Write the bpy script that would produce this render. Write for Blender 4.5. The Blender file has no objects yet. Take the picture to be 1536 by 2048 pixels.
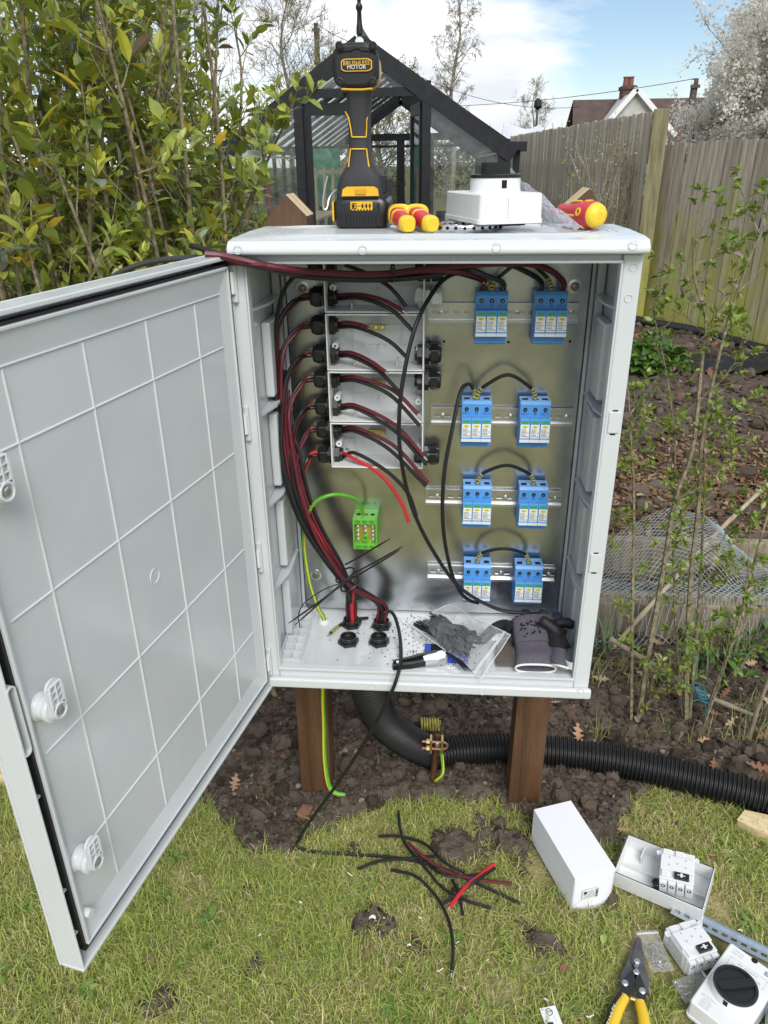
import bpy, bmesh, math, random
import numpy as np
from math import sin, cos, pi, radians, sqrt, atan2
from mathutils import Vector, Matrix, noise

random.seed(7); RS = np.random.RandomState(11)
scene = bpy.context.scene
COL = scene.collection

# ------------------------------------------------------------ camera
B = 0.587                                   # height of the cabinet's underside above the ground
CAM = Vector((0.0159, -1.1519, 0.9002 + B))
YAW, PITCH, ROLL, FPX = 0.0821, 0.4362, -0.0127, 1491.29
FWD = Vector((-sin(YAW) * cos(PITCH), cos(YAW) * cos(PITCH), -sin(PITCH)))
RT0 = Vector((cos(YAW), sin(YAW), 0)); UP0 = RT0.cross(FWD)
RT = RT0 * cos(ROLL) + UP0 * sin(ROLL); UP = UP0 * cos(ROLL) - RT0 * sin(ROLL)
cd = bpy.data.cameras.new('camera'); cam = bpy.data.objects.new('camera', cd); COL.objects.link(cam)
cd.sensor_fit = 'VERTICAL'; cd.sensor_height = 32; cd.sensor_width = 24; cd.lens = FPX / 2048 * 32
cd.clip_start = 0.02; cd.clip_end = 2000
cam.matrix_world = Matrix(((RT.x, UP.x, -FWD.x, CAM.x), (RT.y, UP.y, -FWD.y, CAM.y), (RT.z, UP.z, -FWD.z, CAM.z), (0, 0, 0, 1)))
scene.camera = cam

# ------------------------------------------------------------ world, sun, exposure
SUN_EL, SUN_AZ = radians(44), radians(166)      # azimuth clockwise from +Y
w = bpy.data.worlds.new('World'); scene.world = w; w.use_nodes = True
nt = w.node_tree; N = nt.nodes; L = nt.links; N.clear()
out = N.new('ShaderNodeOutputWorld'); bg = N.new('ShaderNodeBackground')
sky = N.new('ShaderNodeTexSky'); sky.sky_type = 'NISHITA'; sky.sun_disc = False
sky.sun_elevation = SUN_EL; sky.sun_rotation = SUN_AZ; sky.air_density = 1.0; sky.dust_density = 0.3; sky.ozone_density = 2.0
tc = N.new('ShaderNodeTexCoord'); mp = N.new('ShaderNodeMapping')
mp.inputs['Scale'].default_value = (1.5, 1.5, 4.6); mp.inputs['Location'].default_value = (7.53, -2.88, 2.55)
mp.inputs['Rotation'].default_value = (0, radians(-10), 0)
L.new(tc.outputs['Generated'], mp.inputs['Vector'])
n1 = N.new('ShaderNodeTexNoise'); n1.inputs['Scale'].default_value = 1.7; n1.inputs['Detail'].default_value = 9; n1.inputs['Roughness'].default_value = 0.56; n1.inputs['Distortion'].default_value = 0.35
L.new(mp.outputs[0], n1.inputs['Vector'])
cr = N.new('ShaderNodeValToRGB'); cr.color_ramp.elements[0].position = 0.41; cr.color_ramp.elements[1].position = 0.54
L.new(n1.outputs['Fac'], cr.inputs[0])
n2 = N.new('ShaderNodeTexNoise'); n2.inputs['Scale'].default_value = 2.6; n2.inputs['Detail'].default_value = 6; n2.inputs['Roughness'].default_value = 0.55
L.new(mp.outputs[0], n2.inputs['Vector'])
c2 = N.new('ShaderNodeValToRGB'); c2.color_ramp.elements[0].position = 0.36; c2.color_ramp.elements[1].position = 0.66
c2.color_ramp.elements[0].color = (6.9, 7.2, 7.7, 1); c2.color_ramp.elements[1].color = (11.0, 11.1, 11.2, 1)
L.new(n2.outputs['Fac'], c2.inputs[0])
mx = N.new('ShaderNodeMix'); mx.data_type = 'RGBA'
L.new(cr.outputs['Color'], mx.inputs['Factor']); L.new(sky.outputs['Color'], mx.inputs['A']); L.new(c2.outputs['Color'], mx.inputs['B'])
L.new(mx.outputs['Result'], bg.inputs['Color']); bg.inputs['Strength'].default_value = 0.08
L.new(bg.outputs[0], out.inputs[0])
sd = bpy.data.lights.new('sun', 'SUN'); sd.energy = 1.9; sd.angle = radians(32); sd.color = (1, 0.96, 0.9)
so = bpy.data.objects.new('sun', sd); COL.objects.link(so)
sv = Vector((sin(SUN_AZ) * cos(SUN_EL), cos(SUN_AZ) * cos(SUN_EL), sin(SUN_EL)))
so.rotation_euler = sv.to_track_quat('Z', 'Y').to_euler(); so.location = sv * 30
vs = scene.view_settings; vs.view_transform = 'Standard'; vs.look = 'None'; vs.exposure = 0.66; vs.gamma = 1; vs.use_curve_mapping = False

# ------------------------------------------------------------ photo pixel -> place
def ray(px, py): return FWD + RT * ((px - 768) / FPX) - UP * ((py - 1024) / FPX)
def onY(px, py, Y):
    d = ray(px, py); return CAM + d * ((Y - CAM.y) / d.y)
def onZ(px, py, Z=0.0):
    d = ray(px, py); return CAM + d * ((Z - CAM.z) / d.z)
def P3(*pts): return [onY(x, y, Y) for x, y, Y in pts]

# ------------------------------------------------------------ materials
MATS = {}
def mat(name, col, rough=0.5, metal=0.0, var=0.0, scale=30.0, bump=0.0, bscale=None, spec=0.5, col2=None, alpha=1.0, trans=0.0, coat=0.0, stretch=None, detail=4, sub=0.0, obj_rand=0.0, ramp=(0.35, 0.65), bdist=0.01):
    if name in MATS: return MATS[name]
    m = bpy.data.materials.new(name); m.use_nodes = True
    t = m.node_tree; n = t.nodes; l = t.links; b = n['Principled BSDF']
    b.inputs['Base Color'].default_value = (*col, 1); b.inputs['Roughness'].default_value = rough; b.inputs['Metallic'].default_value = metal
    b.inputs['Specular IOR Level'].default_value = spec; b.inputs['Alpha'].default_value = alpha
    b.inputs['Transmission Weight'].default_value = trans; b.inputs['Coat Weight'].default_value = coat
    if sub:
        b.inputs['Subsurface Weight'].default_value = sub; b.inputs['Subsurface Radius'].default_value = (0.004, 0.006, 0.002); b.inputs['Subsurface Scale'].default_value = 1
    if var or bump or col2:
        tcn = n.new('ShaderNodeTexCoord'); mpn = n.new('ShaderNodeMapping'); l.new(tcn.outputs['Object'], mpn.inputs['Vector'])
        if stretch: mpn.inputs['Scale'].default_value = stretch
    if var or col2:
        ns = n.new('ShaderNodeTexNoise'); ns.inputs['Scale'].default_value = scale; ns.inputs['Detail'].default_value = detail; ns.inputs['Roughness'].default_value = 0.6
        l.new(mpn.outputs[0], ns.inputs['Vector'])
        rp = n.new('ShaderNodeValToRGB'); rp.color_ramp.elements[0].position = ramp[0]; rp.color_ramp.elements[1].position = ramp[1]
        a = tuple(max(0, c * (1 - var)) for c in col); bb = col2 if col2 else tuple(min(1, c * (1 + var)) for c in col)
        rp.color_ramp.elements[0].color = (*a, 1); rp.color_ramp.elements[1].color = (*bb, 1)
        l.new(ns.outputs['Fac'], rp.inputs[0]); src = rp.outputs['Color']
        if obj_rand:
            oi = n.new('ShaderNodeObjectInfo'); hs = n.new('ShaderNodeHueSaturation'); mr = n.new('ShaderNodeMapRange')
            mr.inputs['To Min'].default_value = 1 - obj_rand; mr.inputs['To Max'].default_value = 1 + obj_rand
            l.new(oi.outputs['Random'], mr.inputs['Value']); l.new(mr.outputs[0], hs.inputs['Value']); l.new(src, hs.inputs['Color']); src = hs.outputs['Color']
        l.new(src, b.inputs['Base Color'])
    if bump:
        nb = n.new('ShaderNodeTexNoise'); nb.inputs['Scale'].default_value = bscale or scale; nb.inputs['Detail'].default_value = 6
        l.new(mpn.outputs[0], nb.inputs['Vector'])
        bn = n.new('ShaderNodeBump'); bn.inputs['Strength'].default_value = bump; bn.inputs['Distance'].default_value = bdist
        l.new(nb.outputs['Fac'], bn.inputs['Height']); l.new(bn.outputs[0], b.inputs['Normal'])
    MATS[name] = m; return m

def worn(m, lo, hi, scale=7.0, specks=0.0):
    """uneven gloss, faint smears and dust specks on a moulded surface"""
    t = m.node_tree; n = t.nodes; l = t.links; b = n['Principled BSDF']; tcn = n.new('ShaderNodeTexCoord')
    a = n.new('ShaderNodeTexNoise'); a.inputs['Scale'].default_value = scale; a.inputs['Detail'].default_value = 5; a.inputs['Distortion'].default_value = 1.2; l.new(tcn.outputs['Object'], a.inputs['Vector'])
    mr = n.new('ShaderNodeMapRange'); mr.inputs['From Min'].default_value = 0.3; mr.inputs['From Max'].default_value = 0.7; mr.inputs['To Min'].default_value = lo; mr.inputs['To Max'].default_value = hi; l.new(a.outputs['Fac'], mr.inputs['Value']); l.new(mr.outputs[0], b.inputs['Roughness'])
    if specks:
        src = b.inputs['Base Color'].links[0].from_socket; v = n.new('ShaderNodeTexVoronoi'); v.inputs['Scale'].default_value = 55; l.new(tcn.outputs['Object'], v.inputs['Vector'])
        m2 = n.new('ShaderNodeMapRange'); m2.inputs['From Min'].default_value = 0.035; m2.inputs['From Max'].default_value = 0.075; m2.inputs['To Min'].default_value = specks; m2.inputs['To Max'].default_value = 0; l.new(v.outputs['Distance'], m2.inputs['Value'])
        n3 = n.new('ShaderNodeTexNoise'); n3.inputs['Scale'].default_value = 9; l.new(tcn.outputs['Object'], n3.inputs['Vector']); m3 = n.new('ShaderNodeMapRange'); m3.inputs['From Min'].default_value = 0.55; m3.inputs['From Max'].default_value = 0.7; l.new(n3.outputs['Fac'], m3.inputs['Value'])
        mu = n.new('ShaderNodeMath'); mu.operation = 'MULTIPLY'; l.new(m2.outputs[0], mu.inputs[0]); l.new(m3.outputs[0], mu.inputs[1])
        mi = n.new('ShaderNodeMix'); mi.data_type = 'RGBA'; l.new(mu.outputs[0], mi.inputs['Factor']); l.new(src, mi.inputs['A']); mi.inputs['B'].default_value = (0.16, 0.13, 0.10, 1); l.new(mi.outputs['Result'], b.inputs['Base Color'])
    return m

def vcol_mat(name, rough=0.5, spec=0.3, trans_leaf=0.0, bump=0.0, bscale=200):
    """colour comes from the mesh's own 'Col' attribute (each blade, leaf or clod has its own colour)"""
    if name in MATS: return MATS[name]
    m = bpy.data.materials.new(name); m.use_nodes = True
    t = m.node_tree; n = t.nodes; l = t.links; b = n['Principled BSDF']
    at = n.new('ShaderNodeAttribute'); at.attribute_name = 'Col'
    l.new(at.outputs['Color'], b.inputs['Base Color']); b.inputs['Roughness'].default_value = rough; b.inputs['Specular IOR Level'].default_value = spec
    if bump:
        nb = n.new('ShaderNodeTexNoise'); nb.inputs['Scale'].default_value = bscale; nb.inputs['Detail'].default_value = 5
        bn = n.new('ShaderNodeBump'); bn.inputs['Strength'].default_value = bump; bn.inputs['Distance'].default_value = 0.01
        l.new(nb.outputs['Fac'], bn.inputs['Height']); l.new(bn.outputs[0], b.inputs['Normal'])
    if trans_leaf:
        tr = n.new('ShaderNodeBsdfTranslucent'); l.new(at.outputs['Color'], tr.inputs['Color'])
        ms = n.new('ShaderNodeMixShader'); ms.inputs[0].default_value = trans_leaf
        l.new(b.outputs[0], ms.inputs[1]); l.new(tr.outputs[0], ms.inputs[2]); l.new(ms.outputs[0], n['Material Output'].inputs['Surface'])
    MATS[name] = m; return m

def film_mat(name, tint=(1, 1, 1), clear=0.8, rough=0.12, haze=(0.8, 0.82, 0.84), wrinkle=0.4, bscale=45):
    """thin plastic film or glass pane: mostly see-through with a glossy, slightly milky skin"""
    if name in MATS: return MATS[name]
    m = bpy.data.materials.new(name); m.use_nodes = True
    t = m.node_tree; n = t.nodes; l = t.links; b = n['Principled BSDF']
    b.inputs['Base Color'].default_value = (*haze, 1); b.inputs['Roughness'].default_value = rough; b.inputs['Specular IOR Level'].default_value = 0.8
    tr = n.new('ShaderNodeBsdfTransparent'); tr.inputs['Color'].default_value = (*tint, 1)
    ms = n.new('ShaderNodeMixShader'); ms.inputs[0].default_value = clear
    l.new(b.outputs[0], ms.inputs[1]); l.new(tr.outputs[0], ms.inputs[2]); l.new(ms.outputs[0], n['Material Output'].inputs['Surface'])
    if wrinkle:
        nb = n.new('ShaderNodeTexNoise'); nb.inputs['Scale'].default_value = bscale; nb.inputs['Detail'].default_value = 3; nb.inputs['Distortion'].default_value = 1.5
        tcn = n.new('ShaderNodeTexCoord'); l.new(tcn.outputs['Object'], nb.inputs['Vector'])
        bn = n.new('ShaderNodeBump'); bn.inputs['Strength'].default_value = wrinkle; bn.inputs['Distance'].default_value = 0.02
        l.new(nb.outputs['Fac'], bn.inputs['Height']); l.new(bn.outputs[0], b.inputs['Normal'])
    MATS[name] = m; return m

def glass_pane_mat(name, dirt=0.12, refl=1.0):
    if name in MATS: return MATS[name]
    m = bpy.data.materials.new(name); m.use_nodes = True
    t = m.node_tree; n = t.nodes; l = t.links; b = n['Principled BSDF']
    b.inputs['Base Color'].default_value = (0.55, 0.56, 0.55, 1); b.inputs['Roughness'].default_value = 0.7
    gl = n.new('ShaderNodeBsdfGlossy'); gl.inputs['Roughness'].default_value = 0.03; gl.inputs['Color'].default_value = (0.9, 0.93, 0.95, 1)
    tr = n.new('ShaderNodeBsdfTransparent'); tr.inputs['Color'].default_value = (0.93, 0.96, 0.95, 1)
    fr = n.new('ShaderNodeFresnel'); fr.inputs['IOR'].default_value = 1.5
    m1 = n.new('ShaderNodeMixShader'); mf = n.new('ShaderNodeMath'); mf.operation = 'MULTIPLY'; mf.inputs[1].default_value = refl; l.new(fr.outputs[0], mf.inputs[0]); l.new(mf.outputs[0], m1.inputs[0]); l.new(tr.outputs[0], m1.inputs[1]); l.new(gl.outputs[0], m1.inputs[2])
    m2 = n.new('ShaderNodeMixShader'); l.new(m1.outputs[0], m2.inputs[1]); l.new(b.outputs[0], m2.inputs[2])
    tcn = n.new('ShaderNodeTexCoord'); nb = n.new('ShaderNodeTexNoise'); nb.inputs['Scale'].default_value = 9; nb.inputs['Detail'].default_value = 6
    l.new(tcn.outputs['Object'], nb.inputs['Vector'])
    mr = n.new('ShaderNodeMapRange'); mr.inputs['From Min'].default_value = 0.35; mr.inputs['From Max'].default_value = 0.8; mr.inputs['To Min'].default_value = dirt * 0.3; mr.inputs['To Max'].default_value = dirt * 2
    l.new(nb.outputs['Fac'], mr.inputs['Value']); l.new(mr.outputs[0], m2.inputs[0])
    l.new(m2.outputs[0], n['Material Output'].inputs['Surface'])
    MATS[name] = m; return m

# ------------------------------------------------------------ mesh builder
class MB:
    def __init__(s): s.v = []; s.f = []; s.sm = []; s.c = None
    def add(s, vs_, fs, smooth=False):
        o = len(s.v); s.v += [tuple(v) for v in vs_]; s.f += [tuple(i + o for i in f) for f in fs]; s.sm += [smooth] * len(fs); return s
    def box(s, x0, x1, y0, y1, z0, z1, m=None):
        p = [(x0, y0, z0), (x1, y0, z0), (x1, y1, z0), (x0, y1, z0), (x0, y0, z1), (x1, y0, z1), (x1, y1, z1), (x0, y1, z1)]
        if m is not None: p = [m @ Vector(q) for q in p]
        return s.add(p, [(0, 3, 2, 1), (4, 5, 6, 7), (0, 1, 5, 4), (1, 2, 6, 5), (2, 3, 7, 6), (3, 0, 4, 7)])
    def prism(s, poly, d0, d1, m=None, smooth=False):
        """polygon in local xy (counter-clockwise), extruded along local z from d0 to d1"""
        n = len(poly); p = [Vector((x, y, d0)) for x, y in poly] + [Vector((x, y, d1)) for x, y in poly]
        if m is not None: p = [m @ q for q in p]
        s.add(p[:n] + p[n:], [tuple(reversed(range(n))), tuple(range(n, 2 * n))])
        return s.add(p, [(i, (i + 1) % n, n + (i + 1) % n, n + i) for i in range(n)], smooth)
    def cyl(s, a, b, r0, r1=None, n=16, caps=True, smooth=True):
        a = Vector(a); b = Vector(b); r1 = r0 if r1 is None else r1
        q = (b - a).normalized().to_track_quat('Z', 'Y'); X = q @ Vector((1, 0, 0)); Y = q @ Vector((0, 1, 0))
        p = [a + X * (r0 * cos(2 * pi * i / n)) + Y * (r0 * sin(2 * pi * i / n)) for i in range(n)] + [b + X * (r1 * cos(2 * pi * i / n)) + Y * (r1 * sin(2 * pi * i / n)) for i in range(n)]
        s.add(p, [(i, (i + 1) % n, n + (i + 1) % n, n + i) for i in range(n)], smooth)
        if caps: s.add(p, [tuple(reversed(range(n))), tuple(range(n, 2 * n))])
        return s
    def lathe(s, prof, m=None, n=24, smooth=True):
        """profile of (radius, height) turned about local z"""
        p = []
        for r, h in prof: p += [Vector((r * cos(2 * pi * i / n), r * sin(2 * pi * i / n), h)) for i in range(n)]
        if m is not None: p = [m @ q for q in p]
        k = len(prof); s.add(p, [(j * n + i, j * n + (i + 1) % n, (j + 1) * n + (i + 1) % n, (j + 1) * n + i) for j in range(k - 1) for i in range(n)], smooth)
        s.add(p[:n], [tuple(reversed(range(n)))]); s.add(p[-n:], [tuple(range(n))]); return s
    def tube(s, pts, r, n=8, caps=True):
        pts = [Vector(p) for p in pts]; k = len(pts); rr = r if hasattr(r, '__len__') else [r] * k
        p = []; prev = None
        for i in range(k):
            t = (pts[min(i + 1, k - 1)] - pts[max(i - 1, 0)])
            t = t.normalized() if t.length > 1e-9 else Vector((0, 0, 1))
            if prev is None: X = t.orthogonal().normalized()
            else:
                X = prev - t * prev.dot(t); X = X.normalized() if X.length > 1e-6 else t.orthogonal().normalized()
            prev = X; Y = t.cross(X)
            p += [pts[i] + X * (rr[i] * cos(2 * pi * a / n)) + Y * (rr[i] * sin(2 * pi * a / n)) for a in range(n)]
        s.add(p, [(j * n + i, j * n + (i + 1) % n, (j + 1) * n + (i + 1) % n, (j + 1) * n + i) for j in range(k - 1) for i in range(n)], True)
        if caps: s.add(p[:n], [tuple(reversed(range(n)))]); s.add(p[-n:], [tuple(range(n))])
        return s
    def grid(s, fn, nu, nv, smooth=True):
        p = [fn(i / nu, j / nv) for j in range(nv + 1) for i in range(nu + 1)]
        return s.add(p, [(j * (nu + 1) + i, j * (nu + 1) + i + 1, (j + 1) * (nu + 1) + i + 1, (j + 1) * (nu + 1) + i) for j in range(nv) for i in range(nu)], smooth)
    def tor(s, c, ax, R, r, n=24, k=6):
        q = Vector(ax).to_track_quat('Z', 'Y'); c = Vector(c)
        p = []
        for i in range(n):
            a = 2 * pi * i / n
            for j in range(k):
                b = 2 * pi * j / k
                p.append(c + q @ Vector(((R + r * cos(b)) * cos(a), (R + r * cos(b)) * sin(a), r * sin(b))))
        return s.add(p, [(i * k + j, ((i + 1) % n) * k + j, ((i + 1) % n) * k + (j + 1) % k, i * k + (j + 1) % k) for i in range(n) for j in range(k)], True)
    def xf(s, m): s.v = [tuple(m @ Vector(q)) for q in s.v]; return s

def root_of(o):
    while o.parent: o = o.parent
    return o
def mesh_from(name, mb, material=None):
    me = bpy.data.meshes.new(name); me.from_pydata(mb.v, [], mb.f); me.polygons.foreach_set('use_smooth', mb.sm); me.update()
    if any(mb.sm): me.set_sharp_from_angle(angle=radians(38))
    if material: me.materials.append(material)
    return me
def bevel(o, wd, seg=2):
    b = o.modifiers.new('bevel', 'BEVEL'); b.width = wd; b.segments = seg; b.limit_method = 'ANGLE'; b.angle_limit = radians(40); b.harden_normals = False
    return o
def tag(o, label, cat, group=None, kind=None):
    if label: o['label'] = label
    if cat: o['category'] = cat
    if group: o['group'] = group
    if kind: o['kind'] = kind
    return o
def thing(name, loc, label, cat, group=None, m=None):
    o = bpy.data.objects.new(name, None); COL.objects.link(o); o.empty_display_size = 0.05
    if m is not None: o.matrix_world = m
    else: o.location = loc
    return tag(o, label, cat, group)
def part(name, mb, material, parent, bev=0, local=False, label=None, seg=2):
    """mesh given in world coordinates (or the thing's own when local) as a child"""
    if not local:
        rt = root_of(parent); mi = rt.matrix_basis.inverted(); mb.v = [tuple(mi @ Vector(q)) for q in mb.v]
    o = bpy.data.objects.new(name, mesh_from(name, mb, material)); COL.objects.link(o); o.parent = parent
    if bev: bevel(o, bev, seg)
    if label: o['label'] = label
    return o
def solo(name, mb, material, label, cat, group=None, kind=None, bev=0, seg=2):
    """a thing that is one mesh: origin put at the middle of its base"""
    a = np.array(mb.v); c = Vector(((a[:, 0].min() + a[:, 0].max()) / 2, (a[:, 1].min() + a[:, 1].max()) / 2, a[:, 2].min()))
    a = a - np.array(c); mb.v = [tuple(q) for q in a]
    o = bpy.data.objects.new(name, mesh_from(name, mb, material)); COL.objects.link(o); o.location = c
    if bev: bevel(o, bev, seg)
    return tag(o, label, cat, group, kind)
def structure(name, mb, material, parent=None):
    o = bpy.data.objects.new(name, mesh_from(name, mb, material)); COL.objects.link(o); o['kind'] = 'structure'
    if parent: o.parent = parent; del o['kind']
    return o
def np_mesh(name, verts, faces, material, cols=None, smooth=False):
    """fast mesh from numpy arrays; cols = one rgb per face corner set as per-vertex colour"""
    me = bpy.data.meshes.new(name); nv = len(verts); nf = len(faces); k = faces.shape[1]
    me.vertices.add(nv); me.vertices.foreach_set('co', verts.astype(np.float32).ravel())
    me.loops.add(nf * k); me.loops.foreach_set('vertex_index', faces.astype(np.int32).ravel())
    me.polygons.add(nf); me.polygons.foreach_set('loop_start', np.arange(0, nf * k, k, dtype=np.int32))
    me.polygons.foreach_set('use_smooth', np.full(nf, smooth)); me.update(calc_edges=True)
    if cols is not None:
        ca = me.color_attributes.new('Col', 'FLOAT_COLOR', 'POINT'); c4 = np.ones((nv, 4), np.float32); c4[:, :3] = cols; ca.data.foreach_set('color', c4.ravel())
    me.materials.append(material); return me
def link(name, me, parent=None, **kw):
    o = bpy.data.objects.new(name, me); COL.objects.link(o)
    if parent: o.parent = parent
    for k, v_ in kw.items(): o[k] = v_
    return o
def spline(pts, n=10):
    pts = [Vector(p) for p in pts]; q = [pts[0] * 2 - pts[1]] + pts + [pts[-1] * 2 - pts[-2]]; r = []
    for i in range(1, len(q) - 2):
        a, b, c, d = q[i - 1:i + 3]
        for j in range(n):
            t = j / n
            r.append(0.5 * ((2 * b) + (c - a) * t + (2 * a - 5 * b + 4 * c - d) * t * t + (3 * b - a - 3 * c + d) * t ** 3))
    r.append(q[-2].copy()); return r
TXT = {}
def text_mb(body, size, m, depth=0.0003, align='CENTER'):
    """lettering laid in local xy of matrix m, as real thin geometry"""
    key = (body, align)
    if key not in TXT:
        cu = bpy.data.curves.new('lettering', 'FONT'); cu.body = body; cu.size = 1; cu.align_x = align; cu.align_y = 'CENTER'; cu.resolution_u = 2
        o = bpy.data.objects.new('lettering', cu); COL.objects.link(o)
        dg = bpy.context.evaluated_depsgraph_get(); dg.update(); me = bpy.data.meshes.new_from_object(o.evaluated_get(dg))
        TXT[key] = ([tuple(q.co) for q in me.vertices], [tuple(q.vertices) for q in me.polygons])
        bpy.data.objects.remove(o); bpy.data.meshes.remove(me)
    vs_, fs = TXT[key]; mb = MB(); mb.add([m @ Vector((x * size, y * size, depth)) for x, y, z in vs_], fs); return mb
def merge(*mbs):
    r = MB()
    for q in mbs:
        if q.f:
            r.add(q.v, q.f); r.sm[-len(q.f):] = q.sm
    return r
def frame(o, x, y, z):
    """matrix with origin o and axes x, y, z"""
    x = Vector(x).normalized(); y = Vector(y).normalized(); z = Vector(z).normalized(); o = Vector(o)
    return Matrix(((x.x, y.x, z.x, o.x), (x.y, y.y, z.y, o.y), (x.z, y.z, z.z, o.z), (0, 0, 0, 1)))
def rrect(x0, x1, y0, y1, r, n=5):
    p = []
    for cx_, cy_, a0 in ((x1 - r, y0 + r, -pi / 2), (x1 - r, y1 - r, 0), (x0 + r, y1 - r, pi / 2), (x0 + r, y0 + r, pi)):
        p += [(cx_ + r * cos(a0 + pi / 2 * i / n), cy_ + r * sin(a0 + pi / 2 * i / n)) for i in range(n + 1)]
    return p
FRONT = lambda x, y, z: frame((x, y, z), (1, 0, 0), (0, 0, 1), (0, -1, 0))      # face towards -Y, text upright

# ============================================================ the ground
EX = np.array([-6, -2.2, -1.3, -0.8, -0.62, -0.593, -0.479, -0.408, -0.308, -0.249, -0.119, 0.059, 0.186, 0.275, 0.30, 0.427, 0.455, 0.491, 0.613, 0.713, 0.871, 1.2, 1.6, 6])
EY = np.array([1.0, 0.80, 0.72, 0.50, 0.30, 0.241, 0.184, 0.098, 0.083, 0.168, 0.248, 0.284, 0.276, 0.235, 0.135, 0.135, 0.20, 0.30, 0.345, 0.33, 0.35, 0.42, 0.5, 0.6])
def wob(x, y, s=9.0, k=0): return noise.noise(Vector((x * s, y * s, 3.7 + k)))
BARE = [(*onZ(px, py)[:2], r) for px, py, r in ((1015, 1690, .045), (905, 1690, .035), (960, 1655, .04), (1213, 1800, .03), (742, 1852, .016), (500, 1765, .028), (832, 1925, .03), (495, 1955, .028), (930, 1800, .022), (1090, 1880, .02), (300, 1990, .03), (1180, 1690, .05), (690, 1700, .03))]   # worn spots in the lawn
def soil_depth(x, y):
    """how far inside the dug bed a place lies (metres, negative = on the lawn)"""
    d = y - float(np.interp(x, EX, EY))
    for bx, by, br in BARE:
        if abs(x - bx) < br + .08 and abs(y - by) < br + .08: d = max(d, (br * .8 - sqrt((x - bx) ** 2 + (y - by) ** 2)) * 0.6)
    return d + 0.045 * wob(x, y, 8) + 0.03 * wob(x, y, 22, 5) + 0.012 * wob(x, y, 60, 6)
def soil_z(x, y):
    d = soil_depth(x, y)
    k = max(0.0, min(1.0, (d + 0.03) / 0.04))
    far = max(0.0, min(1.0, (y - 1.0) / 3))
    z = 0.012 + 0.020 * noise.fractal(Vector((x * 5, y * 5, 0.3)), 0.9, 2.1, 4) + 0.016 * noise.fractal(Vector((x * 24, y * 24, 4.3)), 0.8, 2.1, 3)
    z += far * 0.03 * wob(x, y, 1.6, 9)
    return -0.03 + (0.042 + z) * k if d > -0.05 else -0.03
def lawn_z(x, y): return 0.006 * wob(x, y, 3, 2)

M_soil = mat('soil', (0.078, 0.060, 0.047), 0.95, var=0.35, scale=38, bump=1.0, bscale=90, spec=0.15, col2=(0.165, 0.132, 0.105), detail=8, ramp=(0.3, 0.75))
M_thatch = mat('lawn_thatch', (0.16, 0.17, 0.05), 0.95, scale=13, bump=0.8, bscale=120, spec=0.1, col2=(0.40, 0.34, 0.18), detail=8)
M_meadow = mat('rough_grass', (0.07, 0.085, 0.03), 0.95, scale=1.5, spec=0.1, col2=(0.13, 0.12, 0.05), detail=8)
mb = MB(); mb.add([(-600, -600, -0.05), (600, -600, -0.05), (600, 600, -0.05), (-600, 600, -0.05)], [(0, 1, 2, 3)])
structure('ground', mb, M_meadow)
mb = MB(); mb.grid(lambda u, v: Vector((-4 + 8 * u, -5 + 6.6 * v, lawn_z(-4 + 8 * u, -5 + 6.6 * v))), 90, 80)
structure('lawn', mb, M_thatch)
def soil_sheet(x0, x1, y0, y1, st, hole=None):
    nx = int((x1 - x0) / st); ny = int((y1 - y0) / st)
    X = np.linspace(x0, x1, nx + 1); Y = np.linspace(y0, y1, ny + 1)
    v = [(x, y, soil_z(x, y)) for y in Y for x in X]; f = []
    for j in range(ny):
        for i in range(nx):
            xm = (X[i] + X[i + 1]) / 2; ym = (Y[j] + Y[j + 1]) / 2
            if hole and hole[0] < xm < hole[1] and hole[2] < ym < hole[3]: continue
            f.append((j * (nx + 1) + i, j * (nx + 1) + i + 1, (j + 1) * (nx + 1) + i + 1, (j + 1) * (nx + 1) + i))
    m_ = MB(); m_.add(v, f, True); return m_
sb = structure('soil_bed', merge(soil_sheet(-0.8, 1.4, -0.30, 1.32, 0.0125), soil_sheet(-3.2, 4.2, 0.3, 9.0, 0.1, (-0.79, 1.39, -0.4, 1.30))), M_soil)

def ico(sub):
    b = bmesh.new(); bmesh.ops.create_icosphere(b, subdivisions=sub, radius=1); v = np.array([q.co for q in b.verts]); f = np.array([[q.index for q in t.verts] for t in b.faces]); b.free(); return v, f
I1, I2 = ico(1), ico(2)
def lumps(name, P, S, cols, material, base, squash=(0.6, 0.9)):
    """many rough lumps, each with its own size, turn and colour"""
    bv, bf = base; n = len(P); k = len(bv)
    rot = RS.rand(n) * 6.28; V = np.repeat(bv[None], n, 0) * (1 + 0.55 * (RS.rand(n, k, 1) - 0.5))
    V = V * np.stack([0.7 + 0.6 * RS.rand(n), 0.7 + 0.6 * RS.rand(n), squash[0] + (squash[1] - squash[0]) * RS.rand(n)], 1)[:, None, :]
    c, s_ = np.cos(rot)[:, None], np.sin(rot)[:, None]
    x = V[..., 0] * c - V[..., 1] * s_; y = V[..., 0] * s_ + V[..., 1] * c
    V = np.stack([x, y, V[..., 2]], -1) * S[:, None, None] + P[:, None, :]
    F = (bf[None] + (np.arange(n) * k)[:, None, None]).reshape(-1, 3)
    return np_mesh(name, V.reshape(-1, 3), F, material, np.repeat(cols, k, 0))
M_clod = vcol_mat('clods', 0.95, 0.1, bump=0.7, bscale=160)
def scatter_soil(n, x0, x1, y0, y1, smin, smax, pw, thr=0.015):
    P, S = [], []
    while len(P) < n:
        x = random.uniform(x0, x1); y = random.uniform(y0, y1)
        if soil_depth(x, y) < thr * random.uniform(-1.5, 3): continue
        s_ = smin + (smax - smin) * random.random() ** pw
        P.append((x, y, max(soil_z(x, y), -0.004) + s_ * 0.25)); S.append(s_)
    return np.array(P), np.array(S)
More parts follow.
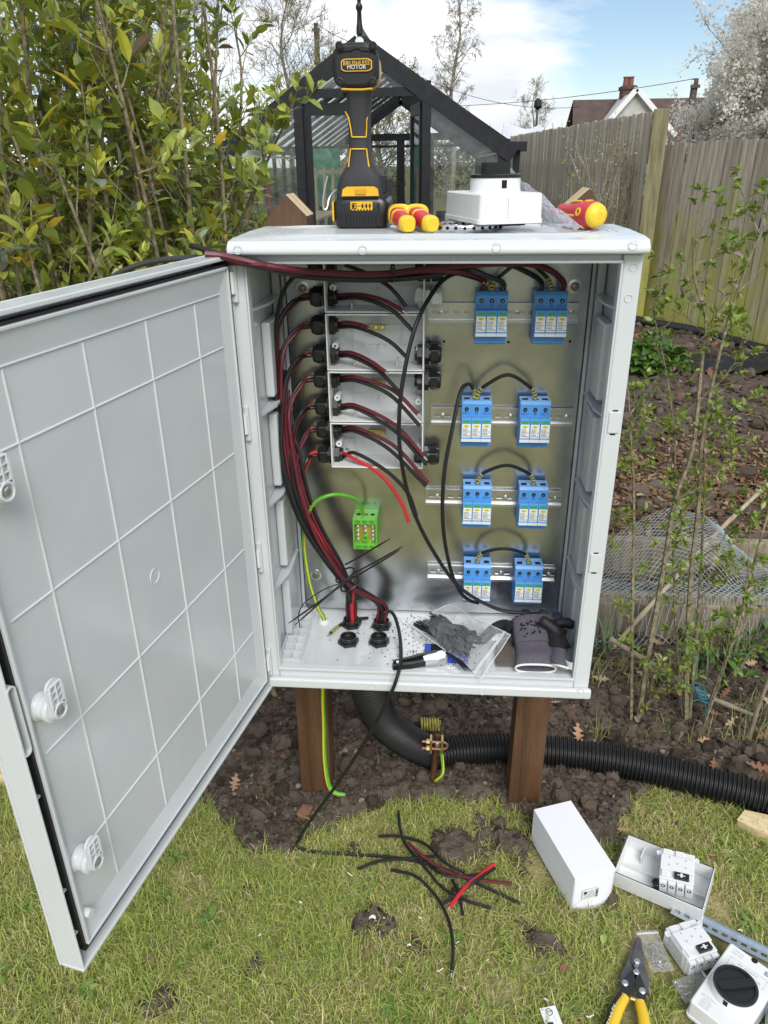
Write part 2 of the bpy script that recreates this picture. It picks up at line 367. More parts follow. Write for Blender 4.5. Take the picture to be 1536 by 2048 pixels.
def soil_cols(n, small=True):
    k = RS.rand(n, 1); base = np.array([[0.088, 0.068, 0.053]]) * (0.55 + 1.25 * k)
    g = (RS.rand(n) < 0.07) & small; base[g] = np.array([0.25, 0.225, 0.19]) * (0.6 + 0.8 * RS.rand(g.sum(), 1))
    r = RS.rand(n) < 0.03; base[r] = np.array([0.24, 0.13, 0.09]); return base
P, S = scatter_soil(1800, -0.75, 1.35, 0.10, 1.3, 0.006, 0.026, 4.4); link('soil_clods', lumps('soil_clods', P, S, soil_cols(len(P), S < 0.011), M_clod, I2), kind='stuff', label='dark crumbly soil clods lying over the dug bed around the posts')
P, S = scatter_soil(18000, -0.75, 1.35, -0.28, 1.3, 0.0018, 0.008, 2.2, 0.03); link('soil_crumbs', lumps('soil_crumbs', P, S, soil_cols(len(P)), M_clod, I1), kind='stuff', label='fine brown soil crumbs and grit between the clods')
P, S = scatter_soil(5600, -0.3, 4.0, 1.3, 7.2, 0.010, 0.050, 3.4); link('garden_bed_clods', lumps('garden_bed_clods', P, S, soil_cols(len(P), S < 0.014), M_clod, I2), kind='stuff', label='lumpy dug soil of the vegetable bed reaching back to the fence')

# wood chips behind the raised bed
def chips(n, fx, smin, smax, pal):
    bv = np.array([(x, y, z) for z in (-.5, .5) for y in (-.5, .5) for x in (-.5, .5)]); bf = np.array([(0, 2, 3, 1), (4, 5, 7, 6), (0, 1, 5, 4), (1, 3, 7, 5), (3, 2, 6, 7), (2, 0, 4, 6)])
    V = []; C_ = []
    for i in range(n):
        x, y = fx(); s_ = random.uniform(smin, smax)
        m = Matrix.Translation((x, y, max(soil_z(x, y), 0) + 0.006 + random.random() * 0.012)) @ Matrix.Rotation(random.random() * 6.28, 4, 'Z') @ Matrix.Rotation(random.gauss(0, 0.35), 4, 'X') @ Matrix.Rotation(random.gauss(0, 0.35), 4, 'Y')
        sc = (s_, s_ * random.uniform(0.2, 0.5), s_ * 0.12)
        V += [m @ Vector((q[0] * sc[0], q[1] * sc[1], q[2] * sc[2])) for q in bv]; c = Vector(random.choice(pal)) * random.uniform(0.6, 1.25); C_ += [tuple(c)] * 8
    F = (bf[None] + (np.arange(n) * 8)[:, None, None]).reshape(-1, 4)
    return np.array(V), F, np.array(C_)
def chip_xy():
    while True:
        x = random.uniform(0.55, 2.3); y = random.gauss(2.45, 0.42)
        if y > 1.62: return x, y
v_, f_, c_ = chips(5200, chip_xy, 0.012, 0.045, [(0.22, 0.13, 0.07), (0.32, 0.20, 0.11), (0.15, 0.085, 0.05), (0.38, 0.28, 0.18)])
link('wood_chips', np_mesh('wood_chips', v_, f_, M_clod, c_), kind='stuff', label='reddish brown wood chips strewn behind the raised bed plank')
def bark_xy():
    while True:
        x = random.uniform(0.4, 3.6); y = random.uniform(0.45, 6.5)
        if soil_depth(x, y) > 0.03: return x, y
v_, f_, c_ = chips(1500, bark_xy, 0.008, 0.03, [(0.30, 0.24, 0.16), (0.2, 0.14, 0.09), (0.42, 0.38, 0.32), (0.26, 0.12, 0.07)])
link('bed_litter', np_mesh('bed_litter', v_, f_, M_clod, c_), kind='stuff', label='bits of bark, straw and stone littering the soil')

# grass blades
def blades(name, X, Y, Z, Ln, Wd, lean, cols):
    n = len(X); a = RS.rand(n) * 6.283; dx, dy = np.cos(a), np.sin(a); px_, py_ = -dy, dx
    tw = RS.randn(n) * 0.5; px_, py_ = px_ * np.cos(tw) - py_ * np.sin(tw), px_ * np.sin(tw) + py_ * np.cos(tw)
    h1 = Ln * np.cos(lean * 0.5) * 0.5; o1 = Ln * np.sin(lean * 0.5) * 0.5
    h2 = h1 + Ln * 0.5 * np.cos(np.minimum(lean * 1.5, 2.0)); o2 = o1 + Ln * 0.5 * np.sin(np.minimum(lean * 1.5, 2.0)); h2 = np.maximum(h2, 0.004)
    V = np.zeros((n, 5, 3))
    for i, (o, h, w_) in enumerate(((0, 0, 1), (0, 0, -1), (o1, h1, 0.85), (o1, h1, -0.85), (o2, h2, 0))):
        V[:, i, 0] = X + dx * o + px_ * Wd * w_ / 2; V[:, i, 1] = Y + dy * o + py_ * Wd * w_ / 2; V[:, i, 2] = Z + h
    F = np.array([(0, 1, 3), (0, 3, 2), (2, 3, 4)])[None] + (np.arange(n) * 5)[:, None, None]
    return np_mesh(name, V.reshape(-1, 3), F.reshape(-1, 3), vcol_mat('grass_blade', 0.5, 0.35, 0.25), np.repeat(cols, 5, 0))
PRESS = []      # things that lie on the lawn press the grass down: (x0, y0, x1, y1, radius)
PRESS += [(.447, -.085, .415, -.175, .030), (.415, -.175, .372, -.28, .035), (.475, -.145, .475, -.07, .028), (.52, -.19, .55, -.165, .03), (.535, -.012, .86, -.205, .024), (.50, .06, .60, .0, .07), (.55, -.12, .56, -.09, .05), (.53, -.27, .66, -.13, .055), (.28, .09, .37, .06, .06)]
def pressed(x, y):
    for x0, y0, x1, y1, r in PRESS:
        dx, dy = x1 - x0, y1 - y0; t = max(0, min(1, ((x - x0) * dx + (y - y0) * dy) / (dx * dx + dy * dy)))
        if (x - x0 - t * dx) ** 2 + (y - y0 - t * dy) ** 2 < r * r: return True
    return False
def grass_field(n, x0, x1, y0, y1):
    X = RS.uniform(x0, x1, n * 2); Y = RS.uniform(y0, y1, n * 2); keep = []; hue = []; tuft = []
    for x, y in zip(X, Y):
        d = soil_depth(x, y)
        g = 0.5 + 0.5 * wob(x, y, 4.2, 11) + 0.35 * wob(x, y, 13, 17)
        bare = wob(x, y, 6.5, 31) + 0.6 * wob(x, y, 21, 37)
        p = 1.0 if d < -0.008 else (0.5 if d < 0.012 else (0.12 if d < 0.04 else 0.015))
        if bare > 0.55: p *= 0.3
        pr_ = pressed(x, y)
        if pr_: p *= 0.5
        keep.append(random.random() < p); hue.append(g); tuft.append(0.22 if pr_ else 1.0 + 0.6 * max(0, wob(x, y, 17, 41)))
    k = np.where(np.array(keep))[0][:n]; X, Y, g, t = X[k], Y[k], np.array(hue)[k], np.array(tuft)[k]; m = len(X)
    straw = RS.rand(m) < np.clip(0.52 - 0.55 * g, 0.05, 0.66)
    u = RS.rand(m, 1)
    col = np.array([[0.21, 0.30, 0.055]]) * (1 - u) + np.array([[0.52, 0.58, 0.16]]) * u
    col[straw] = (np.array([[0.72, 0.61, 0.34]]) * (0.55 + 0.6 * RS.rand(straw.sum(), 1)))
    Ln = (0.014 + 0.040 * RS.rand(m) ** 1.6) * t; lean = np.abs(RS.normal(0.95, 0.42, m)); lean[straw] = np.minimum(lean[straw] + 0.5, 1.45)
    Z = np.array([lawn_z(x, y) - 0.002 for x, y in zip(X, Y)])
    return X, Y, Z, Ln, RS.uniform(0.0011, 0.0025, m), lean, col
M1 = grass_field(150000, -1.5, 1.35, -0.45, 0.62)
link('lawn_grass', blades('lawn_grass', *M1), kind='stuff', label='short worn lawn grass with straw coloured patches in front of the cabinet')
nw = 110; wx = RS.uniform(-1.2, 1.2, nw); wy = RS.uniform(-0.4, 0.3, nw); LPw, LDw, LNw, LLw = [], [], [], []
for x, y in zip(wx, wy):
    if soil_depth(x, y) > -0.02 or pressed(x, y): continue
    r = random.uniform(0.010, 0.026); m_ = random.randint(5, 9)
    for j in range(m_):
        a = 6.28 * j / m_ + random.random(); LPw.append((x + 0.003 * cos(a), y + 0.003 * sin(a), 0.012)); LDw.append((cos(a), sin(a), random.uniform(0.15, 0.7))); LNw.append((random.gauss(0, .2), random.gauss(0, .2), 1)); LLw.append(r * random.uniform(.8, 1.3))
LPw, LDw, LNw, LLw = map(np.array, (LPw, LDw, LNw, LLw)); kw = RS.rand(len(LLw), 1)
WEEDS = (LPw, LDw, LNw, LLw, np.array([[0.10, 0.19, 0.035]]) * (1 - kw) + np.array([[0.26, 0.36, 0.09]]) * kw)
M2 = grass_field(22000, -2.4, 2.4, -1.6, -0.45)
link('nearer_lawn_grass', blades('nearer_lawn_grass', *M2), kind='stuff', label='lawn grass towards the viewer')
n = 2600; xs = RS.uniform(0.45, 1.5, n); ys = RS.uniform(0.5, 1.1, n); kk = np.array([wob(x, y, 5, 51) > 0.12 for x, y in zip(xs, ys)]); xs, ys = xs[kk], ys[kk]; n = len(xs)
u = RS.rand(n, 1); wc = np.array([[0.16, 0.22, 0.05]]) * (1 - u) + np.array([[0.45, 0.42, 0.18]]) * u
link('weedy_grass', blades('weedy_grass', xs, ys, np.array([soil_z(x, y) for x, y in zip(xs, ys)]), RS.uniform(0.03, 0.10, n), RS.uniform(0.0015, 0.003, n), np.abs(RS.normal(0.5, 0.4, n)), wc), kind='stuff', label='sparse weedy grass around the foot of the saplings')

# ============================================================ leaves, shrubs, trees
def leaf_arrays(P, D, Nn, Ln, Wd, fold=0.25, curl=0.15):
    """folded pointed leaves: base P, direction D, face normal Nn -> verts (n,8,3)"""
    n = len(P); D = D / np.linalg.norm(D, axis=1, keepdims=True); Sx = np.cross(Nn, D); Sx /= np.linalg.norm(Sx, axis=1, keepdims=True) + 1e-9; Nn = np.cross(D, Sx)
    L_ = Ln[:, None]; W_ = Wd[:, None]; c = (np.ones(n) * curl)[:, None] if np.isscalar(curl) else curl[:, None]
    V = np.zeros((n, 8, 3))
    V[:, 0] = P
    for i, (t, wd_) in enumerate(((0.33, 0.95), (0.68, 0.85))):
        mid = P + D * L_ * t + Nn * (-c * L_ * t * t)
        V[:, 1 + i * 3] = mid; V[:, 2 + i * 3] = mid + Sx * W_ * 0.5 * wd_ + Nn * W_ * fold * wd_; V[:, 3 + i * 3] = mid - Sx * W_ * 0.5 * wd_ + Nn * W_ * fold * wd_
    V[:, 7] = P + D * L_ + Nn * (-c * L_)
    return V
LF = np.array([(0, 1, 2), (0, 3, 1), (1, 4, 5), (1, 5, 2), (1, 3, 6), (1, 6, 4), (4, 7, 5), (4, 6, 7)])
M_leaf = vcol_mat('privet_leaf', 0.32, 0.5, 0.25)
def leaf_mesh(name, V, cols, material=None):
    n = len(V); F = (LF[None] + (np.arange(n) * 8)[:, None, None]).reshape(-1, 3)
    return np_mesh(name, V.reshape(-1, 3), F, material or M_leaf, np.repeat(cols, 8, 0), smooth=False)
def flake_mesh(name, V, cols, material):
    """tiny far petals and buds: four corners each"""
    n = len(V); Q = V[:, [0, 2, 7, 3]]; F = (np.array([(0, 1, 2, 3)])[None] + (np.arange(n) * 4)[:, None, None]).reshape(-1, 4)
    return np_mesh(name, Q.reshape(-1, 3), F, material, np.repeat(cols, 4, 0))
def rand_unit(n):
    v = RS.randn(n, 3); return v / np.linalg.norm(v, axis=1, keepdims=True)
def in_view(Pn, pad=20):
    d = np.asarray(Pn) - np.array(CAM); z = d @ np.array(FWD); x = 768 + FPX * (d @ np.array(RT)) / z; y = 1024 - FPX * (d @ np.array(UP)) / z
    return (z > 0.1) & (x > -pad) & (x < 1536 + pad) & (y > -pad) & (y < 2048 + pad), z
M_bark = mat('privet_bark', (0.19, 0.16, 0.095), 0.85, var=0.4, scale=60, bump=0.4, col2=(0.34, 0.29, 0.18))
M_bark2 = mat('grey_bark', (0.20, 0.17, 0.13), 0.9, var=0.3, scale=8, col2=(0.34, 0.30, 0.24))

link('lawn_weeds', leaf_mesh('lawn_weeds', leaf_arrays(WEEDS[0], WEEDS[1], WEEDS[2], WEEDS[3], WEEDS[3] * 0.55, 0.1, 0.3), WEEDS[4]), kind='stuff', label='small broad leaved weeds dotted through the lawn grass')
def split_leaves(root, V, cols, npick, parent_name='foliage'):
    """the leaves that show largest become leaves of their own, the rest one mass"""
    cen = V.mean(1); ok, z = in_view(cen); score = np.where(ok, np.linalg.norm(V[:, 7] - V[:, 0], axis=1) / np.maximum(z, 0.1), 0); pick = np.argsort(-score)[:npick]
    rest = np.ones(len(V), bool); rest[pick] = False
    o = link(parent_name, leaf_mesh(parent_name, V[rest] - np.array(root.location), cols[rest]), root); o['kind'] = 'stuff'
    for i in pick:
        link('leaf', leaf_mesh('leaf', (V[i] - V[i][0])[None], cols[i][None]), root).location = Vector(V[i][0]) - root.location

def privet():
    root = thing('privet_shrub', (-1.15, 1.0, 0), 'big leafy green privet shrub with yellowing leaves behind the open cabinet door', 'shrub')
    st = MB(); LP, LD, LN, LL, LC = [], [], [], [], []
    def over(p):
        """beyond the shrub's right hand outline"""
        d_ = Vector(p) - CAM; z_ = d_.dot(FWD); x_ = 768 + FPX * d_.dot(RT) / z_; y_ = 1024 - FPX * d_.dot(UP) / z_
        return x_ > float(np.interp(y_, [0, 90, 180, 260, 420, 520], [470, 490, 535, 545, 545, 550])) + random.gauss(0, 14)
    def spray(p, d, ln, big, free=False):
        if not free and (over(p) or over(p + d.normalized() * ln * 0.8)): return
        """a shoot with leaves in opposite pairs"""
        k = int(ln / 0.026) + 2; d = d.normalized(); pts = []; ax = Vector(rand_unit(1)[0])
        q = p.copy(); dd = d.copy()
        for i in range(k):
            pts.append(q.copy()); dd = (dd + Vector((0, 0, 0.05)) + Vector(rand_unit(1)[0]) * 0.08).normalized(); q = q + dd * (ln / k)
            s_ = dd.cross(ax).normalized(); ax = s_ if i % 2 else s_.cross(dd)
            if random.random() < 0.12 + 0.5 * (i < 2): continue
            for sg in (-1, 1):
                if random.random() < 0.12: continue
                out = (s_ * sg + dd * random.uniform(0.45, 1.1) + Vector(rand_unit(1)[0]) * 0.3).normalized()
                LP.append(q); LD.append(out); LN.append((dd + Vector((0, 0, 0.8)) - out * 0.2 + Vector(rand_unit(1)[0]) * 0.45).normalized())
                LL.append(random.uniform(0.029, 0.058) * big * (0.7 + 0.3 * sin(pi * min(1, (i + 1) / k)))); LC.append(random.random())
        pts.append(q); st.tube(pts, [0.0018 - 0.001 * i / k for i in range(len(pts))], 4, False)
        for j in range(2):
            LP.append(q); LD.append((dd + Vector(rand_unit(1)[0]) * 0.5).normalized()); LN.append(Vector(rand_unit(1)[0])); LL.append(0.024 * big); LC.append(random.random())
    for i in range(150):
        if i < 78: bx = random.uniform(-1.45, -0.50); by = random.uniform(0.62, 1.15)
        else: bx = random.uniform(-2.6, -0.66); by = random.uniform(0.9, 2.1)
        h = random.uniform(1.5, 2.35); lx = random.gauss(0, 0.20) - 0.05; ly = random.gauss(0, 0.18)
        if bx > -0.85: lx = random.gauss(-0.06, 0.06); h *= random.uniform(0.72, 0.98)
        pts = []; k = 9
        for j in range(k + 1):
            t = j / k; pts.append(Vector((bx + lx * t * h + 0.04 * sin(5 * t + i), by + ly * t * h + 0.04 * cos(4 * t + 2 * i), h * t)))
        pts = spline(pts, 2); cut = [j for j in range(6, len(pts)) if over(pts[j])]; pts = pts[:cut[0]] if cut else pts; m = len(pts); st.tube(pts, [0.0085 * (1 - 0.8 * j / m) + 0.0012 for j in range(m)], 5, False)
        for j in range(3, m):
            t = j / m
            for r in range((3 if t < 0.72 else 2) if t > 0.3 else 1):
                if random.random() < 0.30: continue
                a = random.random() * 6.28; d = Vector((cos(a), sin(a), random.uniform(0.3, 1.2)))
                spray(pts[j] + Vector((0, 0, random.uniform(-.04, .04))), d, random.uniform(0.08, 0.24), random.uniform(0.75, 1.25))
        spray(pts[-1], pts[-1] - pts[-2], 0.16, 1.1)
    NMAIN = len(LP)
    # the long shoots that stand in front of the greenhouse
    for pp in (((470, 470, 1.0), (500, 400, 0.98), (545, 300, 0.95), (580, 225, 0.92)), ((490, 455, 0.9), (505, 400, 0.88), (520, 350, 0.86), (535, 300, 0.84)), ((470, 420, 1.1), (478, 300, 1.1), (483, 150, 1.1), (470, 60, 1.1)), ((300, 420, 0.8), (230, 250, 0.75), (130, 60, 0.7), (95, -40, 0.68)), ((280, 330, 0.85), (245, 230, 0.83), (225, 50, 0.8), (220, -60, 0.8))):
        pts = spline(P3(*pp), 6); m = len(pts); st.tube(pts, [0.0055 * (1 - 0.6 * j / m) for j in range(m)], 5, False)
        for j in range(2, m, 2):
            if random.random() < 0.85: spray(pts[j], pts[j] - pts[j - 1] + Vector(rand_unit(1)[0]) * 0.02, random.uniform(0.06, 0.13), 1.15, True)
        spray(pts[-1], pts[-1] - pts[-2], 0.07, 1.3, True)
    LP_, LD_, LN_ = (np.array([tuple(q) for q in a]) for a in (LP, LD, LN)); LL_ = np.array(LL); u = np.array(LC)
    dcam = LP_ - np.array(CAM); zc_ = dcam @ np.array(FWD); sx_ = 768 + FPX * (dcam @ np.array(RT)) / zc_; sy_ = 1024 - FPX * (dcam @ np.array(UP)) / zc_; nl = np.arange(len(LP_)) >= NMAIN
    ok = (LP_[:, 2] > 0.15 + 0.5 * RS.rand(len(LP_))) & (nl | (sx_ < np.interp(sy_, [0, 90, 180, 260, 420, 520], [480, 500, 545, 555, 555, 560]) + 25 * RS.randn(len(LP_)))); LP_, LD_, LN_, LL_, u = LP_[ok], LD_[ok], LN_[ok], LL_[ok], u[ok]; n = len(u)
    k = RS.rand(n, 1)
    col = np.array([[0.16, 0.23, 0.048]]) * (1 - k) + np.array([[0.42, 0.47, 0.075]]) * k
    y_ = u < 0.17; col[y_] = np.array([[0.42, 0.42, 0.045]]) * (0.7 + 0.5 * RS.rand(y_.sum(), 1))
    y_ = u < 0.024; col[y_] = np.array([[0.70, 0.50, 0.05]]) * (0.7 + 0.5 * RS.rand(y_.sum(), 1))
    y_ = u > 0.93; col[y_] = np.array([[0.26, 0.31, 0.24]]) * (0.7 + 0.5 * RS.rand(y_.sum(), 1))
    y_ = u > 0.985; col[y_] = np.array([[0.30, 0.20, 0.16]])
    V = leaf_arrays(LP_, LD_, LN_, LL_, LL_ * RS.uniform(0.40, 0.52, n), 0.16, RS.uniform(0.0, 0.35, n))
    part('stems', st, M_bark, root)
    split_leaves(root, V, col, 300)
    return n
NPRIV = privet()

def sapling(name, base, stems, label, seed, npick):
    random.seed(seed); root = thing(name, base, label, 'sapling', 'young privet saplings right of the cabinet')
    st = MB(); LP, LD, LN, LL = [], [], [], []
    def cluster(p, d, s_):
        for i in range(random.randint(5, 9)):
            o = (Vector(d).normalized() * 0.7 + Vector(rand_unit(1)[0])).normalized()
            LP.append(Vector(p) + Vector(rand_unit(1)[0]) * 0.004); LD.append(o); LN.append(Vector(rand_unit(1)[0]) * 0.6 + Vector((0, 0, 1)) + Vector(d) * 0.2); LL.append(random.uniform(0.011, 0.023) * s_)
    def twig(p, d, ln, r, lev):
        k = 5; pts = [Vector(p)]; dd = Vector(d).normalized()
        for i in range(k):
            dd = (dd + Vector((0, 0, 0.10)) + Vector(rand_unit(1)[0]) * 0.13).normalized(); pts.append(pts[-1] + dd * ln / k)
        st.tube(pts, [r * (1 - 0.75 * i / k) for i in range(k + 1)], 4, False); cluster(pts[-1], dd, 1.15)
        for i in range(1, k):
            if random.random() < 0.16: cluster(pts[i], rand_unit(1)[0], 0.85)
            if lev and random.random() < 0.36: twig(pts[i], dd + Vector(rand_unit(1)[0]) * 0.9, ln * 0.55, r * 0.6, lev - 1)
    for px, r in stems:
        pts = spline(P3(*px), 5); m = len(pts); st.tube(pts, [r * 0.8 * (1 - 0.72 * j / m) for j in range(m)], 6, False)
        for j in range(3, m):
            if random.random() < 0.54:
                a = random.random() * 6.28; twig(pts[j], Vector((cos(a), 0.7 * sin(a), random.uniform(0.3, 1.3))), random.uniform(0.04, 0.17), 0.0016, 1)
            if random.random() < 0.22: cluster(pts[j], rand_unit(1)[0], 0.9)
        twig(pts[-1], pts[-1] - pts[-2], 0.10, 0.0018, 1)
    part('stems', st, M_bark, root)
    n = len(LP); A = [np.array([tuple(q) for q in a]) for a in (LP, LD, LN)]; LL_ = np.array(LL); k = RS.rand(n, 1)
    col = np.array([[0.12, 0.19, 0.03]]) * (1 - k) + np.array([[0.28, 0.36, 0.06]]) * k; br = RS.rand(n) < 0.04; col[br] = (0.36, 0.26, 0.24)
    split_leaves(root, leaf_arrays(*A, LL_, LL_ * RS.uniform(0.42, 0.6, n), 0.18, 0.1), col, npick)
sapling('privet_sapling', onZ(1268, 1452), [(((1262, 1452, .60), (1265, 1200, .62), (1268, 1000, .64), (1262, 880, .66), (1258, 800, .68)), 0.0062), (((1274, 1452, .60), (1300, 1290, .60), (1328, 1130, .60), (1350, 1000, .60), (1385, 900, .60), (1402, 740, .60), (1412, 640, .60), (1390, 560, .60), (1386, 480, .60)), 0.0092), (((1272, 1440, .60), (1300, 1400, .58), (1350, 1340, .55)), 0.004)],
        'two stemmed privet sapling closest to the right side of the cabinet', 21, 130)
sapling('privet_sapling', onZ(1374, 1452), [(((1372, 1452, .61), (1374, 1300, .62), (1382, 1150, .63), (1398, 1000, .64), (1402, 900, .64), (1422, 780, .64), (1452, 660, .64), (1490, 540, .64), (1520, 470, .64)), 0.0088), (((1366, 1440, .62), (1352, 1250, .66), (1346, 1050, .70), (1350, 900, .72), (1335, 760, .74), (1310, 640, .76)), 0.0058), (((1378, 1450, .62), (1398, 1200, .70), (1408, 1000, .72), (1412, 850, .72), (1440, 700, .72)), 0.006)],
        'middle privet sapling with several straight whips tied with blue twine', 22, 150)
sapling('privet_sapling', onZ(1402, 1462), [(((1400, 1462, .59), (1440, 1350, .60), (1478, 1250, .60), (1510, 1120, .60), (1540, 1010, .60), (1570, 880, .6)), 0.0075), (((1404, 1462, .58), (1450, 1330, .57), (1490, 1190, .57), (1500, 1060, .58)), 0.005)],
        'rightmost privet sapling leaning towards the right edge of the picture', 23, 90)
random.seed(99)
mb = MB()
for k in range(4):
    c = onY(1398 + k * 3, 1375 + 8 * k, 0.60); mb.tor(c, (0.25, 0.1 * k - 0.1, 1), 0.017, 0.0022, 16, 5)
mb.tube(spline([c, c + Vector((0.006, -0.012, -0.02)), c + Vector((0.002, -0.014, -0.045))], 5), 0.002, 5)
mb.tube(spline([c, c + Vector((-0.02, -0.012, 0.008)), c + Vector((-0.035, -0.012, 0.002))], 5), 0.002, 5)
solo('twine_tie', mb, mat('blue_twine', (0.02, 0.16, 0.2), 0.8, var=0.3, scale=200), 'blue green twine knotted round the middle sapling and a cane', 'twine')

def bare_tree(name, base, H, label, group, spread=0.5, n1=26, seed=1, droop=0.0, bloom=None, trunk_r=0.12, material=None, bloom_n=0, bloom_s=0.05, low=0.25, fine=4, tmin=0.007):
    random.seed(seed); root = thing(name, base, label, 'tree', group); tr = MB(); cr_ = MB(); BL = []
    base = Vector(base)
    def grow(p, d, ln, r, lev):
        k = 4; pts = [p]; dd = d.normalized()
        for i in range(k):
            dd = (dd + Vector((0, 0, 0.06 - droop * (lev < 2))) + Vector(rand_unit(1)[0]) * 0.16).normalized(); pts.append(pts[-1] + dd * ln / k)
        cr_.tube(pts, [r * (1 - 0.7 * i / k) for i in range(k + 1)], 3, False)
        if lev <= 1: BL.extend(pts[1:])
        if lev:
            for i in range(fine):
                t = random.uniform(0.2, 1); j = min(k - 1, int(t * k)); q = pts[j].lerp(pts[j + 1], t * k - j)
                grow(q, dd + Vector(rand_unit(1)[0]) * 0.95, ln * random.uniform(0.35, 0.62), max(r * 0.5, tmin), lev - 1)
    k = 8; pts = [base + Vector((0.03 * H * sin(i * 1.3 + seed) * i / k, 0.02 * H * cos(i + seed), H * 0.92 * i / k)) for i in range(k + 1)]
    tr.tube(pts, [trunk_r * (1 - 0.88 * i / k) for i in range(k + 1)], 7)
    for i in range(n1):
        t = low + (0.98 - low) * (i + random.random()) / n1; j = min(k - 1, int(t * k)); q = pts[j].lerp(pts[j + 1], t * k - j); a = random.random() * 6.28
        grow(q, Vector((cos(a), sin(a), random.uniform(0.3, 1.3))), H * spread * random.uniform(0.25, 0.5) * (1.25 - 0.75 * abs(t - 0.45)), trunk_r * 0.28 * (1.15 - t), 3)
    part('trunk', tr, material or M_bark2, root); part('crown', cr_, material or M_bark2, root)
    if bloom:
        q = np.array([tuple(BL[random.randrange(len(BL))]) for _ in range(bloom_n)]) + RS.randn(bloom_n, 3) * bloom_s * 0.9; q = q - np.array(base)
        nn = rand_unit(bloom_n); V = leaf_arrays(q, rand_unit(bloom_n), nn, RS.uniform(0.5, 1.2, bloom_n) * bloom_s, RS.uniform(0.4, 0.9, bloom_n) * bloom_s, 0.1, 0.2)
        k_ = RS.rand(bloom_n, 1); col = np.array([bloom[0]]) * (1 - k_) + np.array([bloom[1]]) * k_
        o = link(bloom[2], flake_mesh(bloom[2], V, col, vcol_mat('blossom_petal', 0.8, 0.1, 0.5) if bloom[2] == 'blossom' else vcol_mat('blossom_bud', 0.8, 0.1, 0.3)), root); o['kind'] = 'stuff'
    return root
bud = ((0.26, 0.23, 0.12), (0.44, 0.40, 0.22), 'buds')
def at(px, py, Y): q = onY(px, py, Y); return q
def ground_at(px, Y): return Vector((onY(px, 320, Y).x, Y, -0.05))
GT = 'bare trees on the skyline'
bare_tree('bare_tree', ground_at(585, 26), 6.8, 'bare budding tree on the skyline left of the greenhouse finial', GT, 0.62, 34, 3, bloom=bud, bloom_n=9000, bloom_s=0.04, fine=4)
bare_tree('bare_tree', ground_at(395, 24), 7.6, 'bare tree rising behind the privet shrub, half hidden by its leaves', GT, 0.6, 30, 4, bloom=bud, bloom_n=7000, bloom_s=0.04)
bare_tree('bare_tree', ground_at(140, 26), 8.6, 'bare tree at the far left seen through the top of the shrub', GT, 0.6, 30, 5, bloom=bud, bloom_n=6000, bloom_s=0.04)
bare_tree('birch_tree', ground_at(905, 34), 8.9, 'slender weeping birch standing alone right of the greenhouse roof', GT, 0.22, 44, 6, droop=0.32, bloom=bud, bloom_n=5000, bloom_s=0.04, trunk_r=0.13, low=0.3)
bare_tree('bare_tree', ground_at(1062, 46), 5.4, 'small bare tree between the greenhouse and the red roofed house', GT, 0.5, 26, 8, bloom=bud, bloom_n=4000, bloom_s=0.045)
bare_tree('bare_tree', ground_at(660, 18), 3.3, 'bushy bare tree seen through the greenhouse glass', GT, 0.75, 34, 9, bloom=((0.22, 0.23, 0.09), (0.40, 0.38, 0.17), 'buds'), bloom_n=9000, bloom_s=0.05, low=0.1)
bare_tree('bare_tree', ground_at(760, 19), 3.3, 'second bushy bare tree seen through the greenhouse doorway', GT, 0.75, 30, 10, bloom=((0.22, 0.23, 0.09), (0.38, 0.37, 0.17), 'buds'), bloom_n=8000, bloom_s=0.05, low=0.1)
white = ((0.74, 0.71, 0.62), (0.95, 0.94, 0.91), 'blossom')
bare_tree('blossom_tree', Vector((5.35, 11.4, -0.05)), 4.2, 'blackthorn in dense white blossom behind the fence at the right edge', 'blossoming trees', 0.72, 60, 12, bloom=white, bloom_n=105000, bloom_s=0.06, low=0.10, fine=4, tmin=0.005)
bare_tree('blossom_tree', Vector((4.55, 12.6, -0.05)), 2.75, 'lower blossoming bush left of the tall white blackthorn', 'blossoming trees', 0.62, 34, 13, bloom=white, bloom_n=32000, bloom_s=0.055, low=0.12, tmin=0.005)

def hedge(name, x0, x1, Y, h, d, label, seed, cols, n=5000, s_=0.16):
    random.seed(seed); root = thing(name, ((x0 + x1) / 2, Y, -0.05), label, 'hedge', 'far hedges')
    tr = MB()
    for i in range(14):
        x = random.uniform(x0, x1); tr.tube([(x, Y, -0.05), (x + random.gauss(0, .2), Y, h * 0.5), (x + random.gauss(0, .4), Y + random.gauss(0, .2), h * 0.95)], [0.04, 0.03, 0.01], 4, False)
    part('stems', tr, M_bark2, root)['kind'] = 'stuff'
    X = RS.uniform(x0, x1, n); top = np.array([h * (0.72 + 0.28 * noise.noise(Vector((x * 0.9, seed, 0))) + 0.16 * noise.noise(Vector((x * 3.1, seed, 5)))) for x in X])
    q = np.stack([X - (x0 + x1) / 2, RS.uniform(-d, d, n), np.sqrt(RS.rand(n)) * top], 1)
    k_ = RS.rand(n, 1); V = leaf_arrays(q, rand_unit(n), rand_unit(n), RS.uniform(.5, 1.2, n) * s_, RS.uniform(.4, .9, n) * s_, .1, .2)
    o = link('foliage', flake_mesh('foliage', V, np.array([cols[0]]) * (1 - k_) + np.array([cols[1]]) * k_, vcol_mat('blossom_bud')), root); o['kind'] = 'stuff'
hedge('hedge', -20, -1.2, 21, 1.9, 0.9, 'rough olive hedge behind the greenhouse and the shrub', 1, ((0.09, 0.10, 0.04), (0.26, 0.25, 0.11)), 15000, 0.2)
hedge('hedge', -1.2, 7.5, 40, 3.4, 0.9, 'hazy budding hedge between the greenhouse and the house', 2, ((0.12, 0.12, 0.06), (0.28, 0.27, 0.15)), 6000, 0.22)
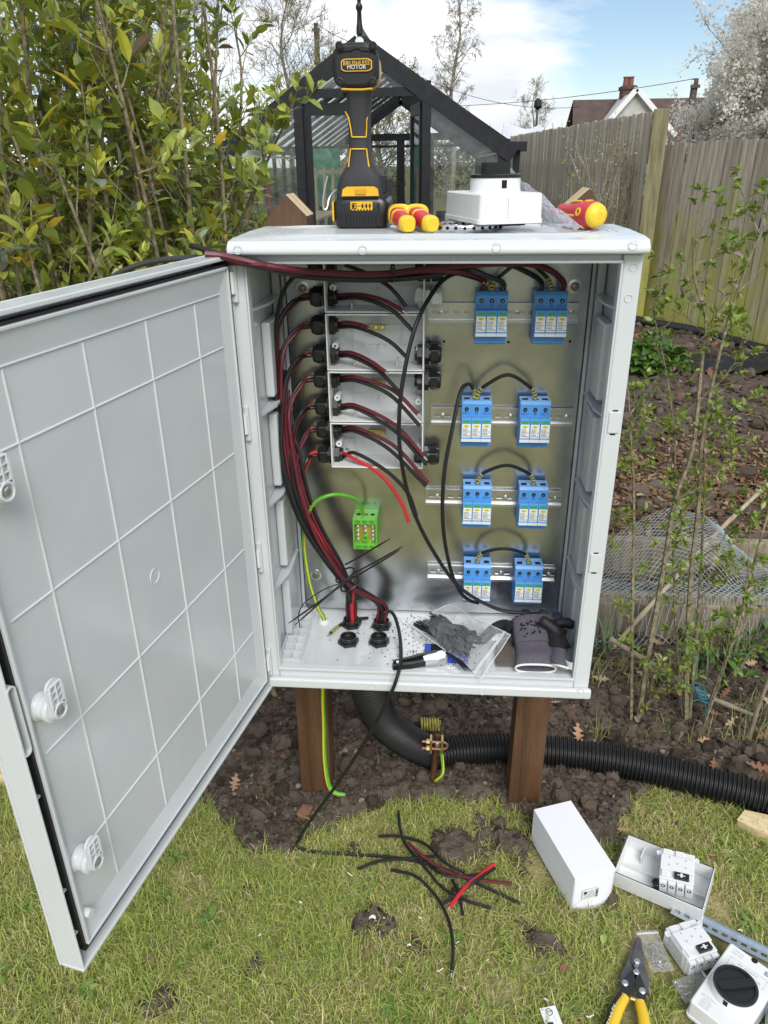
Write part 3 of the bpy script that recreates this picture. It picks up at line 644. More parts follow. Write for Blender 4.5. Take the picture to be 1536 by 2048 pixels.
hedge('hedge', 8, 30, 46, 3.2, 0.9, 'distant hedge below the house roof behind the fence', 3, ((0.08, 0.08, 0.04), (0.2, 0.2, 0.1)), 4000, 0.25)
random.seed(5)
# herb plant in the soil bed and a few weeds
def herb(base, R, n, label, seed, name='leafy_plant', ln=(0.05, 0.10), cols=((0.05, 0.12, 0.02), (0.13, 0.25, 0.04)), wid=0.75, npick=60):
    random.seed(seed); root = thing(name, base, label, 'plant'); st = MB(); LP, LD, LN, LL = [], [], [], []
    for i in range(n):
        a = random.random() * 6.28; rr = R * sqrt(random.random()); tip = Vector(base) + Vector((cos(a) * rr, sin(a) * rr, R * random.uniform(0.35, 0.95) * (1.1 - 0.5 * rr / R)))
        st.tube([Vector(base), Vector(base).lerp(tip, 0.5) + Vector((0, 0, 0.02)), tip], [0.003, 0.002, 0.0012], 4, False)
        for k in range(3):
            LP.append(tip); o = Vector((cos(a), sin(a), 0.4)) + Vector(rand_unit(1)[0]) * 0.8; LD.append(o); LN.append(Vector((0, 0, 1)) + Vector(rand_unit(1)[0]) * 0.4); LL.append(random.uniform(*ln))
    part('stems', st, mat('herb_stem', (0.08, 0.13, 0.03), 0.7), root)
    A = [np.array([tuple(q) for q in a]) for a in (LP, LD, LN)]; LL_ = np.array(LL); m = len(LL_); k = RS.rand(m, 1)
    split_leaves(root, leaf_arrays(*A, LL_, LL_ * wid, 0.12, 0.3), np.array([cols[0]]) * (1 - k) + np.array([cols[1]]) * k, npick)
herb(Vector((1.62, 4.75, 0.0)), 0.26, 110, 'bushy bright green herb plant in the soil bed before the fence', 3, npick=80)
herb(onZ(1490, 1310), 0.13, 26, 'low green weed with pointed leaves among the oak leaves', 4, ln=(0.03, 0.06), wid=0.4, npick=40)
herb(onZ(1425, 1330), 0.09, 12, 'small narrow leaved weed behind the middle sapling', 6, ln=(0.04, 0.08), wid=0.25, npick=20)
herb(onZ(1335, 1478), 0.04, 30, 'mossy grass tuft on a lump of turf', 7, name='grass_tuft', ln=(0.02, 0.04), wid=0.08, cols=((0.16, 0.2, 0.05), (0.36, 0.36, 0.14)), npick=10)
# iris blades
def iris(base, n, h, label, seed):
    random.seed(seed); root = thing('iris_plant', base, label, 'plant', 'iris clumps by the saplings'); m_ = mat('iris_leaf', (0.10, 0.17, 0.09), 0.5, var=0.3, scale=25, col2=(0.17, 0.26, 0.12))
    for i in range(n):
        a = random.random() * 6.28; q = MB(); k = 6; L_ = h * random.uniform(0.6, 1.1); w_ = random.uniform(0.012, 0.02); o = random.uniform(-0.25, 0.25); b0 = Vector(base) + Vector((random.gauss(0, .02), random.gauss(0, .015), 0))
        vs_ = []
        for j in range(k + 1):
            t = j / k; c = b0 + Vector((o * L_ * t * t, 0.1 * L_ * t * t * sin(a), L_ * t * (1 - 0.1 * t))); ww = w_ * (1 - t ** 2.2) * 0.5; e = Vector((cos(a * .2), sin(a * .2), 0))
            vs_ += [c - e * ww, c + Vector((0, -0.0015 * (1 - t), 0)), c + e * ww]
        q.add(vs_, [(3 * j, 3 * j + 1, 3 * j + 4, 3 * j + 3) for j in range(k)] + [(3 * j + 1, 3 * j + 2, 3 * j + 5, 3 * j + 4) for j in range(k)], True); part('leaf', q, m_, root)
iris(onZ(1400, 1365), 3, 0.30, 'grey green iris blades standing between the saplings', 1)
iris(onZ(1462, 1350), 6, 0.18, 'short bright iris shoots right of the saplings', 2)
iris(onZ(1205, 1310), 4, 0.20, 'thin iris blades close to the lower right corner of the cabinet', 3)

# ============================================================ fences, greenhouse, house, poles
def bar(mb, a, b, w_, h_, up=(0, 0, 1)):
    """square bar from a to b, w_ across and h_ along up"""
    a = Vector(a); b = Vector(b); d = (b - a).normalized(); u = Vector(up); s_ = d.cross(u)
    if s_.length < 1e-4: s_ = d.cross(Vector((0, 1, 0)))
    s_.normalize(); u = s_.cross(d)
    p = []
    for c in (a, b): p += [c - s_ * w_ / 2 - u * h_ / 2, c + s_ * w_ / 2 - u * h_ / 2, c + s_ * w_ / 2 + u * h_ / 2, c - s_ * w_ / 2 + u * h_ / 2]
    return mb.add(p, [(0, 1, 2, 3), (7, 6, 5, 4), (0, 4, 5, 1), (1, 5, 6, 2), (2, 6, 7, 3), (3, 7, 4, 0)])

def fence_mat(name, c1, c2, moss):
    if name in MATS: return MATS[name]
    m = mat(name, c1, 0.9, scale=3.0, col2=c2, bump=0.5, bscale=30, stretch=(14, 14, 1.0), detail=8, spec=0.15, obj_rand=0.16)
    t = m.node_tree; n = t.nodes; l = t.links; b = n['Principled BSDF']; src = b.inputs['Base Color'].links[0].from_socket
    g = n.new('ShaderNodeNewGeometry'); sx = n.new('ShaderNodeSeparateXYZ'); l.new(g.outputs['Position'], sx.inputs[0])
    ns = n.new('ShaderNodeTexNoise'); ns.inputs['Scale'].default_value = 3.2; ns.inputs['Detail'].default_value = 7; ns.inputs['Roughness'].default_value = 0.65; mp_ = n.new('ShaderNodeMapping'); mp_.inputs['Scale'].default_value = (1.6, 1.6, 0.6); l.new(g.outputs['Position'], mp_.inputs['Vector']); l.new(mp_.outputs[0], ns.inputs['Vector'])
    ma = n.new('ShaderNodeMath'); ma.operation = 'MULTIPLY_ADD'; ma.inputs[1].default_value = -3.4; l.new(ns.outputs['Fac'], ma.inputs[0]); l.new(sx.outputs['Z'], ma.inputs[2])
    mr = n.new('ShaderNodeMapRange'); mr.inputs['From Min'].default_value = -0.55; mr.inputs['From Max'].default_value = -1.75; mr.inputs['To Min'].default_value = 0; mr.inputs['To Max'].default_value = moss; l.new(ma.outputs[0], mr.inputs['Value'])
    mi = n.new('ShaderNodeMix'); mi.data_type = 'RGBA'; l.new(mr.outputs[0], mi.inputs['Factor']); l.new(src, mi.inputs['A']); mi.inputs['B'].default_value = (0.38, 0.385, 0.07, 1)
    l.new(mi.outputs['Result'], b.inputs['Base Color']); return m
M_old = fence_mat('weathered_board', (0.20, 0.165, 0.11), (0.50, 0.45, 0.37), 0.9)
M_grey = fence_mat('grey_feather_board', (0.36, 0.315, 0.245), (0.62, 0.56, 0.465), 0.35)
M_mossy = fence_mat('mossy_post', (0.15, 0.135, 0.07), (0.28, 0.26, 0.15), 0.9)

def board_mesh(name, wd, th, h, m_, slant=0.0, taper=False):
    q = MB(); k = 3 if taper else th
    p = [(-wd / 2, -th / 2, 0), (wd / 2, -(th * 0.1 if taper else th / 2), 0), (wd / 2, th / 2, 0), (-wd / 2, th / 2, 0)]
    q.add(p + [(x, y, h + slant * x) for x, y, z in p], [(0, 3, 2, 1), (4, 5, 6, 7), (0, 1, 5, 4), (1, 2, 6, 5), (2, 3, 7, 6), (3, 0, 4, 7)])
    return mesh_from(name, q, m_)
def fence(name, A, Bq, h0, h1, wd, gap, th, m_, label, taper=False, rails=(0.3, 1.0, 1.5), lean=0.0, back=1):
    A = Vector(A); Bq = Vector(Bq); d = (Bq - A); Ln = d.length; d.normalize(); rz = atan2(d.y, d.x); root = thing(name, A, label, 'fence'); nrm = Vector((-d.y, d.x, 0)) * back
    n = int(Ln / (wd + gap)); variants = [board_mesh('board', wd, th, 1.0, m_, random.uniform(-0.03, 0.03), taper) for _ in range(4)]
    for i in range(n):
        o = link('board', variants[i % 4], root); t = (i + 0.5) / n
        o.location = d * (Ln * t) + nrm * random.uniform(-0.003, 0.003) + Vector((0, 0, 0.03)); o.rotation_euler = (0, lean + random.gauss(0, 0.004), rz); o.scale = (1, 1, (h0 + (h1 - h0) * t) - 0.03 + random.gauss(0, 0.006))
    for z in rails:
        q = MB(); bar(q, A + nrm * 0.045 + Vector((0, 0, z)), Bq + nrm * 0.045 + Vector((0, 0, z)), 0.045, 0.075); part('rail', q, m_, root)
    return root
def gx(px, py): return onZ(px, py, 0.0)
FA = Vector((2.06, 6.95, 0)); FB = Vector((2.84, 5.45, 0)); FC = FA + (FB - FA) * 2.2
fence('near_board_fence', FA, FC, 1.63, 1.70, 0.146, 0.010, 0.020, M_old, 'brown wooden fence of wide vertical boards, green with moss, at the right edge', lean=0.0, back=1)
FD = Vector((onY(1022, 276, 14).x, 14, 0)); FP = Vector((1.90, 6.85, 0))
fence('slatted_fence', FP, FD, 1.90, 1.92, 0.085, 0.022, 0.022, M_grey, 'silver grey fence of narrow vertical boards receding behind the greenhouse', taper=True, back=-1)
q = MB(); q.box(-0.07, 0.07, -0.05, 0.05, 0, 1.92, Matrix.Translation(FP + Vector((0.075, -0.05, 0))) @ Matrix.Rotation(radians(-12), 4, 'Z'))
solo('fence_post', q, M_mossy, 'thick mossy fence post where the two fences meet', 'post', bev=0.006)
# climbing dry shrub growing on the far fence
root = thing('climbing_shrub', Vector((1.75, 7.2, 0)), 'thin budding climber growing up the grey fence', 'shrub'); st = MB(); pts_ = []
for i in range(34):
    p = Vector((1.75 + random.gauss(0, .12), 7.15 + random.gauss(0, .1), 0.1)); a = random.gauss(0, .16); pp = [p]
    for k in range(7): p = p + Vector((a * 0.3 + random.gauss(0, .03), random.gauss(-.01, .03), random.uniform(.16, .27))); pp.append(p.copy())
    st.tube(spline(pp, 3), 0.006, 4, False); pts_ += pp[3:]
part('stems', st, M_bark2, root)
n = 1600; q = np.array([tuple(random.choice(pts_)) for _ in range(n)]) + RS.randn(n, 3) * np.array([[.06, .05, .10]]); q = q[q[:, 2] < 1.98]; n = len(q); k_ = RS.rand(n, 1)
o = link('foliage', leaf_mesh('foliage', leaf_arrays(q - np.array(root.location), rand_unit(n), rand_unit(n), RS.uniform(.015, .04, n), RS.uniform(.01, .02, n), .1, .1), np.array([[.18, .19, .06]]) * (1 - k_) + np.array([[.38, .38, .15]]) * k_), root); o['kind'] = 'stuff'

# ---- greenhouse (gable towards us)
M_blk = mat('black_paint', (0.012, 0.0125, 0.015), 0.45, var=0.3, scale=12, bump=0.1, spec=0.4)
M_alu = mat('aluminium_bar', (0.70, 0.71, 0.72), 0.5, 0.0, var=0.1)
M_gls = glass_pane_mat('greenhouse_glass', 0.07); M_gls2 = glass_pane_mat('roof_glass', 0.008, 0.3)
def greenhouse():
    YF, YB = 8.0, 15.6; AP = Vector((-0.926, 0, 2.74)); EZ = 1.70; XR = 0.66; XL = 2 * AP.x - XR
    root = thing('greenhouse', (AP.x, YF, 0), 'black framed glass greenhouse with pointed finial standing behind the cabinet', 'greenhouse')
    def pc(name, m_, *bars, par=root, bev=0):
        q = MB()
        for b in bars: bar(q, *b)
        return part(name, q, m_, par, bev)
    def pane(a, b, c, d, par=root, gm=None):
        q = MB(); a, b, c, d = map(Vector, (a, b, c, d)); nn = (b - a).cross(d - a).normalized() * 0.003
        q.add([a - nn, b - nn, c - nn, d - nn, a + nn, b + nn, c + nn, d + nn], [(0, 3, 2, 1), (4, 5, 6, 7), (0, 1, 5, 4), (1, 2, 6, 5), (2, 3, 7, 6), (3, 0, 4, 7)]); return part('pane', q, gm or M_gls, par)
    V = lambda x, y, z: Vector((x, y, z))
    for y, sg in ((YF, 1), (YB, 0)):
        for x in (XR, XL):
            pc('bargeboard', M_blk, (V(AP.x, y - 0.04, AP.z - 0.10), V(x + (0.08 if x > AP.x else -0.08), y - 0.04, EZ - 0.14), 0.04, 0.17))
        for x in (XL + 0.04, XR - 0.04): pc('corner_post', M_blk, (V(x, y, 0), V(x, y, EZ - 0.05), 0.09, 0.09, (0, 1, 0)))
        pc('sill', M_blk, (V(XL, y, 0.30), V(-1.66, y, 0.30), 0.06, 0.60), (V(-0.20, y, 0.30), V(XR, y, 0.30), 0.06, 0.60))
    # front: door frame
    DL, DR, DT = -1.62, -0.22, 2.19
    pc('door_frame', M_blk, (V(DL, YF - 0.005, 0), V(DL, YF - 0.005, DT), 0.10, 0.10, (0, 1, 0)), (V(DR, YF - 0.005, 0), V(DR, YF - 0.005, DT + 0.1), 0.09, 0.10, (0, 1, 0)), (V(-1.68, YF - 0.007, DT), V(-0.17, YF - 0.007, DT), 0.07, 0.085))
    slope = (AP.z - 0.18 - (EZ - 0.2)) / (XR - AP.x)
    zt = lambda x: AP.z - 0.2 - abs(x - AP.x) * (AP.z - EZ) / (XR - AP.x)
    pane((-1.60, YF, DT + .04), (AP.x, YF, DT + .04), (AP.x, YF, zt(AP.x)), (-1.60, YF, zt(-1.60))); pane((AP.x + 0.01, YF, DT + .04), (-.25, YF, DT + .04), (-.25, YF, zt(-.25)), (AP.x + 0.01, YF, zt(AP.x)))
    pane((DR + .05, YF, .6), (XR - .09, YF, .6), (XR - .09, YF, zt(XR - .09)), (DR + .05, YF, zt(DR))); pane((XL + .09, YF, .6), (DL - .05, YF, .6), (DL - .05, YF, zt(DL)), (XL + .09, YF, zt(XL + .09)))
    # double doors: left leaf closed, right leaf folded inwards
    def leaf(m):
        dr = thing('door', (0, 0, 0), None, None); del_parent = None
        dr.parent = root; dr.matrix_local = root.matrix_basis.inverted() @ m
        W_, Hh = 0.66, 2.10
        def lp(name, m_, *bars):
            q = MB()
            for b in bars: bar(q, *b)
            o = bpy.data.objects.new(name, mesh_from(name, q, m_)); COL.objects.link(o); o.parent = dr
        lp('door_frame', M_blk, ((0.04, 0, 0.05), (0.04, 0, Hh), 0.08, 0.045, (0, 1, 0)), ((W_ - 0.04, 0, 0.05), (W_ - 0.04, 0, Hh), 0.08, 0.045, (0, 1, 0)), ((0.08, 0, Hh - 0.06), (W_ - 0.08, 0, Hh - 0.06), 0.045, 0.12), ((0.08, 0, 0.36), (W_ - 0.08, 0, 0.36), 0.045, 0.62))
        q = MB(); q.box(0.08, W_ - 0.08, -0.004, 0.004, 0.67, Hh - 0.12); o = bpy.data.objects.new('pane', mesh_from('pane', q, M_gls)); COL.objects.link(o); o.parent = dr
        q = MB(); q.cyl((W_ - 0.05, -0.02, 1.0), (W_ - 0.05, -0.07, 1.0), 0.012, n=8); q.cyl((W_ - 0.05, -0.07, 1.0), (W_ - 0.16, -0.07, 1.0), 0.009, n=8); o = bpy.data.objects.new('handle', mesh_from('handle', q, M_blk)); COL.objects.link(o); o.parent = dr
    leaf(Matrix.Translation((DL + 0.05, YF + 0.03, 0)))
    leaf(Matrix.Translation((DR - 0.05, YF + 0.05, 0)) @ Matrix.Rotation(radians(102), 4, 'Z'))
    # back gable with its own door
    pc('back_frame', M_blk, (V(-1.55, YB, 0), V(-1.55, YB, 2.0), 0.09, 0.08, (0, 1, 0)), (V(-0.30, YB, 0), V(-0.30, YB, 2.0), 0.09, 0.08, (0, 1, 0)), (V(-2.2, YB, 1.98), V(0.35, YB, 1.98), 0.06, 0.13), (V(-0.93, YB, 0), V(-0.93, YB, 1.92), 0.16, 0.06, (0, 1, 0)), (V(-1.5, YB, 0.35), V(-0.35, YB, 0.35), 0.05, 0.6))
    for x0, x1 in ((-1.50, -1.02), (-0.84, -0.35)): pane((x0, YB, .66), (x1, YB, .66), (x1, YB, 1.9), (x0, YB, 1.9))
    for x, nm in ((XL, 'side_wall'), (XR, 'side_wall')):
        pc('wall_plate', M_blk, (V(x, YF, EZ - 0.02), V(x, YB, EZ - 0.02), 0.07, 0.09)); pc('sill', M_blk, (V(x, YF, 0.30), V(x, YB, 0.30), 0.06, 0.6))
        pc('shelf_rail', mat('pale_timber', (0.42, 0.34, 0.20), 0.8, var=0.2), (V(x * 0.985 + AP.x * 0.015, YF + 0.05, EZ - 0.10), V(x * 0.985 + AP.x * 0.015, YB, EZ - 0.10), 0.03, 0.03))
        ny = 11
        for k in range(1, ny): pc('glazing_bar', M_blk, (V(x, YF + (YB - YF) * k / ny, .6), V(x, YF + (YB - YF) * k / ny, EZ), 0.05, 0.05, (0, 1, 0)))
        for k in range(ny): y0 = YF + (YB - YF) * k / ny + .03; y1 = YF + (YB - YF) * (k + 1) / ny - .03; pane((x, y0, .6), (x, y1, .6), (x, y1, EZ), (x, y0, EZ), gm=M_gls2)
        for k in range(0, ny + 1):
            y = YF + (YB - YF) * k / ny; pc('rafter', M_blk, (V(AP.x, y + .01, AP.z - 0.05), V(x, y + .01, EZ), 0.035, 0.05)); 
            if k: pc('roof_bar', M_alu, (V(AP.x + (x - AP.x) * .05, y - .22, AP.z - 0.045), V(x, y - .22, EZ + .005), 0.03, 0.03))
        for k in range(ny): y0 = YF + (YB - YF) * k / ny + .03; y1 = YF + (YB - YF) * (k + 1) / ny - .03; pane((x, y0, EZ + .01), (x, y1, EZ + .01), (AP.x, y1, AP.z - .02), (AP.x, y0, AP.z - .02), gm=M_gls2)
    pc('ridge_board', M_blk, (V(AP.x, YF - .05, AP.z), V(AP.x, YB, AP.z), 0.05, 0.10)); pc('tie_rod', M_blk, (V(XL, 9.7, EZ), V(XR, 9.7, EZ), .03, .03))
    q = MB(); q.lathe([(.035, 0), (.035, .06), (.028, .10), (.022, .20), (.036, .23), (.036, .25), (.018, .28), (.034, .36), (.014, .48), (.012, .56), (.026, .60), (.004, .68)], Matrix.Translation((AP.x, YF - .03, AP.z - .02)), 12); part('finial', q, M_blk, root)
    q = MB(); q.cyl((AP.x, YF - .062, AP.z - .09), (AP.x, YF - .07, AP.z - .09), .045, n=20); part('maker_badge', q, mat('white_paint', (.8, .8, .8), .5), root)
    q = MB(); bar(q, V(XR + .12, YF + .1, 0), V(XR + .12, YF + .1, 1.62), .07, .07, (0, 1, 0)); q.box(XR + .04, XR + .22, YF + .0, YF + .2, 1.60, 1.70); part('downpipe', q, M_blk, root, .004)
    q = MB(); bar(q, V(XR + .10, YF - .02, EZ - .05), V(XR + .10, YB, EZ - .05), .10, .08); part('gutter', q, M_blk, root)
greenhouse()
# what stands in the greenhouse
M_pot = mat('dull_green_pot', (0.10, 0.14, 0.11), 0.7, var=.2)
def pot(x, y, z, r, h, label, m_, cl=None):
    root = thing('plant_pot', (x, y, z), label, 'pot', 'pots in the greenhouse'); q = MB(); q.lathe([(r * .72, 0), (r * .95, h * .82), (r * 1.08, h * .83), (r * 1.08, h), (r * .98, h), (r * .9, h * .9)], Matrix.Translation((x, y, z)), 18); part('pot', q, m_, root)
    q = MB(); q.lathe([(r * .9, h * .88), (r * .5, h * .98), (0.01, h)], Matrix.Translation((x, y, z)), 12); part('compost', q, M_soil, root)
    if cl:
        q = MB(); q.grid(lambda u, v: Vector((x + (u - .5) * r * 2.0, y + .02, z + h * .9)) + Vector((0, sin(pi * u) * -.08, v * r * 1.5 * (0.55 + .45 * sin(pi * u)))), 10, 8); part('fleece_cover', q, mat('grey_fleece', (.5, .5, .48), .8, var=.2, bump=.5, bscale=20), root)
def bench(x0, x1, y0, y1, z, label):
    root = thing('staging_bench', ((x0 + x1) / 2, (y0 + y1) / 2, 0), label, 'bench', 'greenhouse staging'); m_ = mat('staging_timber', (.40, .33, .22), .8, var=.25, scale=6)
    for k in range(5): q = MB(); y = y0 + (y1 - y0) * (k + .5) / 5; q.box(x0, x1, y - (y1 - y0) / 11, y + (y1 - y0) / 11, z - .03, z); part('slat', q, m_, root)
    for x in (x0 + .05, x1 - .05):
        for y in (y0 + .05, y1 - .05): q = MB(); q.box(x - .03, x + .03, y - .03, y + .03, 0, z - .031); part('leg', q, m_, root)
bench(-2.35, -1.72, 8.5, 11.8, .82, 'slatted timber staging along the left wall of the greenhouse'); bench(.0, .58, 8.6, 12.0, .72, 'slatted timber staging along the right wall of the greenhouse')
pot(.30, 8.9, .72, .15, .26, 'green pot under a grey cover on the right hand staging', M_pot, True); pot(.15, 9.9, .72, .12, .2, 'smaller green pot further back on the right hand staging', M_pot)
pot(-2.05, 8.9, .82, .13, .16, 'dark green tray like pot on the left hand staging', mat('dark_pot', (.05, .07, .08), .5))
q = MB(); q.cyl((-1.98, 8.25, 0), (-2.10, 8.35, 1.35), .022, n=10); q.box(-2.16, -1.80, 8.2, 8.32, 0, .03); solo('broom', q, mat('red_handle', (.35, .02, .03), .5), 'red handled broom leaning inside the greenhouse by the left window', 'broom')
q = MB(); q.box(-2.42, -1.75, 12.2, 12.4, .85, 1.75); solo('storage_cupboard', q, mat('sea_green', (.06, .26, .18), .6, var=.2), 'sea green cupboard at the far left of the greenhouse', 'cupboard', bev=.02)
root = thing('seed_rack', (-1.95, 12.0, 0), 'pale timber rack of upright laths in the greenhouse', 'rack')
for k in range(5): q = MB(); x = -2.25 + k * .14; q.box(x - .022, x + .022, 11.98, 12.02, .0, 1.45); part('lath', q, mat('pale_timber', (0.42, 0.34, 0.20), 0.8), root)
q = MB(); q.box(-2.32, -1.64, 12.021, 12.05, 1.36, 1.42); part('rail', q, mat('pale_timber', (0.42, 0.34, 0.20), 0.8), root)

# ---- house, poles and wires beyond the fence
M_tile = mat('brown_roof_tile', (0.085, 0.058, 0.05), .8, var=.2, scale=2.5, bump=.3, bscale=8); M_brick = mat('chimney_brick', (.10, .05, .04), .85, var=.3, scale=6, bump=.3)
def house():
    Y = 45.0; T = lambda px, py, dy=0: onY(px, py, Y + dy)
    l_, r_ = T(1146, 205), T(1420, 196); root = thing('house', ((l_.x + r_.x) / 2, Y, 0), 'house with brown tiled roof, brick chimney and white gable behind the fences', 'house')
    zr = l_.z; ez = zr - 2.6
    q = MB(); q.box(l_.x + .3, r_.x - .3, Y - 2.7, Y + 2.7, -.05, ez); part('wall', q, mat('cream_render', (.55, .52, .45), .9, var=.1, scale=1), root)
    for sg in (-1, 1):
        q = MB(); a = Vector((l_.x, Y, zr)); b = Vector((r_.x, Y, zr)); c = Vector((r_.x, Y + sg * 3.0, ez - .2)); d = Vector((l_.x - .25, Y + sg * 3.0, ez - .2)); up = Vector((0, 0, .12))
        q.add([a, b, c, d, a + up, b + up, c + up, d + up], [(0, 3, 2, 1), (4, 5, 6, 7), (0, 1, 5, 4), (1, 2, 6, 5), (2, 3, 7, 6), (3, 0, 4, 7)]); part('roof', q, M_tile, root)
    gp = T(1272, 183, -4); gl = T(1205, 262, -4); gr = T(1338, 262, -4)
    q = MB(); q.add([gl, gr, gp, gl + Vector((0, 5, 0)), gr + Vector((0, 5, 0)), gp + Vector((0, 5, 0))], [(0, 1, 2), (5, 4, 3), (0, 2, 5, 3), (1, 4, 5, 2)]); q.box(gl.x, gr.x, gl.y, gl.y + 5, -.05, gl.z); g = part('gable', q, mat('pale_gable', (.50, .50, .47), .8, var=.1, scale=3), root)
    q = MB(); off = Vector((0, -.12, .1)); bar(q, gp + off, gl + off + Vector((-.3, 0, -.3)), .3, .22); bar(q, gp + off, gr + off + Vector((.3, 0, -.3)), .3, .22); part('bargeboard', q, mat('white_paint', (.8, .8, .8), .5), g)
    q = MB()
    for e in (gl, gr): bar(q, gp + Vector((0, .3, .22)), e + Vector((0, .3, .22)), .001, .02)
    c0 = T(1239, 212, -1); c1 = T(1268, 172, -1); q = MB(); q.box(c0.x, c1.x, Y - 1.5, Y - .6, ez, c1.z); q.box(c0.x - .06, c1.x + .06, Y - 1.56, Y - .54, c1.z - .18, c1.z - .02); ch = part('chimney', q, M_brick, root)
    for f_ in (.3, .7): x = c0.x + (c1.x - c0.x) * f_; q = MB(); q.lathe([(.15, 0), (.13, .35), (.16, .36), (.16, .42)], Matrix.Translation((x, Y - 1.05, c1.z)), 12); part('chimney_pot', q, mat('terracotta', (.20, .09, .06), .8), ch)
    q = MB(); w0 = T(1255, 250, -4.06); q.box(w0.x + .1, w0.x + 1.3, w0.y, w0.y + .05, w0.z - 1.2, w0.z); part('window', q, mat('dark_glass', (.03, .035, .04), .1), root)
house()
M_wood = mat('pole_timber', (.09, .075, .06), .9, var=.2, scale=5)
def pole(px, py, Y, r, label, name='utility_pole', head=False):
    t = onY(px, py, Y); root = thing(name, (t.x, Y, -.05), label, 'pole', 'poles on the skyline'); q = MB(); q.cyl((t.x, Y, -.05), t, r, r * .75, 10); part('shaft', q, M_wood, root); q = MB()
    if head: q.lathe([(r * 1.2, 0), (r * 3, .1), (r * 2.6, .28), (r * .8, .36)], Matrix.Translation(t), 10); part('lamp_head', q, M_blk, root)
    else:
        bar(q, t + Vector((-.16, -.12, -.25)), t + Vector((.16, -.12, -.25)), .08, .1); part('crossarm', q, M_wood, root)
        for s_ in (-.12, .12): q = MB(); q.lathe([(.04, -.2), (.05, -.1), (.03, -.05)], Matrix.Translation(t + Vector((s_, -.12, 0))), 8); part('insulator', q, mat('white_paint', (.8, .8, .8), .5), root)
    return t
pA = pole(1391, 157, 30, .16, 'dark timber utility pole beside the white blossom'); pB = pole(632, 46, 34, .14, 'utility pole among the bare trees left of the greenhouse'); pole(1075, 219, 30, .05, 'short black lamp post beyond the greenhouse', 'lamp_post', True)
def wire(a, b, sag, label):
    q = MB(); q.tube([Vector(a).lerp(Vector(b), i / 24) - Vector((0, 0, sag * 4 * (i / 24) * (1 - i / 24))) for i in range(25)], .013, 4, False); solo('overhead_wire', q, M_blk, label, 'wire', 'overhead wires')
wire(pA, onY(905, 212, 36), .15, 'overhead wire running left from the timber pole past the chimney'); wire(onY(760, 110, 33), onY(1160, 214, 33), .6, 'overhead wire sagging from the greenhouse roof towards the house'); wire(pB, onY(700, 84, 30), .05, 'overhead wire dropping from the pole towards the greenhouse ridge')
q = MB(); a = onY(1005, 256, 20); b = onY(1080, 252, 20); q.grid(lambda u, v: a.lerp(b, u) + Vector((0, -1.6 * v, -.30 * v + .05 * sin(7 * u))), 12, 6); bm_ = MB(); bm_.box(a.x + .1, b.x - .1, 18.6, 20, 0, a.z - .32)
root = thing('covered_stack', ((a.x + b.x) / 2, 19.3, 0), 'pale tarpaulin over a stack beyond the end of the grey fence', 'tarpaulin'); part('tarpaulin', q, mat('pale_tarp', (.62, .64, .70), .6, bump=.4, bscale=3), root); part('stack', bm_, M_wood, root, .02)

# ============================================================ raised bed, netting, canes, pipes, timber
M_slp = fence_mat('sleeper_timber', (0.16, 0.132, 0.095), (0.36, 0.31, 0.22), 0.0)
SY = 1.02
def plank(y0, y1, z1, x0, x1, label, m_=M_slp):
    q = MB(); q.box(x0, x1, y0, y1, -.02, z1); return solo('bed_plank', q, m_, label, 'plank', 'raised bed planks', bev=.005)
plank(SY, SY + .09, .155, .42, 2.6, 'thick weathered front plank of the raised bed under the netting'); plank(1.46, 1.50, .17, .42, 2.6, 'thin dark rear plank of the raised bed under the netting')
def netting():
    root = thing('garden_netting', (1.0, 1.25, 0), 'loose grey plastic garden netting bulging over the raised bed planks', 'netting'); X0, X1 = .50, 1.75
    tp = [onY(px, py, 1.5) for px, py in ((1150, 1120), (1190, 1105), (1225, 1078), (1280, 1038), (1345, 1017), (1400, 1030), (1455, 1085), (1536, 1138), (1650, 1165))]
    def sf(u, v):
        x = X0 + (X1 - X0) * u; top = float(np.interp(x, [p.x for p in tp], [p.z for p in tp])) + .006 * sin(31 * x); y = 1.50 - .48 * v - .14 * max(0, v - .55) + .03 * sin(5 * x + 3 * v); z = top * (1 - v ** 2.0) + .02 + .012 * sin(23 * x + 9 * v) * v
        if v > .62: z = max(z, .012)
        z = max(z, .185 if y > SY - .01 and y < SY + .11 else .02)
        return Vector((x, y, z))
    q = MB(); n = 52
    for k in range(-26, n):
        for sg in (1, -1):
            pts = []
            for j in range(29):
                v = j / 28; u = (k / n) + v * 26 / n
                if sg < 0: u = 1 - u
                if 0 <= u <= 1: pts.append(sf(u, v))
            if len(pts) > 1: q.tube(pts, .0010, 3, False)
    part('mesh_strands', q, mat('net_plastic', (.30, .35, .36), .45, var=.2, scale=20), root)['kind'] = 'stuff'
    q = MB(); e = [sf(.45 + .55 * i / 20, 0) for i in range(21)]
    q.add([p + Vector((0, 0, .008)) for p in e] + [p - Vector((0, .004, .008)) for p in e], [(i, i + 1, 22 + i, 21 + i) for i in range(20)], True); part('edge_band', q, mat('band_plastic', (.30, .40, .46), .4), root)
netting()
M_cane = mat('bamboo_cane', (.36, .30, .20), .6, var=.25, scale=9, stretch=(1, 1, .3)); M_stick = mat('dead_stick', (.22, .18, .13), .85, var=.3, scale=20)
def stick(pp, r, label, m_, name='bamboo_cane'):
    q = MB(); pts = spline(pp, 6); q.tube(pts, [r * (1.0 + (.22 if i % 5 == 0 else 0) - .25 * i / len(pts)) for i in range(len(pts))], 8); solo(name, q, m_, label, 'cane', 'garden canes')
stick([onY(1560, 945, 1.85), onY(1440, 1060, 1.6), onY(1340, 1180, 1.08) + Vector((0, 0, .03)), onY(1228, 1292, .93)], .0085, 'long pale bamboo cane leaning diagonally through the netting', M_cane)
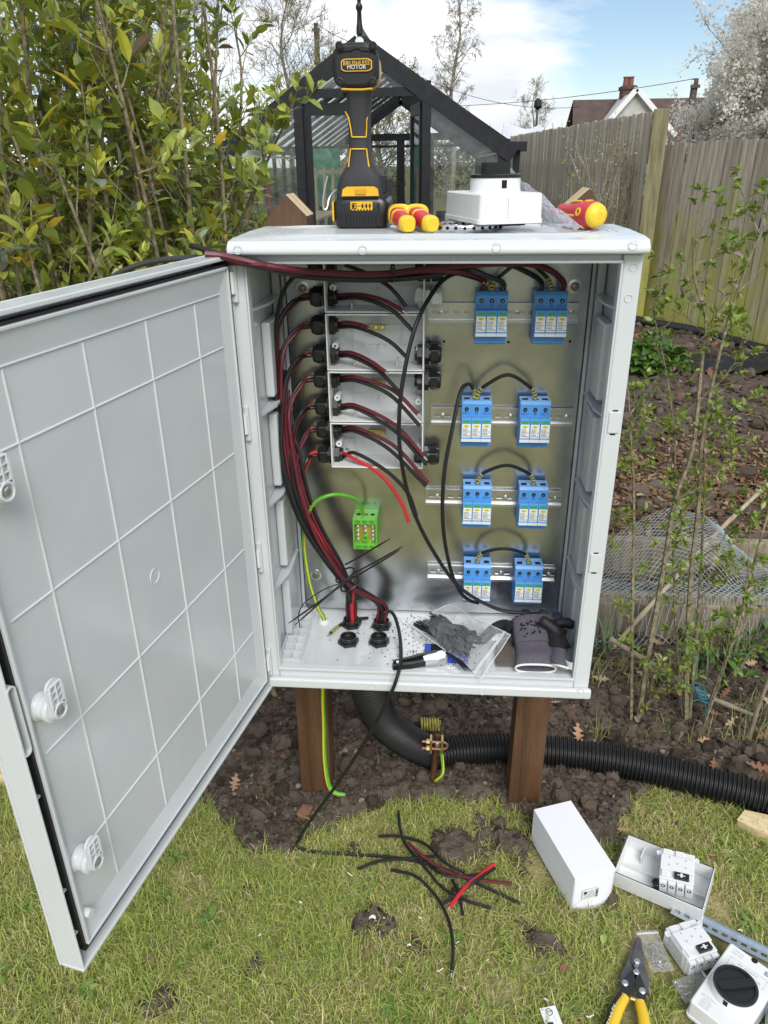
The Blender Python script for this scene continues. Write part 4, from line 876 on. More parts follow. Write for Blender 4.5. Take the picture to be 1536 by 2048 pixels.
stick([onY(1220, 1278, .80), onY(1300, 1325, .74), onY(1400, 1385, .66), onY(1505, 1430, .60)], .008, 'brown stick lying across the foot of the saplings', M_stick, 'dead_stick'); stick([onZ(1495, 1490, .01), onY(1515, 1420, .56), onY(1545, 1340, .58)], .006, 'short grey stick stuck in the soil at the right edge', M_stick, 'dead_stick')
M_bp = mat('black_pipe', (.012, .012, .013), .4, var=.2, spec=.5)
q = MB(); q.tube(spline([Vector((1.3, 7.6, .05)), onZ(1280, 642, .05), onZ(1400, 664, .05), onZ(1536, 702, .05), Vector((3.3, 4.2, .05))], 8), .045, 12); solo('drain_pipe', q, M_bp, 'smooth black pipe lying along the foot of the brown fence', 'pipe')
q = MB(); c = onZ(1480, 735, .02)
q.grid(lambda u, v: c + Vector(((u - .5) * .9, (v - .5) * .55, .04 + .06 * noise.noise(Vector((u * 3, v * 3, 1))) + .03 * noise.noise(Vector((u * 9, v * 9, 1))))), 24, 16); solo('plastic_sheet', q, mat('black_polythene', (.015, .016, .018), .25), 'crumpled black plastic sheet on the soil before the fence', 'plastic sheet')
M_pine = mat('fresh_pine', (.62, .48, .25), .7, var=.12, scale=5, stretch=(1, 14, 14), bump=.2, col2=(.70, .58, .34))
def timber(c, rz, sx, sy, sz, label, tilt=0):
    q = MB(); q.box(-sx / 2, sx / 2, -sy / 2, sy / 2, 0, sz); o = solo('timber_offcut', q, M_pine, label, 'timber', 'pale timber offcuts', bev=.003); o.location = Vector(c); o.rotation_euler = (0, tilt, rz); return o
timber((-1.42, .40, .0), radians(6), .60, .045, .04, 'pale timber length lying on the grass at the left edge, further back'); timber((-1.38, .285, .0), radians(-2), .56, .05, .04, 'pale timber length at the left edge, nearer and lower in the picture')
q = MB(); prof = [(0, 0), (.05, -.012), (.30, -.02), (.32, .02), (.29, .055), (.06, .05), (.012, .04)]; q.prism(prof, 0, .030); o = solo('timber_offcut', q, M_pine, 'pale split timber offcut with rough broken end on the grass at right', 'timber', 'pale timber offcuts', bev=.004); o.location = onZ(1474, 1690) + Vector((.16, -.01, .006)); o.rotation_euler = (radians(4), 0, radians(-27))
# posts under the cabinet
M_post = mat('brown_treated_post', (.078, .036, .015), .55, var=.35, scale=3.2, stretch=(9, 9, .8), bump=.35, bscale=12, detail=8, col2=(.13, .064, .030)); M_cut = mat('cut_timber', (.60, .46, .27), .8, var=.2, scale=10, stretch=(1, 8, 1), bump=.3)
def post(x, label, lean, top, sg=1):
    root = thing('timber_post', (x, .303, 0), label, 'post', 'timber posts carrying the cabinet'); w_ = .038; zt = top
    q = MB(); q.prism([(-w_, -.02), (w_, -.02), (w_, zt - (.036 if sg > 0 else .046)), (w_ * .05, zt), (-w_, zt - (.046 if sg > 0 else .036))], -w_, w_, frame((x, .303, 0), (1, 0, lean), (-lean, 0, 1), (0, -1, 0))); part('shaft', q, M_post, root, .003)
    m_ = frame((x, .303, 0), (1, 0, lean), (-lean, 0, 1), (0, -1, 0)); q = MB(); q.add([m_ @ Vector(p) for p in ((w_ * .05, zt + .0012, -w_), (sg * (w_ + .0005), zt - .0348, -w_), (sg * (w_ + .0005), zt - .0348, w_ + .0008), (w_ * .05, zt + .0012, w_ + .0008))], [(0, 1, 2, 3)]); part('cut_face', q, M_cut, root)
post(-.285, 'brown square timber post carrying the left side of the cabinet', -.010, B + .853); post(.242, 'brown square timber post carrying the right side of the cabinet', -.012, B + .858, -1)

# corrugated duct
def duct():
    c = spline([Vector((-.135, .150, B - .004)), Vector((-.135, .155, B - .09)), onY(765, 1440, .30), onY(850, 1500, .385), onY(960, 1532, .425), onY(1080, 1556, .43), onY(1230, 1577, .405), onY(1400, 1607, .345), onY(1536, 1640, .29), onY(1680, 1690, .22), Vector((1.30, -.02, .047)), Vector((1.75, -.22, .047))], 40)
    d = [0.0]
    for i in range(1, len(c)): d.append(d[-1] + (c[i] - c[i - 1]).length)
    n = int(d[-1] / .00175); pts = []; rr = []
    for i in range(n):
        s_ = d[-1] * i / (n - 1); j = min(len(d) - 2, int(np.searchsorted(d, s_)) - 1 if s_ > 0 else 0); t = (s_ - d[j]) / (d[j + 1] - d[j] + 1e-9); p = c[j].lerp(c[j + 1], t); p.z = max(p.z, .044); pts.append(p); rr.append(.0392 + .0040 * cos(2 * pi * i / 6) + .0006 * cos(4 * pi * i / 6))
    q = MB(); q.tube(pts, rr, 22); o = solo('corrugated_duct', q, M_bp, 'black corrugated cable duct curving from under the cabinet across the soil', 'duct')
    o.data.polygons.foreach_set('use_smooth', [True] * len(o.data.polygons))
    if 'sharp_edge' in o.data.attributes: o.data.attributes.remove(o.data.attributes['sharp_edge'])
duct()
# earth rod and clamp
M_rod = mat('copper_rod', (.16, .07, .035), .5, .6, var=.4, scale=40); M_brass = mat('brass', (.62, .46, .20), .35, .85, var=.15, scale=50); M_cop = mat('bare_copper', (.65, .33, .20), .35, .85); M_zinc = mat('zinc_screw', (.62, .63, .65), .3, .9, var=.1)
M_green = mat('earth_green', (.10, .36, .03), .35, var=.1, scale=60); M_yel = mat('earth_yellow', (.72, .58, .04), .4)
RB = onZ(862, 1582); RT_ = onY(876, 1470, RB.y + .012)
root = thing('earth_rod', RB, 'brown copper earth rod with brass clamp driven into the soil before the duct', 'earth rod'); q = MB(); q.cyl(RB - Vector((0, 0, .02)), RT_, .0078, n=12); part('rod', q, M_rod, root)
cl = onY(873, 1488, RB.y); q = MB()
for dx in (-.014, .014): q.box(cl.x + dx - .003, cl.x + dx + .003, cl.y - .014, cl.y + .010, cl.z - .020, cl.z + .022)
clamp = part('clamp', q, M_brass, root, .001)
for dz in (-.010, .012):
    q = MB(); q.cyl(cl + Vector((-.036, -.006, dz)), cl + Vector((.016, -.006, dz)), .0032, n=8); part('bolt', q, M_cop, clamp); q = MB(); q.cyl(cl + Vector((-.025, -.006, dz)), cl + Vector((-.0172, -.006, dz)), .0066, n=6, smooth=False); part('nut', q, M_brass, clamp)
q = MB(); q.tube([cl + Vector((.014 + .014 * sin(a), -.006, .001 - .011 * cos(a))) for a in np.linspace(0, pi, 12)], .0028, 8); part('u_bolt', q, M_cop, clamp); q = MB(); q.cyl(cl + Vector((.002, -.016, .008)), cl + Vector((.002, -.004, .008)), .006, n=6); part('hex_bolt', q, M_zinc, clamp)

def striped_cable(name, pts, r, label, group=None, turns=2.0):
    """green sheath with a yellow stripe winding along it"""
    rootp = pts[0]; q = MB(); q.tube(pts, r, 10); o = solo(name, q, M_green, label, 'cable', group)
    n = len(pts); pv = None; vs_ = []
    for i in range(n):
        t = (pts[min(i + 1, n - 1)] - pts[max(i - 1, 0)]).normalized(); X = t.orthogonal().normalized() if pv is None else (pv - t * pv.dot(t)).normalized(); pv = X; Yv = t.cross(X); a0 = turns * 2 * pi * i / n + STRIPE0
        for h in (0, pi):
            for k in range(4): a = a0 + h + (k - 1.5) * .26; vs_.append(pts[i] + (X * cos(a) + Yv * sin(a)) * (r * 1.04))
    q = MB(); q.add(vs_, [(8 * i + h + k, 8 * i + h + k + 1, 8 * i + h + k + 9, 8 * i + h + k + 8) for i in range(n - 1) for h in (0, 4) for k in range(3)], True); q.v = [tuple(Vector(p) - o.location) for p in q.v]
    s_ = bpy.data.objects.new('yellow_stripe', mesh_from('yellow_stripe', q, M_yel)); COL.objects.link(s_); s_.parent = o
    return o
STRIPE0 = 1.2
striped_cable('earth_cable', spline([cl + Vector((.012, -.004, -.018)), onY(886, 1535, RB.y - .01), onY(884, 1550, RB.y - .012), onY(872, 1562, RB.y - .006)], 8), .0046, 'short green and yellow earth cable looping off the rod clamp', turns=.4)
q = MB(); c0 = onY(842, 1448, .52); c1 = onY(880, 1446, .52); c0.z = max(c0.z, .04); c1.z = c0.z; k = 7 * 16
q.tube([c0.lerp(c1, i / k) + Vector((0, cos(2 * pi * i / 16) * .017, sin(2 * pi * i / 16) * .017)) for i in range(k + 1)], .0030, 6); solo('coiled_spring_tie', q, mat('dull_yellow', (.36, .30, .05), .6, var=.4, scale=60, col2=(.5, .45, .1)), 'dull yellow coiled wire end lying behind the duct', 'coil')

# ============================================================ the cabinet
M_cab = mat('grey_polyester', (.59, .625, .64), .24, spec=.5, var=.02, scale=4); M_cabi = mat('grey_polyester_inner', (.55, .585, .605), .30, spec=.5, var=.03, scale=6, bump=.03, bscale=40)
worn(M_cab, .14, .32, 6, .5); worn(M_cabi, .10, .26, 5, .55)
M_gal = mat('galvanised_plate', (.55, .575, .59), .24, 1.0, var=.10, scale=18, bump=.015, bscale=300, col2=(.63, .655, .67), detail=6)
M_gask = mat('black_gasket', (.012, .012, .012), .6); M_zp = mat('zinc_rail', (.66, .67, .68), .28, .95, var=.06, scale=40); M_blkp = mat('black_nylon', (.012, .0125, .013), .35, spec=.5); M_whp = mat('white_plastic', (.72, .74, .74), .35)
M_hole = mat('hole_black', (.004, .004, .004), .9)
CAB = thing('electrical_cabinet', (0, .13, B), 'tall open light grey plastic electrical cabinet on two brown posts', 'cabinet')
def cb(name, boxes, m_, bev=0, par=None, seg=2):
    q = MB()
    for x0, x1, y0, y1, z0, z1 in boxes: q.box(x0, x1, y0, y1, z0 + B, z1 + B)
    return part(name, q, m_, par or CAB, bev, seg=seg)
WX = .299; FZ = .028
cb('back_wall', [(-WX, WX, .256, .262, .002, .778)], M_cab)
lw = cb('side_wall', [(-WX, -WX + .005, .012, .2555, .002, .778)], M_cabi); rw = cb('side_wall', [(WX - .005, WX, .012, .2555, .002, .778)], M_cabi)
fl = cb('floor', [(-WX + .0055, WX - .0055, .012, .2555, .004, FZ)], M_cabi)
# moulded steps and ribs inside both side walls
for sg, wl in ((-1, lw), (1, rw)):
    xi = WX - .0055
    q = MB(); m_ = frame((0, 0, 0), (0, 1, 0), (0, 0, 1), (1, 0, 0))
    for z0, z1 in ((.03, .16), (.19, .33), (.36, .50), (.53, .66)):
        x_in = xi - .016
        for (a, b) in ((.105, .200),):
            q.box(min(sg * x_in, sg * xi), max(sg * x_in, sg * xi), a, b, z0 + B, z1 + B)
    part('wall_pad', q, M_cabi, wl, .004)
    for z in (.175, .345, .515, .69):
        q = MB(); pr = [(.014, 0), (.20, 0), (.20, .020), (.10, .020)]
        pts = [Vector((sg * (xi - d), y, z + B)) for y, d in pr]; up = Vector((0, 0, .004)); q.add(pts + [p + up for p in pts], [(0, 3, 2, 1), (4, 5, 6, 7), (0, 1, 5, 4), (1, 2, 6, 5), (2, 3, 7, 6), (3, 0, 4, 7)]); part('rib', q, M_cabi, wl)
    cb('plate_rail', [(min(sg * .278, sg * .2925), max(sg * .278, sg * .2925), .204, .2545, .03, .77)], M_cabi, .003, wl); cb('plate_rail', [(min(sg * .270, sg * .277), max(sg * .270, sg * .277), .214, .2545, .03, .77)], M_cabi, .002, wl)
    for z in (.545, .235): q = MB(); q.cyl((sg * (xi - .001), .045, z + B), (sg * (xi - .003), .045, z + B), .004, n=10); part('wall_screw', q, M_zinc, wl)
# front rim: right, left, top channel, bottom lip
cb('front_rim', [(.272, WX + .001, -.004, .0118, -.004, .7795), (-WX - .008, -.284, -.004, .0118, -.004, .7795), (-.2838, .2718, -.004, .0118, -.004, FZ + .003), (-.2838, .2718, .002, .0118, .768, .7795)], M_cab, .003, seg=3)
cb('inner_lip', [(.2685, .2715, -.008, .012, .0315, .771), (-.2835, -.2805, -.008, .012, .0315, .771), (-.2835, .2715, -.008, .0015, .7675, .7715), (-.2835, .2715, -.009, -.0045, FZ, FZ + .005)], M_cab, .001)
cb('bottom_flange', [(-WX - .005, WX + .005, -.016, -.0045, -.0085, .012)], M_cab, .004, seg=3)
# lid
def lid_profile():
    q = MB(); y0, y1 = -.026, .276; prof = [(y0, .7815), (y0, .792), (y0 + .010, .8005), (y0 + .04, .803), (.12, .8045), (y1 - .03, .803), (y1 - .006, .7995), (y1, .792), (y1, .7815)]
    q.prism(prof[::-1], -.302, .302, frame((0, 0, B), (0, 1, 0), (0, 0, 1), (1, 0, 0))); return q
cap = part('lid', lid_profile(), M_cab, CAB, .006, seg=3)
for k in range(4):
    q = MB(); s_ = 1 - k * .10; q.add([Vector(((.262 if k % 2 else -.262) + .0, 0, 0))], [])
    pts = [Vector((x, y, B + .8046 - .0011 * abs(y - .12) / .1)) for x, y in rrect(-.275 + .012 * k, .275 - .012 * k, .01 + .012 * k, .245 - .012 * k, .06, 8)]; q = MB(); q.tube(pts + [pts[0]], .0009, 4, False); part('lid_ridge', q, M_cab, cap)
M_mark = M_cab
for px, py in ((475, 500), (993, 495), (1266, 491), (725, 500)): c = onY(px, py, -.0265); q = MB(); q.tor(c, (0, 1, 0), .006, .0006, 20, 5); part('mould_mark', q, M_cab, cap)
for px, py, Y in ((1257, 597, -.0045), (1267, 535, -.0045), (745, 1373, -.0165), (965, 1385, -.0165), (1162, 1382, -.0165)): c = onY(px, py, Y); q = MB(); q.tor(c, (0, 1, 0), .0055, .0006, 20, 5); part('mould_mark', q, M_cab, CAB)
for px, py in ((1228, 845), (1190, 1126)):
    c = onY(px, py, -.004); q = MB(); q.box(c.x - .009, c.x + .009, -.0062, -.0042, c.z - .017, c.z + .017); kp = part('hinge_blank', q, M_cab, CAB, .0008); q = MB()
    for s_ in (-1, 1): q.box(c.x - .004, c.x + .004, -.0050, -.0043, c.z + s_ * .0195 - .0010, c.z + s_ * .0195 + .0010)
    part('slot', q, M_hole, kp)
for z in (.742, .520, .272, .048):
    q = MB(); q.box(-.3105, -.296, -.013, -.0045, z - .03 + B, z + .03 + B); hg = part('hinge', q, M_cab, CAB, .002); q = MB(); q.cyl((-.303, -.0155, z - .016 + B), (-.303, -.0155, z + .016 + B), .0052, n=12); part('hinge_pin', q, M_whp, hg)
# pockets in the floor corner
q = MB()
for x in (-.287, -.266, -.245): q.box(x - .001, x + .001, .016, .20, FZ + B + .0002, FZ + .009 + B)
for k in range(8): y = .018 + k * .0255; q.box(-.2855, -.2468, y - .001, y + .001, FZ + B + .0004, FZ + .0085 + B)
part('floor_pockets', q, M_cabi, fl)
# mounting plate
cb('mounting_plate', [(-.2665, .2665, .209, .2112, .032, .764)], M_gal); PL = CAB.children[-1]
for px, py in ((605, 577), (1150, 573), (632, 1150)):
    c = onY(px, py, .2088); q = MB(); q.lathe([(.0125, 0), (.0125, .0012), (.009, .0016)], FRONT(c.x, .2088, c.z), 20); wsh = part('washer', q, M_zinc, PL); q = MB(); q.lathe([(.0075, .0016), (.0072, .004), (.005, .0052), (.0012, .0053)], FRONT(c.x, .2088, c.z), 14); part('screw', q, mat('brass_screw', (.30, .26, .14), .4, .8), wsh)
for px, py in ((1017, 684), (1140, 683), (1060, 888), (860, 683), (888, 683)): c = onY(px, py, .2087); q = MB(); q.cyl((c.x, .2089, c.z), (c.x, .2084, c.z), .0024, n=10); part('drill_hole', q, M_hole, PL)
# cable entries in the floor
def entry(px, py, m_, r, nm, h=.016):
    c = onZ(px, py, B + FZ); q = MB(); m0 = Matrix.Translation((c.x, c.y, B + FZ + .0003)); hx = [(r * 1.32 * cos(pi / 3 * i + .3), r * 1.32 * sin(pi / 3 * i + .3)) for i in range(6)] if m_ is M_blkp else [(r * 1.25 * cos(pi / 12 * i), r * 1.25 * sin(pi / 12 * i)) for i in range(24)]
    q.prism(hx, 0, h * .4, m0); q.lathe([(r, h * .4), (r, h), (r * .86, h), (r * .84, h * .5), (0.001, h * .45)], m0, 24); o = part(nm, q, m_, fl, .0008); return Vector((c.x, c.y, B + FZ + h))
E1 = entry(703, 1250, M_blkp, .0165, 'cable_entry'); E2 = entry(763, 1253, M_blkp, .0165, 'cable_entry'); E3 = entry(697, 1285, M_blkp, .0165, 'cable_entry'); E4 = entry(758, 1285, M_blkp, .0165, 'cable_entry'); E5 = entry(648, 1245, M_whp, .010, 'cable_entry', .010)

# ---- the door
DA = p_door = 1.3687; DH = Vector((-.2992, -.004, B)); DS = Vector((-cos(DA), -sin(DA), 0)); DN = Vector((sin(DA), -cos(DA), 0))
DM = frame(DH, DS, (0, 0, 1), DN) if DS.cross(Vector((0, 0, 1))).dot(DN) > 0 else None
def dm(s_, z, t): return DH + DS * s_ + Vector((0, 0, z)) + DN * t
def dbox(q, s0, s1, z0, z1, t0, t1):
    p = [dm(s_, z, t) for t in (t0, t1) for s_, z in ((s0, z0), (s1, z0), (s1, z1), (s0, z1))]
    return q.add(p, [(0, 3, 2, 1), (4, 5, 6, 7), (0, 1, 5, 4), (1, 2, 6, 5), (2, 3, 7, 6), (3, 0, 4, 7)])
q = MB(); dbox(q, -.004, .588, -.014, .782, -.036, -.031); DOOR = part('door', q, M_cab, CAB, .002)
def dp(name, m_, boxes, bev=0, seg=2):
    q = MB()
    for b in boxes: dbox(q, *b)
    o = part(name, q, m_, DOOR, bev, seg=seg); return o
Z0, Z1 = .016, .767
dp('edge_lip', M_cab, [(.003, .588, .776, .782, -.0308, .002), (.003, .588, -.014, -.008, -.0308, .002), (.5845, .588, -.0078, .7758, -.0308, .002), (-.0035, .008, -.0078, .7758, -.0308, -.004)], .0015)
dp('inner_frame', M_cabi, [(.024, .571, Z1 - .004, Z1, -.0306, .003), (.024, .571, Z0, Z0 + .004, -.0306, .003), (.567, .571, Z0 + .0042, Z1 - .0042, -.0306, .003), (.024, .028, Z0 + .0042, Z1 - .0042, -.0306, .003)], .001)
dp('gasket', M_gask, [(.019, .576, Z1 + .0004, Z1 + .0034, -.012, -.001), (.019, .576, Z0 - .0052, Z0 - .0004, -.012, .001), (.5714, .5750, Z0, Z1, -.012, -.001), (.0185, .0235, Z0, Z1, -.012, .001)])
def panel():
    q = MB(); a = [(.0285, Z0 + .0045), (.5665, Z0 + .0045), (.5665, Z1 - .0045), (.0285, Z1 - .0045)]; b = [(.050, Z0 + .030), (.556, Z0 + .030), (.556, .731), (.050, .731)]
    q.add([dm(s_, z, .000) for s_, z in a] + [dm(s_, z, -.0045) for s_, z in b], [(0, 1, 5, 4), (1, 2, 6, 5), (2, 3, 7, 6), (3, 0, 4, 7), (4, 5, 6, 7)]); return q
part('inner_panel', panel(), M_cabi, DOOR)
for s_ in (.122, .244, .368, .490):
    q = MB(); q.tube([dm(s_, z, -.0042) for z in np.linspace(.048, .728, 4)], .0015, 8); part('rib', q, M_cab, DOOR)
for z in (.654, .4845, .311, .142):
    q = MB(); q.tube([dm(s_, z, -.0043) for s_ in np.linspace(.052, .554, 4)], .0015, 8); part('rib', q, M_cab, DOOR)
q = MB(); q.tube([dm(s_, .731, -.0035) for s_ in np.linspace(.05, .556, 4)], .0012, 6); part('rib', q, M_cab, DOOR)
for z in (.745, .70, .655, .56, .51, .27, .12, .045): dp('edge_web', M_cab, [(.5753, .5842, z - .0012, z + .0012, -.0305, -.004)])
for za, zb in ((.335, .425), (.595, .685)):
    q = MB(); poly = rrect(.5754, .5876, za, zb, .0055, 4); n_ = len(poly); inn = rrect(.5770, .5860, za + .002, zb - .002, .004, 4)
    q.add([dm(s_, z, .0028) for s_, z in poly] + [dm(s_, z, .0028) for s_, z in inn] + [dm(s_, z, -.014) for s_, z in inn] + [dm(s_, z, -.0304) for s_, z in poly], [(i, (i + 1) % n_, n_ + (i + 1) % n_, n_ + i) for i in range(n_)] + [(n_ + i, n_ + (i + 1) % n_, 2 * n_ + (i + 1) % n_, 2 * n_ + i) for i in range(n_)] + [(3 * n_ + i, 3 * n_ + (i + 1) % n_, (i + 1) % n_, i) for i in range(n_)] + [tuple(range(2 * n_, 3 * n_))]); part('grip_recess', q, M_cab, DOOR)
def latch(s_, z):
    q = MB(); m0 = frame(dm(s_, z, -.004), -DS, (0, 0, 1), DN) @ Matrix.Diagonal((.86, .86, .70, 1)); q.lathe([(.0195, 0), (.0195, .004), (.017, .007), (.017, .020), (.0185, .022), (.0185, .029), (.012, .031)], m0, 24)
    # cam plate with its pockets
    o = rrect(-.0125, .0125, -.0135, .0455, .0115, 5); q.prism(o, .0312, .0352, m0)
    for a in (-.0112, -.0012, .0088): q.box(a, a + .0024, .0100, .0405, .0353, .0405, m0)
    for b in (.0100, .0195, .0290, .0385): q.box(-.0086, .0086, b, b + .0022, .0354, .0400, m0)
    q.lathe([(.0118, .0353), (.0118, .0412), (.0085, .0412), (.0085, .0365), (.001, .0364)], m0, 20)
    for sx in (-1, 1): q.box(sx * .0118 - .0008, sx * .0118 + .0008, 0, .034, .0353, .0405, m0)
    l_ = part('latch', q, M_cab, DOOR, .0006); q = MB(); q.lathe([(.0062, .0366), (.0060, .0400), (.0040, .0412), (.001, .0412)], m0, 12); sc = part('latch_screw', q, M_zinc, DOOR)
for z in (.628, .372, .141): latch(.546, z)
q = MB(); q.tor(dm(.307, .401, -.0042), DN, .0105, .0008, 24, 5); part('mould_ring', q, M_cab, DOOR)
q = text_mb('B', .014, frame(dm(.307, .401, -.0044), -DS, (0, 0, 1), DN), .0006); part('mould_letter', q, M_cab, DOOR)
q = MB(); q.cyl(dm(.560, .062, -.003), dm(.560, .062, .008), .006, n=14); part('peg', q, M_cab, DOOR)

# ============================================================ gear on the mounting plate
M_jb = mat('junction_grey', (.68, .70, .70), .35, spec=.45, var=.03, scale=20)
def gland(x, y, z, sg, par, m_=None, s_=1.0):
    """hex cable gland on the side of a junction box, dome pointing to sg"""
    m_ = m_ or M_blkp; m0 = frame((x, y, z), (0, 1, 0) if sg > 0 else (0, -1, 0), (0, 0, 1), (sg, 0, 0))
    hexp = lambda r, o=0.0: [(r * cos(pi / 3 * i + o), r * sin(pi / 3 * i + o)) for i in range(6)]
    q = MB(); q.prism(hexp(.0185 * s_, .2), .0003, .008 * s_, m0); q.lathe([(.0135 * s_, .008 * s_), (.0135 * s_, .011 * s_)], m0, 20); q.prism(hexp(.0180 * s_, .5), .0112 * s_, .024 * s_, m0); q.lathe([(.0160 * s_, .0241 * s_), (.0145 * s_, .029 * s_), (.0095 * s_, .0305 * s_), (.0088 * s_, .022 * s_), (.001, .021 * s_)], m0, 20)
    q.prism(hexp(.0180 * s_, .1), -.0125 * s_, -.0030, m0); q.lathe([(.0125 * s_, -.0175 * s_), (.0125 * s_, -.0126 * s_)], m0, 20)
    return part('cable_gland', q, m_, par, .0008)
JX0, JX1 = -.188, -.017
JZ = [(.6705, .7655), (.5700, .6685), (.4750, .5680), (.3855, .4730)]
GL = {0: [.692], 1: [.643, .592], 2: [.546, .494], 3: [.449, .399]}
GR = {0: [(.735, None), (.691, 'w')], 1: [(.593, None)], 2: [(.545, None)], 3: [(.399, None)]}
JN = ['topmost open grey junction box under the cabinet roof, with a white plug on its right', 'second open grey junction box from the top, with a short dark red cable end', 'third open grey junction box from the top in the stack', 'lowest open grey junction box in the stack with a bright red cable']
for i, (z0, z1) in enumerate(JZ):
    z0 += B; z1 += B; root = thing('junction_box', ((JX0 + JX1) / 2, .2085, z0), JN[i], 'junction box', 'junction boxes stacked in the cabinet'); yf = .140; yb = .2085; t = .0026
    q = MB(); q.box(JX0, JX1, yb - .003, yb, z0, z1); part('back', q, M_jb, root)
    q = MB(); q.box(JX0, JX0 + t, yf, yb - .0031, z0, z1); q.box(JX1 - t, JX1, yf, yb - .0031, z0, z1); q.box(JX0 + t, JX1 - t, yf, yb - .0031, z0, z0 + t); q.box(JX0 + t, JX1 - t, yf, yb - .0031, z1 - t, z1); part('wall', q, M_jb, root, .0008)
    q = MB(); xm = (JX0 + JX1) / 2; yy = yb - .0044
    for x in (-.148, -.060): q.box(x - .0010, x + .0010, yy - .0015, yb - .003, z0 + t, z1 - t)
    for z in (z0 + .035, z0 + .068): q.box(JX0 + t, JX1 - t, yy - .0012, yb - .003, z - .0010, z + .0010)
    part('back_rib', q, M_jb, root)
    for x, z in ((xm, z0 + .030), (xm, z0 + .080)): q = MB(); q.lathe([(.0034, 0), (.0034, .006), (.0012, .006), (.0012, .002)], FRONT(x, yb - .003, z), 12); part('boss', q, M_jb, root)
    for x in (xm - .012, xm + .012): q = MB(); q.lathe([(.0018, 0), (.0018, .004)], FRONT(x, yb - .003, z0 + .030), 8); part('boss', q, M_jb, root)
    for x, z in ((JX0 + .012, z0 + .038), (JX1 - .010, z0 + .032)): q = MB(); q.lathe([(.0058, 0), (.0058, .040), (.0022, .040), (.0022, .034)], FRONT(x, yb - .003, z), 14); part('lid_screw_pillar', q, M_jb, root)
    for x, z in ((JX0 + .028, z0 + .052), (JX1 - .020, z0 + .05)):
        q = MB(); ov = [(x - .004 + .004 * cos(a) + .004, z + .010 * sin(a) + (.006 if sin(a) > 0 else -.006)) for a in np.linspace(0, 2 * pi, 25)]; q.tube([Vector((a, yb - .0032, b)) for a, b in ov], .0007, 4, False); part('knockout', q, M_jb, root)
    q = MB(); q.tor((xm - .03, yb - .0032, z0 + .032), (0, 1, 0), .0045, .0006, 16, 4); part('knockout', q, M_jb, root)
    q = MB(); q.lathe([(.0042, 0), (.0040, .0022), (.0015, .003)], FRONT(JX0 + .024, yb - .003, z0 + .014), 12); part('fixing_screw', q, M_zinc, root)
    if i:
        q = MB(); q.box(xm - .018, xm + .014, yb - .030, yb - .0205, z1 - .036, z1 - .026); tb = part('terminal_bar', q, mat('brass_bar', (.62, .50, .10), .35, .7, var=.15, scale=80), root, .0006)
        for x in (xm - .014, xm - .002, xm + .010): q = MB(); q.lathe([(.0032, 0), (.0030, .003), (.001, .0034)], FRONT(x, yb - .0301, z1 - .031), 10); part('terminal_screw', q, M_zinc, tb)
        q = MB(); q.box(xm - .018, xm + .014, yb - .0204, yb - .0031, z1 - .033, z1 - .029); part('terminal_stand', q, M_jb, root)
    q = MB()
    for x in (-.144, -.066): q.box(x - .001, x + .001, .165, yb - .0032, z0 + t, z0 + t + .010)
    part('floor_rib', q, M_jb, root)
    for z in GL[i]: gland(JX0, .175, z + B, -1, root)
    for z, k in GR[i]: gland(JX1, .175, z + B, 1, root, M_whp if k else None)
    if i == 0: gland(JX0, .175, .738 + B, -1, root)

# DIN rails
def rail_mb(x0, x1, zc, y, slot0=.006, m=None):
    """top hat profile with a row of slots, back at y, flanges towards -Y"""
    q = MB(); t = .0012
    q.box(x0, x1, y - t, y, zc + .0032, zc + .0125, m); q.box(x0, x1, y - t, y, zc - .0125, zc - .0032, m)
    x = x0; w_ = slot0
    while x < x1 - .001: q.box(x, min(x + w_, x1), y - t, y, zc - .0032, zc + .0032, m); x += w_ + .0115; w_ = .0075
    for sg in (-1, 1):
        a, b = sorted((sg * .0125, sg * .0137)); q.box(x0, x1, y - .0075, y, zc + a, zc + b, m); a, b = sorted((sg * .01371, sg * .0175)); q.box(x0, x1, y - .0075, y - .0075 + t, zc + a, zc + b, m)
    return q
RAILS = [(-.012, .251, .6600, 'topmost slotted metal rail, beside the white plug, crossing the mounting plate'), (-.004, .2605, .4690, 'second slotted metal rail from the top of the mounting plate'), (-.012, .2535, .3020, 'third slotted metal rail from the top of the mounting plate'), (-.006, .2545, .1310, 'lowest slotted metal rail, just above the bag and gloves')]
for x0, x1, z, lb in RAILS:
    root = thing('din_rail', ((x0 + x1) / 2, .2087, z + B - .0175), lb, 'rail', 'mounting rails on the plate'); part('rail', rail_mb(x0, x1, z + B, .2087), M_zp, root)
    for x in (x0 + .022, .145, x1 - .012): q = MB(); q.lathe([(.0045, 0), (.0042, .0024), (.0015, .0032), (.0008, .002)], FRONT(x, .2074, z + B), 12); part('rail_screw', q, M_zinc, root)

